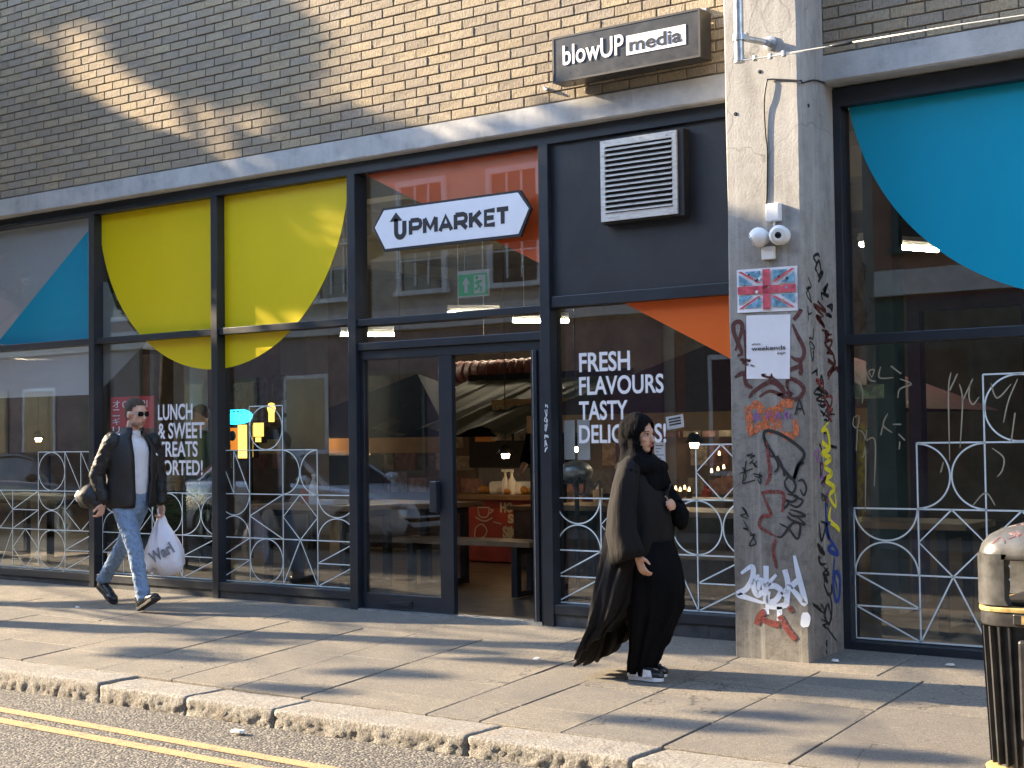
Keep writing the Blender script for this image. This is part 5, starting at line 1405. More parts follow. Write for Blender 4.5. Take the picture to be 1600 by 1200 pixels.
# banner
bA, bB = px(768, 625, SYh-.1), px(840, 652, SYh-.1)
m = MB(); m.box((bA.x, SYh-.1, bB.z), (bB.x+1.0, SYh-.07, bA.z)); m.build('banner', TAN, st)
ltx('HONG KONG', 771, 838, 632, 646, SYh-.1, CREAMP, st, .03)
a2, b2 = px(690, 588, SYh-.1), px(850, 640, SYh+.6)
m = MB(); n = 18; x0_, x1_ = a2.x-.5, b2.x+1.3
for k in range(n):
    xa_, xb_ = x0_+(x1_-x0_)*k/n, x0_+(x1_-x0_)*(k+1)/n; sag = .05*math.sin(k*1.3)
    m.add([(xa_, SYh-.9, a2.z-.62+sag), (xb_, SYh-.9, a2.z-.62+.05*math.sin((k+1)*1.3)), (xb_, SYh+1.2, a2.z+.05), (xa_, SYh+1.2, a2.z+.05), ], [(0, 1, 2, 3)], k % 2)
m.build('awning', [OLIVE, simple('olive_stripe', (.075, .075, .05), .8)], st)
m = MB(); o1, o2 = px(742, 660, SYh+.3), px(770, 690, SYh+.3); m.box((o1.x, SYh+.3, o2.z), (o2.x+.02, SYh+.33, o1.z+.02)); m.build('orange_sheet', ORNG, st)
for u0, u1 in ((767, 799), (803, 830)):
    c0, c1 = px(u0, 656, SYh-.05), px(u1, 688, SYh-.05); m = MB(); m.box((c0.x, SYh-.05, c1.z), (c1.x, SYh-.045, c0.z)); mn = m.build('menu_sheet', simple('menu_print', (.38, .36, .30), .6, var=.7, scale=16), st)
    ltx('MENU', u0+2, u1-2, 659, 666, SYh-.05, BLACK, mn)
m = MB(); dk = px(790, 735, SYh+.9); m.box((px(733, 700, SYh+1).x, SYh+1.0, 1.0), (b_.x+.6, SYh+1.05, 2.1)); m.build('dark_backing', DARKV, st)
# food and bottles on the counter
rr = random.Random(6); fm = [simple('bread', (.42, .26, .10), .7), simple('greens', (.07, .12, .03), .6), simple('cream_pack', (.5, .46, .38), .5), simple('amber', (.35, .16, .03), .3)]
ctz = a_.z+.05
ORD = ['leftmost', 'second from the left', 'third from the left', 'fourth from the left', 'fifth from the left', 'sixth from the left', 'seventh from the left', 'rightmost']
for k in range(8):
    x = a_.x+.05+(b_.x+.1-a_.x)*k/8; yq = SYh+.1+.2*rr.random(); s_ = rr.uniform(.05, .08); mt = rr.choice(fm)
    me = blob([('e', (x, yq, ctz+s_*.7), (s_, s_*.8, s_*.7)), ('e', (x+s_*.6, yq, ctz+s_*.5), (s_*.7, s_*.6, s_*.5))], .02, 2)
    tag(mesh_obj('food_parcel', me, mt), 'food parcel on the red stall counter, '+ORD[k]+' of the row', 'food', 'food parcels on the red stall counter')
for k, (u, v) in enumerate(((790, 742), (800, 746))):
    c = px(u, 760, SYh+.2); m = MB(); m.lathe([(.035, 0), (.04, .01), (.04, .15), (.015, .2), (.015, .24), (.03, .25), (0, .26)], (c.x, SYh+.2, ctz), seg=14)
    m.box((c.x-.05, SYh+.19, ctz+.25), (c.x+.02, SYh+.21, ctz+.275)); tag(m.build('spray_bottle', WPLAS, smooth=True, angle=.6), ['white spray bottle at the left on the stall counter', 'white spray bottle at the right on the stall counter'][k], 'bottle')
m = MB(); c = px(792, 768, SYh+.25); m.box((c.x-.22, SYh+.2, ctz), (c.x+.22, SYh+.45, ctz+.14)); tag(m.build('food_container', WPLAS, bevel=.03), 'pale lidded food container on the stall counter', 'container')
# collage wall behind the doorway
cw_ = empty('poster_wall', px(718, 700, 5.2)); tag(cw_, 'partition covered in small pinkish posters behind the door', 'partition')
cA, cB = px(560, 655, 5.25), px(745, 850, 5.25); m = MB(); m.box((cA.x, 5.25, 0), (cB.x, 5.3, cA.z+.3)); m.build('board', HWALL, cw_)
pm = [simple('print_%d' % k, c, .7, var=.5, scale=14) for k, c in enumerate(((.35, .20, .17), (.30, .27, .22), (.22, .10, .09), (.40, .34, .26), (.16, .17, .18)))]
rr = random.Random(12); zz_ = .7
while zz_ < cA.z+.1:
    x = cA.x+.05
    while x < cB.x-.2:
        w, h = rr.uniform(.18, .34), rr.uniform(.16, .26); m = MB(); m.box((x, 5.235, zz_), (x+w, 5.248, zz_+h)); m.build('print', rr.choice(pm), cw_); x += w+rr.uniform(.01, .05)
    zz_ += .27
# tables and benches
def table(u, v, Y, w, d, h, lab, top=WOOD, cat='table', group=None, name='wooden_table', xoff=0):
    c = px(u, v, Y); t = empty(name, (c.x+xoff, Y, 0)); tag(t, lab, cat, group); X_ = c.x+xoff
    m = MB(); m.box((X_-w/2, Y-d/2, h-.045), (X_+w/2, Y+d/2, h)); m.build('tabletop' if cat == 'table' else 'seat', top, t, bevel=.004)
    for sx in (-1, 1):
        m = MB(); xx = X_+sx*(w/2-.18)
        for sy in (-1, 1): m.box((xx-.03, Y+sy*(d/2-.06)-.03, 0), (xx+.03, Y+sy*(d/2-.06)+.03, h-.046))
        m.box((xx-.03, Y-d/2+.09, 0), (xx+.03, Y+d/2-.09, .05)); m.box((xx-.03, Y-d/2+.09, h-.11), (xx+.03, Y+d/2-.09, h-.046)); m.build('leg', METB, t)
    return t
table(735, 860, 1.5, 1.5, .34, .47, 'wooden bench on black legs just inside the doorway', cat='bench', name='bench')
table(640, 806, 1.9, 1.3, .7, .76, 'wooden table behind the door leaf beside the bench', xoff=-.05)
table(1125, 840, 1.7, 1.6, .7, .75, 'wooden table behind the window beside the pillar')
table(1120, 890, 1.2, 1.6, .34, .46, 'wooden bench behind the window beside the pillar', cat='bench', name='bench')
table(512, 826, 1.3, 1.3, .7, .76, 'table with a bottle on it behind the lattice left of the door')
table(1400, 890, 1.1, 1.2, .6, .74, 'wooden table behind the right-hand window')
table(60, 850, 2.2, 1.6, .7, .75, 'dark table behind the far left lattice')
table(960, 830, 2.3, 1.2, .7, .75, 'table behind the walking woman')
def on(u, Y): return px(u, 800, Y).x
m = MB(); x = on(490, 1.25); m.lathe([(.038, 0), (.042, .01), (.042, .15), (.03, .19), (.014, .22), (.014, .25), (.018, .25), (.018, .275), (0, .275)], (x, 1.25, .76), seg=16); tag(m.build('bottle', WPLAS, smooth=True, angle=.6), 'white plastic squeeze bottle on the table behind the lattice', 'bottle')
m = MB(); x = on(476.5, 1.3); m.lathe([(.032, 0), (.036, .01), (.036, .14), (0, .142)], (x, 1.3, .76), seg=16); tag(m.build('tin', RED, smooth=True, angle=.6), 'red tin beside the squeeze bottle', 'tin')
m = MB(); x = on(515, 1.25); m.box((x-.16, 1.15, .76), (x+.14, 1.35, .80)); tag(m.build('napkin_stack', PAPER), 'stack of pale napkins on the table behind the lattice', 'napkins')
c = px(902, 822, 1.6); me = blob([('e', (c.x, 1.6, 1.05), (.14, .14, .10))], .02, 2); tag(mesh_obj('metal_bowl', me, STEEL), 'pale upturned bowl behind the glass right of the door', 'bowl')
m = MB(); m.lathe([(.13, 0), (.15, .04), (.02, .08), (.02, .95), (.2, .96), (0, .97)], (c.x, 1.6, 0), seg=20); tag(m.build('pedestal_table', METB, smooth=True, angle=.6), 'small black pedestal under the upturned bowl', 'table')
# lit things left of the door
NEON = m_emit('cyan_neon', (.02, .62, .95), .9); LBOX = m_emit('yellow_lightbox', (1.0, .58, .11), .42); LBO2 = m_emit('orange_lightbox', (.9, .28, .03), .16)
c = px(368, 651, 2.4); ne = MB(); rr = random.Random(3)
for k in range(7):
    x = c.x-.20+k*.062; ne.tube(cr([(x, 2.4, c.z-.05), (x+.02, 2.4, c.z+.05), (x+.05, 2.4, c.z-.02), (x+.03, 2.4, c.z-.05), (x+.06, 2.4, c.z+.02)], 4), .012, 5)
ring = [(c.x+.25*math.cos(2*PI*k/24), 2.4, c.z+.075*math.sin(2*PI*k/24)) for k in range(25)]; ne.tube(ring, .011, 5)
tag(ne.build('neon_sign', NEON), 'cyan neon sign in script behind the left window', 'neon sign')
def lbox(u0, v0, u1, v1, Y, mat, lab, d=.08):
    a_, b_ = px(u0, v0, Y), px(u1, v1, Y); t = empty('lit_menu_box', (a_.x, Y, b_.z)); tag(t, lab, 'light box')
    m = MB(); m.box((a_.x, Y, b_.z), (b_.x, Y+.004, a_.z)); m.build('face', mat, t); m = MB(); m.box((a_.x-.01, Y+.005, b_.z-.01), (b_.x+.01, Y+d, a_.z+.01)); m.build('casing', METB, t); return t
lbox(371.5, 664, 385.5, 716, 2.3, LBOX, 'tall yellow lit menu box beside the lattice')
lbox(389, 664, 395, 714, 2.4, LBOX, 'narrow lit strip right of the tall yellow menu box')
lbox(396, 661, 411.5, 682, 2.3, LBOX, 'square yellow lit sign inside the small lattice circle')
lbox(399, 683.5, 407.5, 690.5, 2.3, LBOX, 'small orange lit tag under the square yellow sign')
t = lbox(347, 669, 371, 704, 2.5, LBO2, 'orange lit board with two dark discs')
for u, v in ((363, 681), (355, 697)):
    c = px(u, v, 2.497); m = MB(); m.lathe([(0, 0), (.055, 0), (.055, .003), (0, .003)], (c.x, 2.497, c.z), (0, -1, 0), 18); m.build('dark_disc', DARKV, t)
c = px(424, 638, 2.2); m = MB(); m.lathe([(.03, -.05), (.045, .0), (.03, .05), (0, .06)], (c.x, 2.2, c.z), seg=12); m.lathe([(.03, -.14), (.03, -.05), (0, -.05)], (c.x, 2.2, c.z), seg=12); tag(m.build('pendant_lamp', LBOX, smooth=True), 'small glowing pendant lamp in the top lattice circle', 'lamp')
SHELFL = m_emit('warm_shelf_light', (1, .6, .28), .8)
c0, c1 = px(470, 672, 3.2), px(503, 674, 3.2); m = MB(); m.box((c0.x, 3.2, c1.z-.012), (c1.x, 3.26, c1.z+.012)); tag(m.build('shelf_light', SHELFL), 'warm strip light under the kitchen hood right of the grey column', 'light')
k_ = empty('kitchen_unit', px(500, 730, 3.6)); tag(k_, 'warm lit kitchen hatch with shelves right of the grey column', 'kitchen')
for v0, v1, mm in ((674, 700, simple('warm_tiles', (.30, .20, .12), .5, var=.4, scale=14)), (712, 765, METB)):
    a_, b_ = px(468, v0, 3.7), px(600, v1, 3.7); m = MB(); m.box((a_.x, 3.7, b_.z), (b_.x, 3.75, a_.z)); m.build('back_panel', mm, k_)
m = MB(); a_, b_ = px(490, 706, 3.5), px(560, 711, 3.5); m.box((a_.x, 3.3, b_.z), (b_.x, 3.7, a_.z)); m.build('shelf', STEEL, k_)
for u, h, mm in ((502, .16, TAN), (513, .12, CREAMP), (524, .2, RED), (534, .1, TAN)):
    x = px(u, 700, 3.5).x; m = MB(); m.box((x-.06, 3.42, a_.z), (x+.06, 3.55, a_.z+h)); m.build('jar', mm, k_, bevel=.01)
# hanging pictures behind bay three
for j, (u0, v0, u1, v1) in enumerate(((352, 600, 377, 640), (395, 598, 415, 636), (426, 586, 447, 625))):
    a_, b_ = px(u0, v0, 1.6), px(u1, v1, 1.6); m = MB(); m.box((a_.x, 1.6, b_.z), (b_.x, 1.612, a_.z)); o = m.build('hanging_picture', simple('picture_print_%d' % j, (.06, .06, .065), .3, var=.9, scale=12)); tag(o, ['leftmost of the dark hanging pictures above the neon sign', 'middle dark picture hanging above the small lattice circle', 'rightmost dark glossy picture hanging by the grey column'][j], 'picture')
# bay two: red poster, pot, palm, person in green
WY = YG+.03
a_, b_ = px(173, 621, WY), px(241, 745, WY)
t = empty('red_poster', (a_.x, WY, b_.z)); tag(t, 'red Japanese rice ball poster inside the window behind the walking man', 'poster')
m = MB(); m.box((a_.x, WY, px(173, 670, WY).z), (b_.x, WY+.003, a_.z)); m.build('sheet', simple('poster_red', (.50, .04, .045), .6, var=.1), t)
m = MB(); m.box((a_.x, WY+.0005, b_.z), (b_.x, WY+.0035, px(173, 670, WY).z-.0005)); m.build('photo_print', simple('poster_photo', (.10, .05, .035), .6, var=.7, scale=14), t)
for k, ch in enumerate('オニギリ'): ltx(ch, 177, 188, 626+k*13.5, 637+k*13.5, WY, WHITE, t, 0)
ltx('ONIGIRI', 192, 231, 626, 637, WY, WHITE, t, .0)
m = MB(); c = px(260, 755, 1.5); m.lathe([(.0, -.14), (.15, -.14), (.165, -.12), (.165, .10), (.18, .11), (.18, .125), (.0, .125)], (c.x, 1.5, c.z), seg=24); m.lathe([(.166, 0), (.171, .01), (.166, .02)], (c.x, 1.5, c.z), seg=24)
pz0 = c.z-.14; tag(m.build('stock_pot', STEEL, smooth=True, angle=.6), 'steel stock pot on a stand behind the SORTED lettering', 'pot')
m = MB(); m.box((c.x-.25, 1.3, 0), (c.x+.22, 1.75, pz0)); tag(m.build('stand', METB, bevel=.01), 'black stand under the steel stock pot', 'stand')
LEAF2 = m_leaf('palm_leaf', (.02, .07, .03), (.05, .13, .05))
c = px(268, 850, 1.05); pt_ = empty('potted_palm', (c.x, 1.05, 0)); tag(pt_, 'potted palm on the floor behind the carrier bag', 'plant')
m = MB(); m.lathe([(.0, 0), (.12, 0), (.16, .3), (.14, .3), (.0, .28)], (c.x, 1.05, 0), seg=20); m.build('pot', BPLAS, pt_, smooth=True, angle=.6)
rr = random.Random(21); fr_m = MB()
for k in range(13):
    a = 2*PI*k/13+rr.uniform(-.2, .2); ln = rr.uniform(.4, .62); hgt = rr.uniform(.35, .6)
    sp = cr([(c.x, 1.05, .28), (c.x+math.cos(a)*ln*.4, 1.05+math.sin(a)*ln*.4, .3+hgt), (c.x+math.cos(a)*ln, 1.05+math.sin(a)*ln, .25+hgt*.8)], 8)
    fr_m.tube(sp, .004, 4); 
    for i, p in enumerate(sp[4:], 4):
        tn = (sp[min(i+1, len(sp)-1)]-sp[i-1]).normalized(); sd = tn.cross(Vector((0, 0, 1))).normalized()
        for sg_ in (-1, 1):
            q = p+sd*sg_*.12+tn*.08-Vector((0, 0, .05)); w_ = tn*.012; fr_m.add([p-w_, p+w_, q], [(0, 1, 2)])
fr_m.build('frond', LEAF2, pt_)
# papers on the right-hand glass
for u0, v0, u1, v1, lab in ((881, 657, 898.5, 718, 'left of two blank papers taped inside the glass'), (902, 656, 922, 718.5, 'right of two blank papers taped inside the glass')):
    a_, b_ = px(u0, v0, WY), px(u1, v1, WY); m = MB(); m.box((a_.x, WY, b_.z), (b_.x, WY+.002, a_.z)); tag(m.build('taped_paper', simple('dull_paper', (.42, .42, .41), .7, var=.08)), lab, 'paper')
a_, b_ = px(1022, 691, WY), px(1040, 732, WY); m = MB(); m.box((a_.x, WY, b_.z), (b_.x, WY+.002, a_.z)); o = m.build('printed_notice', PAPER); tag(o, "tall printed notice on the glass by the woman's face", 'notice')
for k in range(9): 
    z_ = a_.z-.02-k*.022; m = MB(); m.box((a_.x+.012, WY-.001, z_-.006), (b_.x-.012-.02*(k % 3), WY, z_)); m.build('text_line', simple('grey_print', (.2, .2, .21), .7), o)
sN = px(1055, 661, WY); t = empty('tilted_notice', sN); tag(t, 'tilted white notice stuck inside the glass right of TASTY', 'notice')
q = [px(*p, WY) for p in ((1040, 652), (1067, 647), (1069, 667), (1043, 672))]; m = MB(); m.add([tuple(p) for p in q]+[(p.x, p.y+.002, p.z) for p in q], [(0, 1, 2, 3), (7, 6, 5, 4), (0, 4, 5, 1), (1, 5, 6, 2), (2, 6, 7, 3), (3, 7, 4, 0)]); m.build('sheet', PAPER, t)
for k in range(3):
    p0, p1 = q[0].lerp(q[3], .22+.22*k), q[1].lerp(q[2], .22+.22*k); A1, B1 = p0.lerp(p1, .15), p0.lerp(p1, .85); m = MB(); ribbon(m, [A1-Vector((0, .001, 0)), B1-Vector((0, .001, 0))], .012, (0, -1, 0)); m.build('text_line', BLACK, t)
# candles and bottles glinting
GLOW = m_emit('candle_glow', (1, .62, .25), 1.4)
rr = random.Random(8)
for k in range(9):
    u, v = rr.choice([(1052, 772), (1062, 771), (1072, 773), (1048, 773), (1066, 772), (1112, 745), (1122, 742), (1130, 738), (1124, 716)]) if False else [(1048, 773), (1056, 771), (1063, 773), (1070, 770), (1077, 773), (1112, 744), (1122, 741), (1131, 738), (1124, 717)][k]
    c = px(u, v, 2.6); m = MB(); m.lathe([(.0, -.03), (.028, -.03), (.03, .03), (.0, .032)], (c.x, 2.6, c.z), seg=10); m.lathe([(0, .033), (.012, .033), (.008, .06), (0, .07)], (c.x, 2.6, c.z), seg=8, mi=1)
    tag(m.build('candle_jar', [simple('jar_glass', (.25, .15, .06), .1), GLOW]), 'small glowing candle jar behind the window, '+['leftmost of the low row of five', 'second of the low row of five', 'middle of the low row of five', 'fourth of the low row of five', 'rightmost of the low row of five', 'left of the raised row inside the top diamond', 'middle of the raised row inside the top diamond', 'right of the raised row inside the top diamond', 'highest one alone inside the top diamond'][k], 'candle', 'candle jars behind the window by the pillar')
c0, c1 = px(1040, 778, 2.6), px(1150, 778, 2.6); m = MB(); m.box((c0.x, 2.4, 0), (c1.x, 3.1, c0.z-.01)); tag(m.build('bar_counter', WOOD), 'dark wooden counter carrying the candle jars', 'counter')
# price card right bay
a_, b_ = px(1329, 602, WY+.1), px(1381, 622, WY+.1)
m = MB(); m.box((a_.x, .30, b_.z), (b_.x, .303, a_.z)); tag(m.build('striped_card', simple('card_print', (.20, .24, .12), .7, var=.8, scale=10)), 'faded striped card hanging inside the right-hand window', 'card')

# second stall and its clutter behind the lettered window
s2 = empty('food_stall', px(950, 700, 4.6)); tag(s2, 'stall with added warm lamps and small printed sheets behind the FRESH FLAVOURS window', 'food stall')
a_, b_ = px(876, 650, 4.6), px(1150, 780, 4.6)
m = MB(); m.box((a_.x, 4.6, .9), (b_.x+.6, 4.65, a_.z)); m.build('back_panel', HWALL, s2)
m = MB(); m.box((a_.x, 3.7, 0), (b_.x+.6, 3.9, b_.z-.1)); m.build('counter', simple('stall_front', (.13, .07, .05), .6, var=.5, scale=4), s2)
m = MB(); m.box((a_.x-.05, 3.65, b_.z-.1), (b_.x+.65, 4.3, b_.z-.06)); m.build('counter_top', WOOD, s2)
rr = random.Random(77)
zz_ = b_.z+.05
while zz_ < a_.z-.2:
    x = a_.x+.05
    while x < b_.x+.3:
        w, h = rr.uniform(.14, .32), rr.uniform(.14, .25)
        if rr.random() < .75: m = MB(); m.box((x, 4.585, zz_), (x+w, 4.598, zz_+h)); m.build('print', rr.choice(pm), s2)
        x += w+rr.uniform(.02, .08)
    zz_ += .29
for k in range(9):
    x = a_.x+.2+k*(b_.x-a_.x)/8.5; h = rr.uniform(.10, .26)
    m = MB(); m.lathe([(.0, 0), (.05, 0), (.05, h*.75), (.02, h*.85), (.02, h), (0, h)], (x, 3.85, b_.z-.06), seg=12); m.build('jar', rr.choice(fm+[STEEL, RED]), s2, smooth=True, angle=.6)
def pendant(u, v, Y, lab):
    c = px(u, v, Y); t = empty('pendant_lamp', c); tag(t, lab, 'lamp', 'added pendant lamps in the hall')
    m = MB(); m.lathe([(.0, 0), (.035, .0), (.045, .04), (.03, .08), (0, .09)], c, seg=14); m.build('bulb', PBULB, t, smooth=True)
    m = MB(); m.lathe([(.10, .05), (.05, .13), (.02, .15), (0, .15)], c, seg=18); m.tube([c+Vector((0, 0, .15)), Vector((c.x, c.y, HZ))], .006, 4); m.build('shade', METB, t, smooth=True)
PBULB = m_emit('added_bulb', (1, .62, .28), 9.0)  # bulbs added to brighten the stalls, not known lamps of the hall
for u, v, Y, lab in ((790, 716, 3.9, 'added warm bulb hanging over the red stall counter in the doorway'), (900, 706, 3.6, 'added warm bulb behind the blank papers right of the door'), (1085, 700, 3.6, 'added warm bulb left of the top lattice diamond beside the pillar'),
        (487, 690, 3.0, 'added warm bulb in the kitchen hatch right of the grey column'), (626, 700, 3.9, 'added warm bulb behind the closed door leaf'), (60, 690, 3.8, 'added warm bulb behind the far left window')):
    pendant(u, v, Y, lab)
p3w = empty('poster_wall', px(420, 700, 4.8)); tag(p3w, 'partition with rows of small sheets behind the neon window', 'partition')
a_, b_ = px(338, 560, 4.8), px(470, 790, 4.8); m = MB(); m.box((a_.x, 4.8, 0), (b_.x, 4.85, a_.z)); m.build('board', HWALL, p3w)
zz_ = 1.0
while zz_ < a_.z-.25:
    x = a_.x+.05
    while x < b_.x-.3:
        w = rr.uniform(.16, .34); m = MB(); m.box((x, 4.785, zz_), (x+w, 4.798, zz_+rr.uniform(.15, .26))); m.build('print', rr.choice(pm), p3w); x += w+rr.uniform(.02, .1)
    zz_ += .31
for k, (u, v, Y, lab) in enumerate(((1420, 640, 2.6, 'purple post standing in for a reflected door inside the right-hand window'),)):  # solid frame standing in for the mirror image of a purple door
    c = px(u, v, Y); t = empty('door_reflection', c); tag(t, 'purple frame standing in for a reflected door inside the right-hand window', 'door frame')
    for xx in (c.x, c.x+.9):
        m = MB(); m.box((xx, Y, 0), (xx+.10, Y+.12, 2.3)); m.build('jamb', PURP, t)
    m = MB(); m.box((c.x, Y, 2.301), (c.x+1.0, Y+.12, 2.42)); m.build('head', PURP, t)

# ================================================================== PEOPLE
SKIN = simple('skin', (.56, .34, .25), .5, var=.08, scale=12, bump=.1, bscale=200); SKIN.node_tree.nodes['Principled BSDF'].inputs['Subsurface Weight'].default_value = .08
SKIN2 = simple('skin_warm', (.50, .29, .20), .5, var=.06, scale=12)
LIPS = simple('lips', (.36, .11, .10), .4, var=.05); HAIR = simple('short_hair', (.05, .032, .02), .8, var=.5, scale=60, bump=.8, bscale=220)
JACK = simple('black_jacket', (.011, .0105, .011), .62, var=.35, scale=7, bump=.5, bscale=22); TEE = simple('white_tshirt', (.66, .67, .72), .8, var=.05, bump=.5, bscale=26)
def m_denim():
    t = NT('washed_denim'); v = t.pos(obj=True)
    c = t.ramp(t.noise(t.pos((1, 1, .45), obj=True), 9, 6, .65), [(.25, (.12, .19, .31)), (.5, (.20, .29, .42)), (.75, (.30, .40, .53))])
    c = t.mix(t.math('MULTIPLY', t.noise(v, 320, 2), .4), c, (.10, .15, .25))
    w = t.n('ShaderNodeTexWave', wave_type='BANDS', bands_direction='DIAGONAL', ins={'Vector': v, 'Scale': 7.0, 'Distortion': 9.0, 'Detail': 3.0, 'Detail Scale': 2.0}).outputs['Fac']
    t.pbr(c, .85, 0, t.bump(t.math('ADD', w, t.noise(v, 28, 4)), .5, .012)); return t.m
DENIM = m_denim()
SHOEB = simple('black_leather', (.014, .014, .015), .3, var=.3, scale=12, bump=.2); SOLE = simple('rubber_sole', (.02, .02, .02), .7)
def m_cloth(name, col, rough=.85, sc=5):
    t = NT(name); v = t.pos(obj=True)
    c = t.ramp(t.noise(v, 3, 4), [(.3, [q*.75 for q in col]), (.7, [q*1.2 for q in col])])
    w = t.noise(t.pos((1, 1, .22), obj=True), sc*2.4, 4, .55)
    p = t.pbr(c, rough, 0, t.bump(t.math('ADD', w, t.math('MULTIPLY', t.noise(v, 260, 2), .03)), .65, .03)); p.inputs['Specular IOR Level'].default_value = .2; p.inputs['Sheen Weight'].default_value = .05; p.inputs['Sheen Roughness'].default_value = .4; p.inputs['Sheen Tint'].default_value = (.5, .45, .42, 1); return t.m
ABAYA = m_cloth('abaya_cloth', (.0095, .0085, .0085)); BCLOTH = m_cloth('black_cloth', (.0055, .0055, .0065), .9, 8); BCLOTH.node_tree.nodes['Principled BSDF'].inputs['Sheen Weight'].default_value = 0; BCLOTH.node_tree.nodes['Principled BSDF'].inputs['Specular IOR Level'].default_value = .06

class Fig:
    def __init__(s, origin, yaw, scale=1.0): s.o = Vector(origin); s.F = Vector((math.cos(yaw), math.sin(yaw), 0)); s.L = Vector((-math.sin(yaw), math.cos(yaw), 0)); s.k = scale
    def __call__(s, f, l, z): return s.o+(s.F*f+s.L*l+Vector((0, 0, z)))*s.k
    def rot(s, pitch=0, roll=0):
        return Matrix((s.F, s.L, Vector((0, 0, 1)))).transposed() @ Matrix.Rotation(pitch, 3, 'Y') @ Matrix.Rotation(roll, 3, 'X')
def hand_parts(W, wrist, d, palm_n, s=1.0, curl=.6, thumb_side=None):
    """hand as palm + four fingers + thumb; d: direction of the fingers, palm_n: palm normal (fingers curl towards it)"""
    d = Vector(d).normalized(); n = Vector(palm_n); n = (n-d*n.dot(d)).normalized(); sd = d.cross(n)
    if thumb_side is not None and sd.dot(Vector(thumb_side)) < 0: sd = -sd
    out = [('c', wrist, wrist+d*.035*s, .024*s, .03*s, .6, sd), ('c', wrist+d*.03*s, wrist+d*.085*s, .034*s, .038*s, .42, sd)]
    for i, (off, ln) in enumerate(((.030, .070), (.011, .080), (-.009, .075), (-.028, .060))):
        p = wrist+d*.088*s+sd*off*s; a = 0; dd = Vector(d)
        for q, seg in enumerate((.45, .32, .23)):
            a += curl*(.7 if q == 0 else 1); dd = d*math.cos(a)+n*math.sin(a); p2 = p+dd*ln*seg*s
            out.append(('c', p, p2, (.0095-.001*q)*s, (.009-.001*q)*s)); p = p2
    p = wrist+d*.03*s+sd*.034*s; t1 = p+(d*.7+sd*.6+n*.3).normalized()*.036*s; t2 = t1+(d*.9+n*.45+sd*.1).normalized()*.032*s
    out += [('c', p, t1, .014*s, .011*s), ('c', t1, t2, .0105*s, .008*s)]
    return out
def head_parts(W, hc, s, R3, jaw=1.0):
    """skull, jaw, nose, ears about head centre hc; R3 turns local (f,l,z) into world"""
    def P(f, l, z): return hc+R3 @ (Vector((f, l, z))*s)
    def E(c, r): return ('e', P(*c), Vector(r)*s, R3)
    return [E((-.012, 0, .035), (.098, .076, .098)), E((.028, 0, -.038), (.066, .058*jaw, .078)), E((.062, 0, -.092), (.026, .03*jaw, .021)), E((.02, 0, -.075), (.058, .052*jaw, .035)),
            E((.074, 0, .03), (.022, .05, .028)), ('c', P(.088, 0, .012), P(.112, 0, -.030), .0085*s, .0145*s), E((.100, .010, -.036), (.010, .008, .007)), E((.100, -.010, -.036), (.010, .008, .007)),
            E((.060, .036, -.022), (.026, .022, .022)), E((.060, -.036, -.022), (.026, .022, .022)), E((.086, 0, -.060), (.012, .022, .012)),
            E((-.008, .077, -.012), (.020, .009, .031)), E((-.008, -.077, -.012), (.020, .009, .031))], P
def wrinkle(me, amp, sc, zs=1.0, seed=0):
    for v in me.vertices:
        n = noise.fractal(Vector((v.co.x*sc, v.co.y*sc, v.co.z*sc*zs+seed)), .8, 2, 4); v.co += v.normal*amp*n
def open_shell(rings, name, mat, parent, thick=.006, smooth=True):
    m = MB(); m.loft(rings, cap=False, closed=False); o = m.build(name, mat, parent, smooth=True)
    md = o.modifiers.new('s', 'SOLIDIFY'); md.thickness = thick; md.offset = 0
    dg = bpy.context.evaluated_depsgraph_get(); me = bpy.data.meshes.new_from_object(o.evaluated_get(dg)); o.modifiers.clear(); o.data = me
    for p in me.polygons: p.use_smooth = True
    return o

# ------------------------------------------------------------------ the man
yw = math.radians(-5)
heel = pg(219, 957)
Fm = Vector((math.cos(yw), math.sin(yw), 0)); Lm = Vector((-math.sin(yw), math.cos(yw), 0))
org = heel-Fm*.25+Lm*.08; org.z = gz(org.x, org.y)
W = Fig(org, yw, 1.0)
man = empty('person', org); tag(man, 'man in sunglasses, black jacket and blue jeans striding right with a white carrier bag', 'person')
hc = W(.09, .0, 1.675)
R3 = W.rot(pitch=.10) @ Matrix.Rotation(math.radians(6), 3, 'Z')
hp, HP = head_parts(W, hc, 1.0, R3, 1.05)
hR, kR, aR = W(.02, -.10, .93), W(.19, -.085, .53), W(.295, -.08, .125)
hL, kL, aL = W(0, .10, .93), W(-.24, .095, .53), W(-.535, .09, .215)
shR, elR, wrR = W(.02, -.19, 1.43), W(-.09, -.275, 1.15), W(-.02, -.255, .935)
shL, elL, wrL = W(.05, .19, 1.43), W(.03, .275, 1.14), W(.07, .27, .90)
body = hp+[('c', W(.055, 0, 1.60), W(.02, 0, 1.45), .056, .062), ('c', W(.02, -.14, 1.42), W(.02, .14, 1.42), .07, .07), ('c', W(.03, 0, 1.33), W(.01, 0, 1.02), .14, .13, .72, Lm), ('c', W(0, -.05, .95), W(0, .05, .95), .12, .12),
        ('c', shR, elR, .05, .04), ('c', elR, wrR, .038, .027), ('c', shL, elL, .05, .04), ('c', elL, wrL, .038, .027),
        ('c', hR, kR, .082, .055), ('c', kR, aR, .052, .036), ('c', hL, kL, .082, .055), ('c', kL, aL, .052, .036)]
body += hand_parts(W, wrR-Vector((0, 0, .01)), (-.35*Fm.x, -.35*Fm.y, -.9), tuple(Vector((0, 0, 0))+Lm*-.2-Fm), 1.05, .55, thumb_side=tuple(Fm))
body += hand_parts(W, wrL-Vector((0, 0, .005)), (.02, 0, -1), tuple(-Lm), 1.02, .95, thumb_side=tuple(Fm))
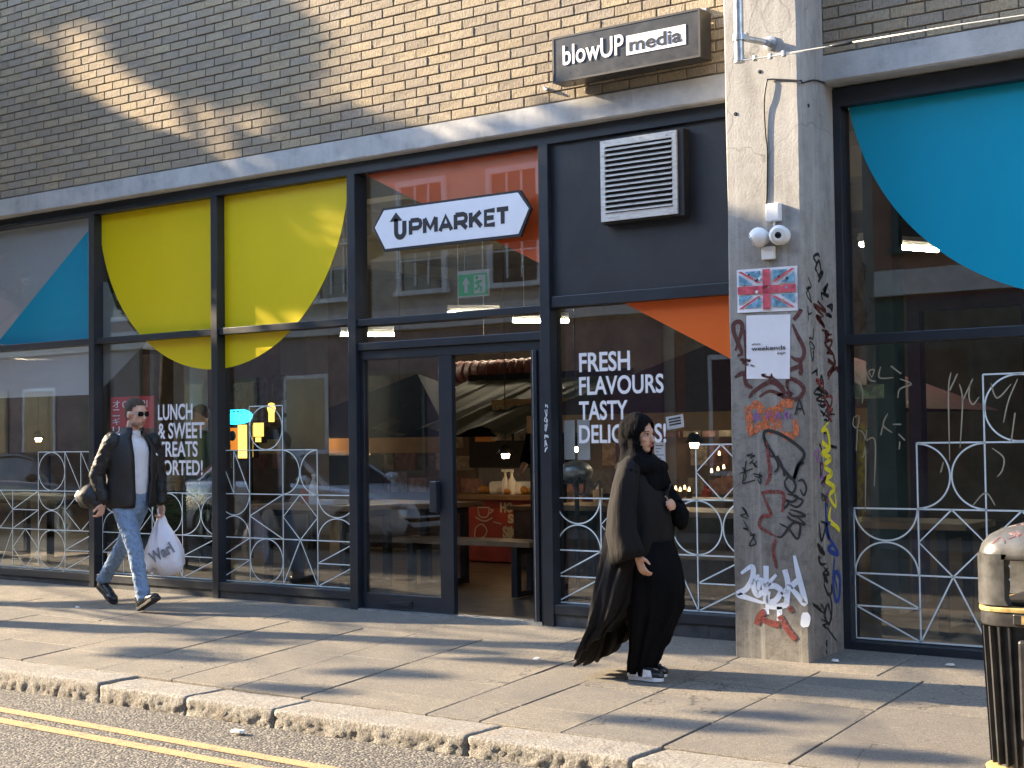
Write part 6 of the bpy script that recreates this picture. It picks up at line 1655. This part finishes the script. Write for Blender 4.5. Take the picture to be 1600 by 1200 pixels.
mesh_obj('body', blob(body, .0065, 3), SKIN, man)
# hair: short cap on the skull
hair = blob([('e', HP(-.018, 0, .052), Vector((.100, .081, .092)), R3), ('e', HP(-.045, 0, .0), Vector((.068, .074, .075)), R3)], .007, 2)
bm = bmesh.new(); bm.from_mesh(hair); R3i = R3.transposed()
kill = []
for v in bm.verts:
    q = R3i @ (v.co-hc)
    lim = .058+(.02 if abs(q.y) < .05 else 0) if q.x > .035 else (-.005 if q.x > -.03 else -.055)
    if q.z < lim: kill.append(v)
bmesh.ops.delete(bm, geom=kill, context='VERTS'); bm.to_mesh(hair); bm.free(); mesh_obj('hair', hair, HAIR, man)
# sunglasses
sgm = MB(); GLS = simple('sunglass_lens', (.006, .006, .007), .08)
def lens(cy): 
    m = MB(); c = HP(.104, cy, .008); a_ = R3 @ Vector((0, 1, 0)); b_ = R3 @ Vector((0, 0, 1)); n_ = R3 @ Vector((1, 0, 0))
    ring = [c+a_*(.027*math.copysign(abs(math.cos(t))**.7, math.cos(t)))+b_*(.0215*math.copysign(abs(math.sin(t))**.75, math.sin(t)))-n_*abs(cy+.027*math.cos(t))*.16 for t in [2*PI*k/20 for k in range(20)]]
    m.loft([[p-n_*.004 for p in ring], [p+n_*.003 for p in ring]]); return m
gl = lens(.033).build('lens', GLS, man); gl2 = lens(-.033).build('lens', GLS, man)
m = MB(); m.tube([HP(.107, -.008, .014), HP(.109, 0, .017), HP(.107, .008, .014)], .0025, 5)
for sg_ in (-1, 1): m.tube([HP(.100, sg_*.060, .014), HP(.06, sg_*.078, .012), HP(-.008, sg_*.083, .008)], .0035, 5)
m.build('glasses_frame', STEEL, man, smooth=True)
mesh_obj('lips', blob([('e', HP(.095, 0, -.062), Vector((.008, .021, .0065)), R3)], .004, 1), LIPS, man)
mesh_obj('beard', (lambda me: me)(blob([('e', HP(.030, 0, -.074), Vector((.0655, .0565, .042)), R3)], .006, 1)), simple('stubble', (.30, .165, .11), .7, var=.2, scale=90), man)
# t-shirt, jeans, jacket
tee = blob([('c', W(.02, -.13, 1.43), W(.02, .13, 1.43), .078, .078), ('c', W(.035, 0, 1.34), W(.025, 0, 1.06), .160, .158, .84, Lm), ('c', W(.045, 0, 1.50), W(.03, 0, 1.44), .068, .078)], .011, 4); wrinkle(tee, .006, 14); mesh_obj('t_shirt', tee, TEE, man)
m = MB(); m.tube(cr([HP(.0, -.062, -.135), HP(.065, -.045, -.175), HP(.08, 0, -.19), HP(.065, .045, -.175), HP(.0, .062, -.135)], 5), .0022, 5); m.build('neck_chain', STEEL, man, smooth=True)
jn = blob([('c', W(.0, -.06, .955), W(.0, .06, .955), .135, .135, 1.0, (0, 0, 1)), ('c', hR, kR, .100, .070), ('c', kR, aR+Vector((0, 0, .02)), .070, .057), ('c', hL, kL, .100, .070), ('c', kL, aL+Vector((0, 0, .01)), .070, .058), ('c', W(.01, 0, .93), W(.01, 0, 1.04), .155, .15, .86, Lm),
          ('c', aR+Vector((0, 0, .055)), aR+Vector((0, 0, .01)), .063, .060), ('e', aR+Fm*.02, (.064, .06, .03)), ('e', aL+Fm*.01+Vector((0, 0, .0)), (.066, .06, .035))], .010, 3)
wrinkle(jn, .005, 11, 1.7); wrinkle(jn, .003, 24, 2.0, 5); mesh_obj('jeans', jn, DENIM, man)
def jr(z, hw, dp, cf, gap, n=30, z_fr=0):       # open C shaped ring round the torso
    out = []
    for k in range(n+1):
        a = gap+(2*PI-2*gap)*k/n
        w = 1+.035*math.sin(a*7+z*22)+.03*math.sin(a*4-z*17)
        out.append(W(cf+dp*w*math.copysign(abs(math.cos(a))**.9, math.cos(a)), hw*w*math.sin(a), z+z_fr*math.cos(a)))
    return out
open_shell([jr(.875, .205, .168, .010, .34), jr(.90, .215, .174, .010, .33), jr(.96, .222, .178, .015, .32), jr(1.03, .215, .168, .018, .33), jr(1.12, .215, .172, .022, .36), jr(1.22, .222, .175, .025, .38), jr(1.32, .232, .172, .025, .38), jr(1.40, .235, .155, .022, .38), jr(1.455, .205, .130, .02, .40), jr(1.49, .15, .110, .02, .46), jr(1.515, .098, .088, .03, .5), jr(1.56, .085, .082, .035, .62)], 'jacket', JACK, man, .012)
def sleeve(a, b, c, r0, r1, r2, mat, seed, nm='sleeve'):
    me = blob([('c', a, b, r0, r1), ('c', b, c, r1, r2), ('c', a+(a-b).normalized()*-.02, a, r0*1.05, r0*1.05)], .010, 4); wrinkle(me, .007, 13, 1.5, seed); wrinkle(me, .006, 30, 1.0, seed+3); return mesh_obj(nm, me, mat, man)
sleeve(shR, elR, wrR+Vector((0, 0, .02)), .084, .066, .052, JACK, 1); sleeve(shL, elL, wrL+Vector((0, 0, .02)), .084, .066, .052, JACK, 7)
m = MB(); lg = HP(0, 0, 0); c = W(.205, .125, 1.335); m.tube([c, c+Vector((.012, -.004, -.018)), c+Vector((.022, -.004, -.012))], .005, 5); m.build('chest_emblem', WHITE, man)
def shoe(heelp, toep, up, par, matu, mats, matt=None, s=1.0, hi=.10):
    d = (toep-heelp); Ln = d.length; d.normalize(); sd = up.cross(d).normalized()
    def P(f, l, z): return heelp+d*f*Ln+sd*l*s+up*z*s
    me = blob([('e', P(.14, 0, .055), Vector((.055, .040, .055))*s, Matrix((d, sd, up)).transposed()), ('c', P(.16, 0, .10*hi/.10), P(.16, 0, .05), .044*s, .042*s), ('c', P(.2, 0, .055), P(.62, 0, .045), .042*s, .040*s), ('e', P(.76, 0, .036), Vector((.065, .047, .034))*s, Matrix((d, sd, up)).transposed())], .008, 3)
    u = mesh_obj('shoe', me, matu, par)
    m = MB(); prof = [(0, .026), (.06, .036), (.25, .037), (.45, .036), (.65, .047), (.85, .046), (.96, .03), (1.0, .012)]
    L1 = [P(f, w, 0) for f, w in prof]+[P(f, -w, 0) for f, w in prof[::-1]]
    m.loft([L1, [p+up*.026*s for p in L1]]); m.build('sole', mats, u, bevel=.004)
    if matt:
        for f0, f1, zz, w in ((.02, .36, .045, .043), (.5, .78, .045, .048)):
            for sg_ in (-1, 1):
                m = MB(); q = [P(f0, sg_*w, .028), P(f1, sg_*w, .028), P(f1-.05, sg_*(w-.008), zz+.025), P(f0+.02, sg_*(w-.004), zz+.03)]; m.add([p for p in q]+[p+sd*sg_*.004 for p in q], [(0, 1, 2, 3), (7, 6, 5, 4), (0, 4, 5, 1), (1, 5, 6, 2), (2, 6, 7, 3), (3, 7, 4, 0)]); m.build('shoe_panel', matt, u)
    m = MB()
    for k in range(4): m.tube([P(.34+.07*k, -.022, .098-.012*k), P(.37+.07*k, 0, .104-.013*k), P(.34+.07*k, .022, .098-.012*k)], .0028*s, 4)
    m.build('laces', par_lace, u); return u
par_lace = BPLAS
up = Vector((0, 0, 1))
tR = (Fm*math.cos(.42)+up*math.sin(.42)); uR = (up*math.cos(.42)-Fm*math.sin(.42))
h0 = W(.245, -.08, .006); shoe(h0, h0+tR*.30, uR, man, SHOEB, SOLE)
tL = (Fm*math.cos(.50)-up*math.sin(.50)); uL = (up*math.cos(.50)+Fm*math.sin(.50))
h1 = W(-.62, .09, .148); shoe(h1, h1+tL*.295, uL, man, SHOEB, SOLE)
# dark riding cap held at his hip
hg = W(-.165, -.275, .975)
hat = empty('cap', hg); tag(hat, "dark round cap held under the man's right hand", 'cap')
me = blob([('e', hg, (.115, .105, .10)), ('e', hg+Vector((-.05, .0, -.015)), (.09, .09, .085)), ('e', hg+Fm*.06-up*.06, (.09, .06, .03))], .011, 3); wrinkle(me, .006, 16); mesh_obj('crown', me, JACK, hat)
m = MB(); m.tube([hg+Vector((-.11, -.04, .05)), hg+Vector((-.14, -.05, .0)), hg+Vector((-.12, -.05, -.04))], .010, 6); m.build('buckle', STEEL, hat)
# carrier bag
hb = wrL-up*.095
bag = empty('carrier_bag', hb); tag(bag, "full white plastic carrier bag with grey lettering in the man's left hand", 'carrier bag')
Rp = Vector((_R.x, _R.y, 0)).normalized(); Vp = Vector((-Rp.y, Rp.x, 0))
BAG = NT('bag_plastic'); pb = BAG.pbr((.80, .78, .84), .32, 0, BAG.bump(BAG.noise(BAG.pos((1, 1, .5), obj=True), 22, 5, .6), .7, .012)); pb.inputs['Subsurface Weight'].default_value = .12; BAG = BAG.m
rings = []
for z, w, d, cx in ((.0, .022, .02, 0), (-.035, .035, .03, 0), (-.08, .05, .045, .004), (-.14, .085, .07, .01), (-.22, .125, .095, .015), (-.30, .155, .11, .022), (-.375, .172, .115, .028), (-.42, .165, .105, .02), (-.455, .13, .085, -.005), (-.475, .06, .045, -.03)):
    ring = []
    for k in range(40):
        a = 2*PI*k/40; wv = 1+.10*math.sin(a*9+z*6)*max(0, 1+z*2.2)+.06*math.sin(a*5+z*21)
        ring.append(hb+Rp*(cx+w*wv*math.cos(a))+Vp*(d*wv*math.sin(a))+up*(z+.018*math.sin(a*3+1)*(1 if z < -.4 else 0)-(.05*max(0, math.cos(a)) if z < -.36 else 0)))
    rings.append(ring)
m = MB(); m.loft(rings); o = m.build('sack', BAG, bag, smooth=True); wrinkle(o.data, .006, 26, .6)
for sg_ in (-1, 1):
    m = MB(); pts = cr([hb+Rp*sg_*.015+up*-.01, hb+Rp*sg_*.022+up*.035, hb+up*.055, ], 5); ribbon(m, pts, .02, tuple(-Vp), thick=.003); m.build('bag_handle', BAG, bag)
# lettering printed on the bag, on the side towards the road
cu = bpy.data.curves.new('t', 'FONT'); cu.body = 'Warl'; cu.size = .14; cu.offset = .004; cu.extrude = .0012
o = bpy.data.objects.new('t', cu); COL.objects.link(o); dg = bpy.context.evaluated_depsgraph_get(); me = bpy.data.meshes.new_from_object(o.evaluated_get(dg)); bpy.data.objects.remove(o)
nB = -Vp; A0 = math.radians(28); ex = Rp*math.cos(A0)+up*math.sin(A0); ez = up*math.cos(A0)-Rp*math.sin(A0)
for v in me.vertices:
    x, y, z = v.co; p = hb+Rp*-.045+up*-.405+ex*x*.72+ez*y*.95
    lc = p-hb; w_ = lc.dot(Rp)-.02; bulge = .118*math.sqrt(max(0.02, 1-(w_/.19)**2)); v.co = p+nB*(bulge-(p-hb).dot(nB)+.006+z)
mesh_obj('lettering', me, simple('bag_grey_print', (.22, .23, .25), .6), bag, smooth=False)

MS = .965
man.scale = (MS, MS, MS)
for q_ in (hat, bag): q_.location = org+(q_.location-org)*MS

# ------------------------------------------------------------------ the woman
yw = math.radians(2)
fo = pg(1008, 1062)
K = .925
W = Fig((fo.x, fo.y+.02, gz(fo.x, fo.y)), yw, 1.0)
Fw, Lw = W.F, W.L
wom = empty('person', W.o); tag(wom, 'woman in a black headscarf and long flowing black cloak walking past the window', 'person')
Zc = (W.o-_C).dot(_F); VS = F_PX/Zc; 
p0 = proj(W(0, 0, .8)); p1 = proj(W(.1, 0, .8)); p2 = proj(W(0, .1, .8)); FS = (p1[0]-p0[0])/.1; LS = (p2[0]-p0[0])/.1; U0 = p0[0]
pzv = proj(W(0, 0, 0))[1]; pz1 = proj(W(0, 0, 1.5))[1]; VS = (pzv-pz1)/1.5
fu = lambda u, l=0: (u-U0-LS*l)/FS
zv = lambda v: (pzv-v)/VS
hc = W(fu(1001, -.0), 0, zv(680))
R3 = Matrix((Fw, Lw, Vector((0, 0, 1)))).transposed() @ Matrix.Rotation(math.radians(-4), 3, 'Z') @ Matrix.Rotation(.06, 3, 'Y')
hp, HP = head_parts(W, hc, .90, R3, .95)
zS = zv(735)
shR, elR, wrR = W(fu(991, -.13), -.13, zv(745)), W(fu(972, -.23), -.23, zv(800)), W(fu(996, -.24), -.24, zv(862))
shL, elL, wrL = W(fu(1010, .16), .16, zv(722)), W(fu(1030, .2), .20, zv(800)), W(fu(1046, .05), .05, zv(790))
fR, fL = W(fu(1000, -.05), -.05, .09), W(fu(1008, .07), .07, .09)
body = hp+[('c', HP(-.01, 0, -.08), W(fu(1000), 0, zv(725)), .05, .055), ('c', W(fu(1000), -.09, zv(740)), W(fu(1000), .10, zv(738)), .05, .05), ('c', W(fu(1003), 0, zv(750)), W(fu(1005), 0, zv(840)), .12, .11, .8, Lw), ('c', W(fu(1006), -.05, zv(850)), W(fu(1006), .05, zv(850)), .115, .115),
    ('c', shR, elR, .042, .035), ('c', elR, wrR, .034, .022), ('c', shL, elL, .042, .035), ('c', elL, wrL, .034, .022), ('c', W(fu(1006), -.07, zv(870)), W(fu(1012, -.05), -.05, .42), .07, .045), ('c', W(fu(1012, -.05), -.05, .42), fR, .042, .028), ('c', W(fu(1006), .08, zv(870)), W(fu(1026, .07), .07, .42), .07, .045), ('c', W(fu(1026, .07), .07, .42), fL, .042, .028)]
body += hand_parts(W, wrR, tuple(Fw*.35-up*.93), tuple(Lw*.8+Fw*.4), .90, .45, thumb_side=tuple(Fw+Lw*.3))
body += hand_parts(W, wrL-Fw*.02, tuple(Fw*.75+up*.10-Lw*.5), tuple(-Lw-up*.2), .90, .75, thumb_side=(0, 0, 1))
mesh_obj('body', blob(body, .0058, 2), SKIN2, wom)
# face details
IR = simple('dark_iris', (.02, .012, .008), .15); BR = simple('dark_brow', (.02, .014, .012), .7)
for sg_ in (-1, 1):
    e_ = HP(.079, sg_*.031, .006)
    o = mesh_obj('eye', blob([('e', e_, Vector((.011, .014, .0075))*.95, R3)], .003, 1), simple('eye_white', (.55, .52, .50), .3), wom)
    mesh_obj('iris', blob([('e', HP(.089, sg_*.033, .006), Vector((.0035, .0062, .0062)), R3)], .0022, 1), IR, o)
    m = MB(); m.tube([HP(.090, sg_*.014, .026), HP(.091, sg_*.030, .031), HP(.078, sg_*.050, .026)], [.003, .0036, .002], 5); m.build('eyebrow', BR, wom, smooth=True)
    m = MB(); m.tube([HP(.090, sg_*.018, .012), HP(.090, sg_*.031, .0155), HP(.079, sg_*.046, .010)], [.0014, .0024, .0016], 5); m.build('eyelashes', BR, wom, smooth=True)
mesh_obj('lips', blob([('e', HP(.096, 0, -.057), Vector((.008, .018, .0052)), R3), ('e', HP(.095, 0, -.066), Vector((.009, .016, .006)), R3)], .0035, 1), LIPS, wom)
# headscarf
sc_ = blob([('e', HP(-.022, 0, .030), Vector((.112, .094, .112)), R3), ('e', HP(.002, 0, -.055), Vector((.092, .080, .085)), R3), ('e', HP(-.055, 0, -.03), Vector((.085, .078, .09)), R3), ('c', HP(-.01, 0, -.10), W(fu(1002), 0, zv(728)), .078, .10),
    ('e', W(fu(1004), 0, zv(732)), (.15, .185, .075)), ('c', W(fu(992, -.12), -.12, zv(722)), W(fu(984, -.17), -.17, zv(740)), .06, .07), ('e', W(fu(1020), 0, zv(752)), (.09, .11, .10)), ('c', HP(-.05, 0, -.02), W(fu(990), 0, zv(728)), .06, .085)], .009, 5)
wrinkle(sc_, .008, 11, .8); wrinkle(sc_, .004, 26, .7, 4)
bm = bmesh.new(); bm.from_mesh(sc_); R3i = R3.transposed(); kill = []
for v in bm.verts:
    q = (R3i @ (v.co-hc))/.90
    if q.x > .022 and (q.y/.066)**2+((q.z+.018)/.098)**2 < 1: kill.append(v)
bmesh.ops.delete(bm, geom=kill, context='VERTS'); bm.to_mesh(sc_); bm.free(); mesh_obj('headscarf', sc_, BCLOTH, wom)
# long inner dress / trousers
def ring(v, uL_, uR_, b, n=96, lc=0, amp=.0, seed=0, tilt=0, nf=9):
    hw = (uR_-uL_)/2; a = math.sqrt(max((hw*.35)**2, hw**2-(LS*b)**2))/FS; cf = fu((uL_+uR_)/2, lc); out = []
    for k in range(n):
        t = 2*PI*k/n; w = 1+amp*(math.sin(nf*t+seed+v*.010)*.8+.5*math.sin((nf*1.7//1)*t+seed*2.1-v*.015)+.7*math.sin(3*t+v*.02))
        f = a*w*math.cos(t); out.append(W(cf+f, lc+b*w*math.sin(t), zv(v)+tilt*f/a))
    return out
m = MB(); m.loft([ring(845, 965, 1052, .17, amp=.01), ring(880, 968, 1062, .19, amp=.03), ring(915, 975, 1066, .20, amp=.05), ring(950, 980, 1062, .19, amp=.07), ring(985, 984, 1046, .17, amp=.09), ring(1010, 984, 1034, .14, amp=.10), ring(1032, 980, 1026, .125, amp=.10), ring(1050, 979, 1021, .12, amp=.10, tilt=-.01)]); m.build('dress', BCLOTH, wom, smooth=True)
# knee pushing the cloth forward, second trouser leg
me = blob([('c', W(fu(1035, .07), .07, zv(880)), W(fu(1046, .08), .08, zv(945)), .10, .085), ('c', W(fu(1046, .08), .08, zv(945)), W(fu(1014, .09), .09, zv(1034)), .085, .055)], .012, 6); wrinkle(me, .012, 9, .7); mesh_obj('trouser_leg', me, BCLOTH, wom)
# cloak
cl = [ring(712, 982, 1014, .09), ring(720, 974, 1026, .15, amp=.01), ring(735, 968, 1034, .185, amp=.015), ring(760, 962, 1042, .20, amp=.018), ring(790, 955, 1052, .205, amp=.02, nf=8), ring(820, 949, 1056, .215, amp=.028, nf=8),
      ring(850, 942, 1052, .23, amp=.035, nf=8, tilt=.0), ring(880, 935, 1046, .24, amp=.06, nf=11, tilt=.01), ring(912, 927, 1038, .25, amp=.075, nf=11, tilt=.02), ring(945, 920, 1030, .255, amp=.09, nf=11, tilt=.05), ring(972, 914, 1018, .26, amp=.10, nf=11, tilt=.09), ring(992, 905, 1004, .26, amp=.11, nf=11, tilt=.13), ring(1008, 899, 992, .255, amp=.11, nf=11, tilt=.13), ring(1012, 897, 990, .25, amp=.11, nf=11, tilt=.13)]
m = MB(); m.loft(cl, cap=False); o = m.build('cloak', ABAYA, wom, smooth=True); wrinkle(o.data, .010, 6, .5)
md = o.modifiers.new('s', 'SOLIDIFY'); md.thickness = .008; dg = bpy.context.evaluated_depsgraph_get(); me = bpy.data.meshes.new_from_object(o.evaluated_get(dg)); o.modifiers.clear(); o.data = me
for p in me.polygons: p.use_smooth = True
# wide sleeves
def wsl(pts, radii, nm, mat, seed, side):
    rings = []
    for i, (p, (ra, rb_)) in enumerate(zip(pts, radii)):
        t = (pts[min(i+1, len(pts)-1)]-pts[max(i-1, 0)]).normalized(); a = t.cross(side).normalized(); b = t.cross(a)
        rings.append([p+a*ra*math.cos(q)*(1+.06*math.sin(5*q+seed+i))+b*rb_*math.sin(q)*(1+.06*math.sin(4*q+seed)) for q in [2*PI*k/28 for k in range(28)]])
    m = MB(); m.loft(rings, cap=False); o = m.build(nm, mat, wom, smooth=True); wrinkle(o.data, .008, 12, 1, seed)
    md = o.modifiers.new('s', 'SOLIDIFY'); md.thickness = .006; dg = bpy.context.evaluated_depsgraph_get(); me = bpy.data.meshes.new_from_object(o.evaluated_get(dg)); o.modifiers.clear(); o.data = me
    for p in me.polygons: p.use_smooth = True
S = lambda u, l, v: W(fu(u, l), l, zv(v))
wsl([S(990, -.13, 716), S(985, -.165, 728), S(979, -.20, 758), S(974, -.22, 795), S(973, -.235, 828), S(980, -.245, 856), S(984, -.25, 872)], [(.03, .03), (.068, .055), (.078, .062), (.085, .062), (.098, .062), (.108, .058), (.112, .054)], 'sleeve', ABAYA, 2, Lw)
wsl([S(1012, .15, 715), S(1022, .18, 735), S(1034, .2, 765), S(1046, .19, 790), S(1056, .13, 800), S(1060, .07, 801), S(1059, .04, 800)], [(.05, .05), (.08, .07), (.08, .07), (.085, .07), (.085, .06), (.085, .055), (.08, .05)], 'sleeve', BCLOTH, 5, Lw)
me = blob([('e', S(1064, .06, 806), (.05, .05, .085)), ('e', S(1058, .08, 795), (.05, .06, .06))], .011, 4); wrinkle(me, .01, 12); mesh_obj('sleeve_drape', me, BCLOTH, wom)
# phone in her left hand
ph = S(1043, .02, 775); phn = MB(); phn.box((-.004, -.036, -.07), (.004, .036, .07)); o = phn.build('phone', BPLAS, bevel=.003); o.location = ph; o.rotation_euler = (.25, .35, .5); tag(o, "black phone held in the woman's raised left hand", 'phone')
par_lace = WHITE
WSO = simple('white_rubber', (.70, .70, .72), .5)
hf = pg(982, 1056, 0); zz0 = gz(hf.x, hf.y)
a_ = W(fu(981, -.06), -.06, .004); shoe(a_, a_+Fw*.218, up, wom, SHOEB, WSO, WSO, .92)
b_ = W(fu(992, .09), .09, .016); dt = (Fw*.98-up*.05).normalized(); shoe(b_, b_+dt*.195, up, wom, SHOEB, WSO, WSO, .92)

# two figures inside the hall, dim behind the glass
def dim_person(u, v0, v1, Y, top, legs, lab):
    c = px(u, 760, Y); h = 1.7; t = empty('person', (c.x, Y, 0)); tag(t, lab, 'person')
    def P(x, y, z): return Vector((c.x+x, Y+y, z))
    mesh_obj('body', blob([('e', P(0, 0, 1.60), (.085, .095, .115)), ('c', P(0, 0, 1.5), P(0, 0, 1.4), .05, .06), ('c', P(-.15, 0, 1.38), P(.15, 0, 1.38), .06, .06), ('c', P(0, 0, 1.3), P(0, 0, 1.0), .13, .12), ('c', P(-.19, 0, 1.36), P(-.26, -.02, 1.1), .045, .038), ('c', P(-.26, -.02, 1.1), P(-.2, -.2, 1.0), .036, .026), ('c', P(.19, 0, 1.36), P(.26, -.02, 1.1), .045, .038), ('c', P(.26, -.02, 1.1), P(.2, -.2, 1.0), .036, .026), ('c', P(-.09, 0, .92), P(-.1, 0, .08), .08, .045), ('c', P(.09, 0, .92), P(.1, 0, .08), .08, .045), ('e', P(-.1, -.06, .04), (.05, .12, .04)), ('e', P(.1, -.06, .04), (.05, .12, .04)), ('e', P(0, -.09, 1.585), (.014, .022, .02))], .014, 3), SKIN2, t)
    mesh_obj('top', blob([('c', P(-.15, 0, 1.39), P(.15, 0, 1.39), .075, .075), ('c', P(0, 0, 1.33), P(0, 0, .93), .15, .15), ('c', P(-.19, 0, 1.37), P(-.26, -.02, 1.12), .062, .055), ('c', P(.19, 0, 1.37), P(.26, -.02, 1.12), .062, .055)], .014, 3), top, t)
    mesh_obj('trousers', blob([('c', P(-.09, 0, .93), P(-.1, 0, .12), .10, .065), ('c', P(.09, 0, .93), P(.1, 0, .12), .10, .065)], .014, 3), legs, t)
    mesh_obj('hair', blob([('e', P(0, .02, 1.645), (.095, .10, .10))], .014, 2), HAIR, t)
dim_person(312, 660, 860, 1.9, simple('green_top', (.10, .20, .07), .8), BCLOTH, 'person in a green top standing behind the white column inside the hall')
dim_person(858, 650, 850, 2.9, BCLOTH, BCLOTH, 'person in black half hidden by the open door post beside the stall counter')
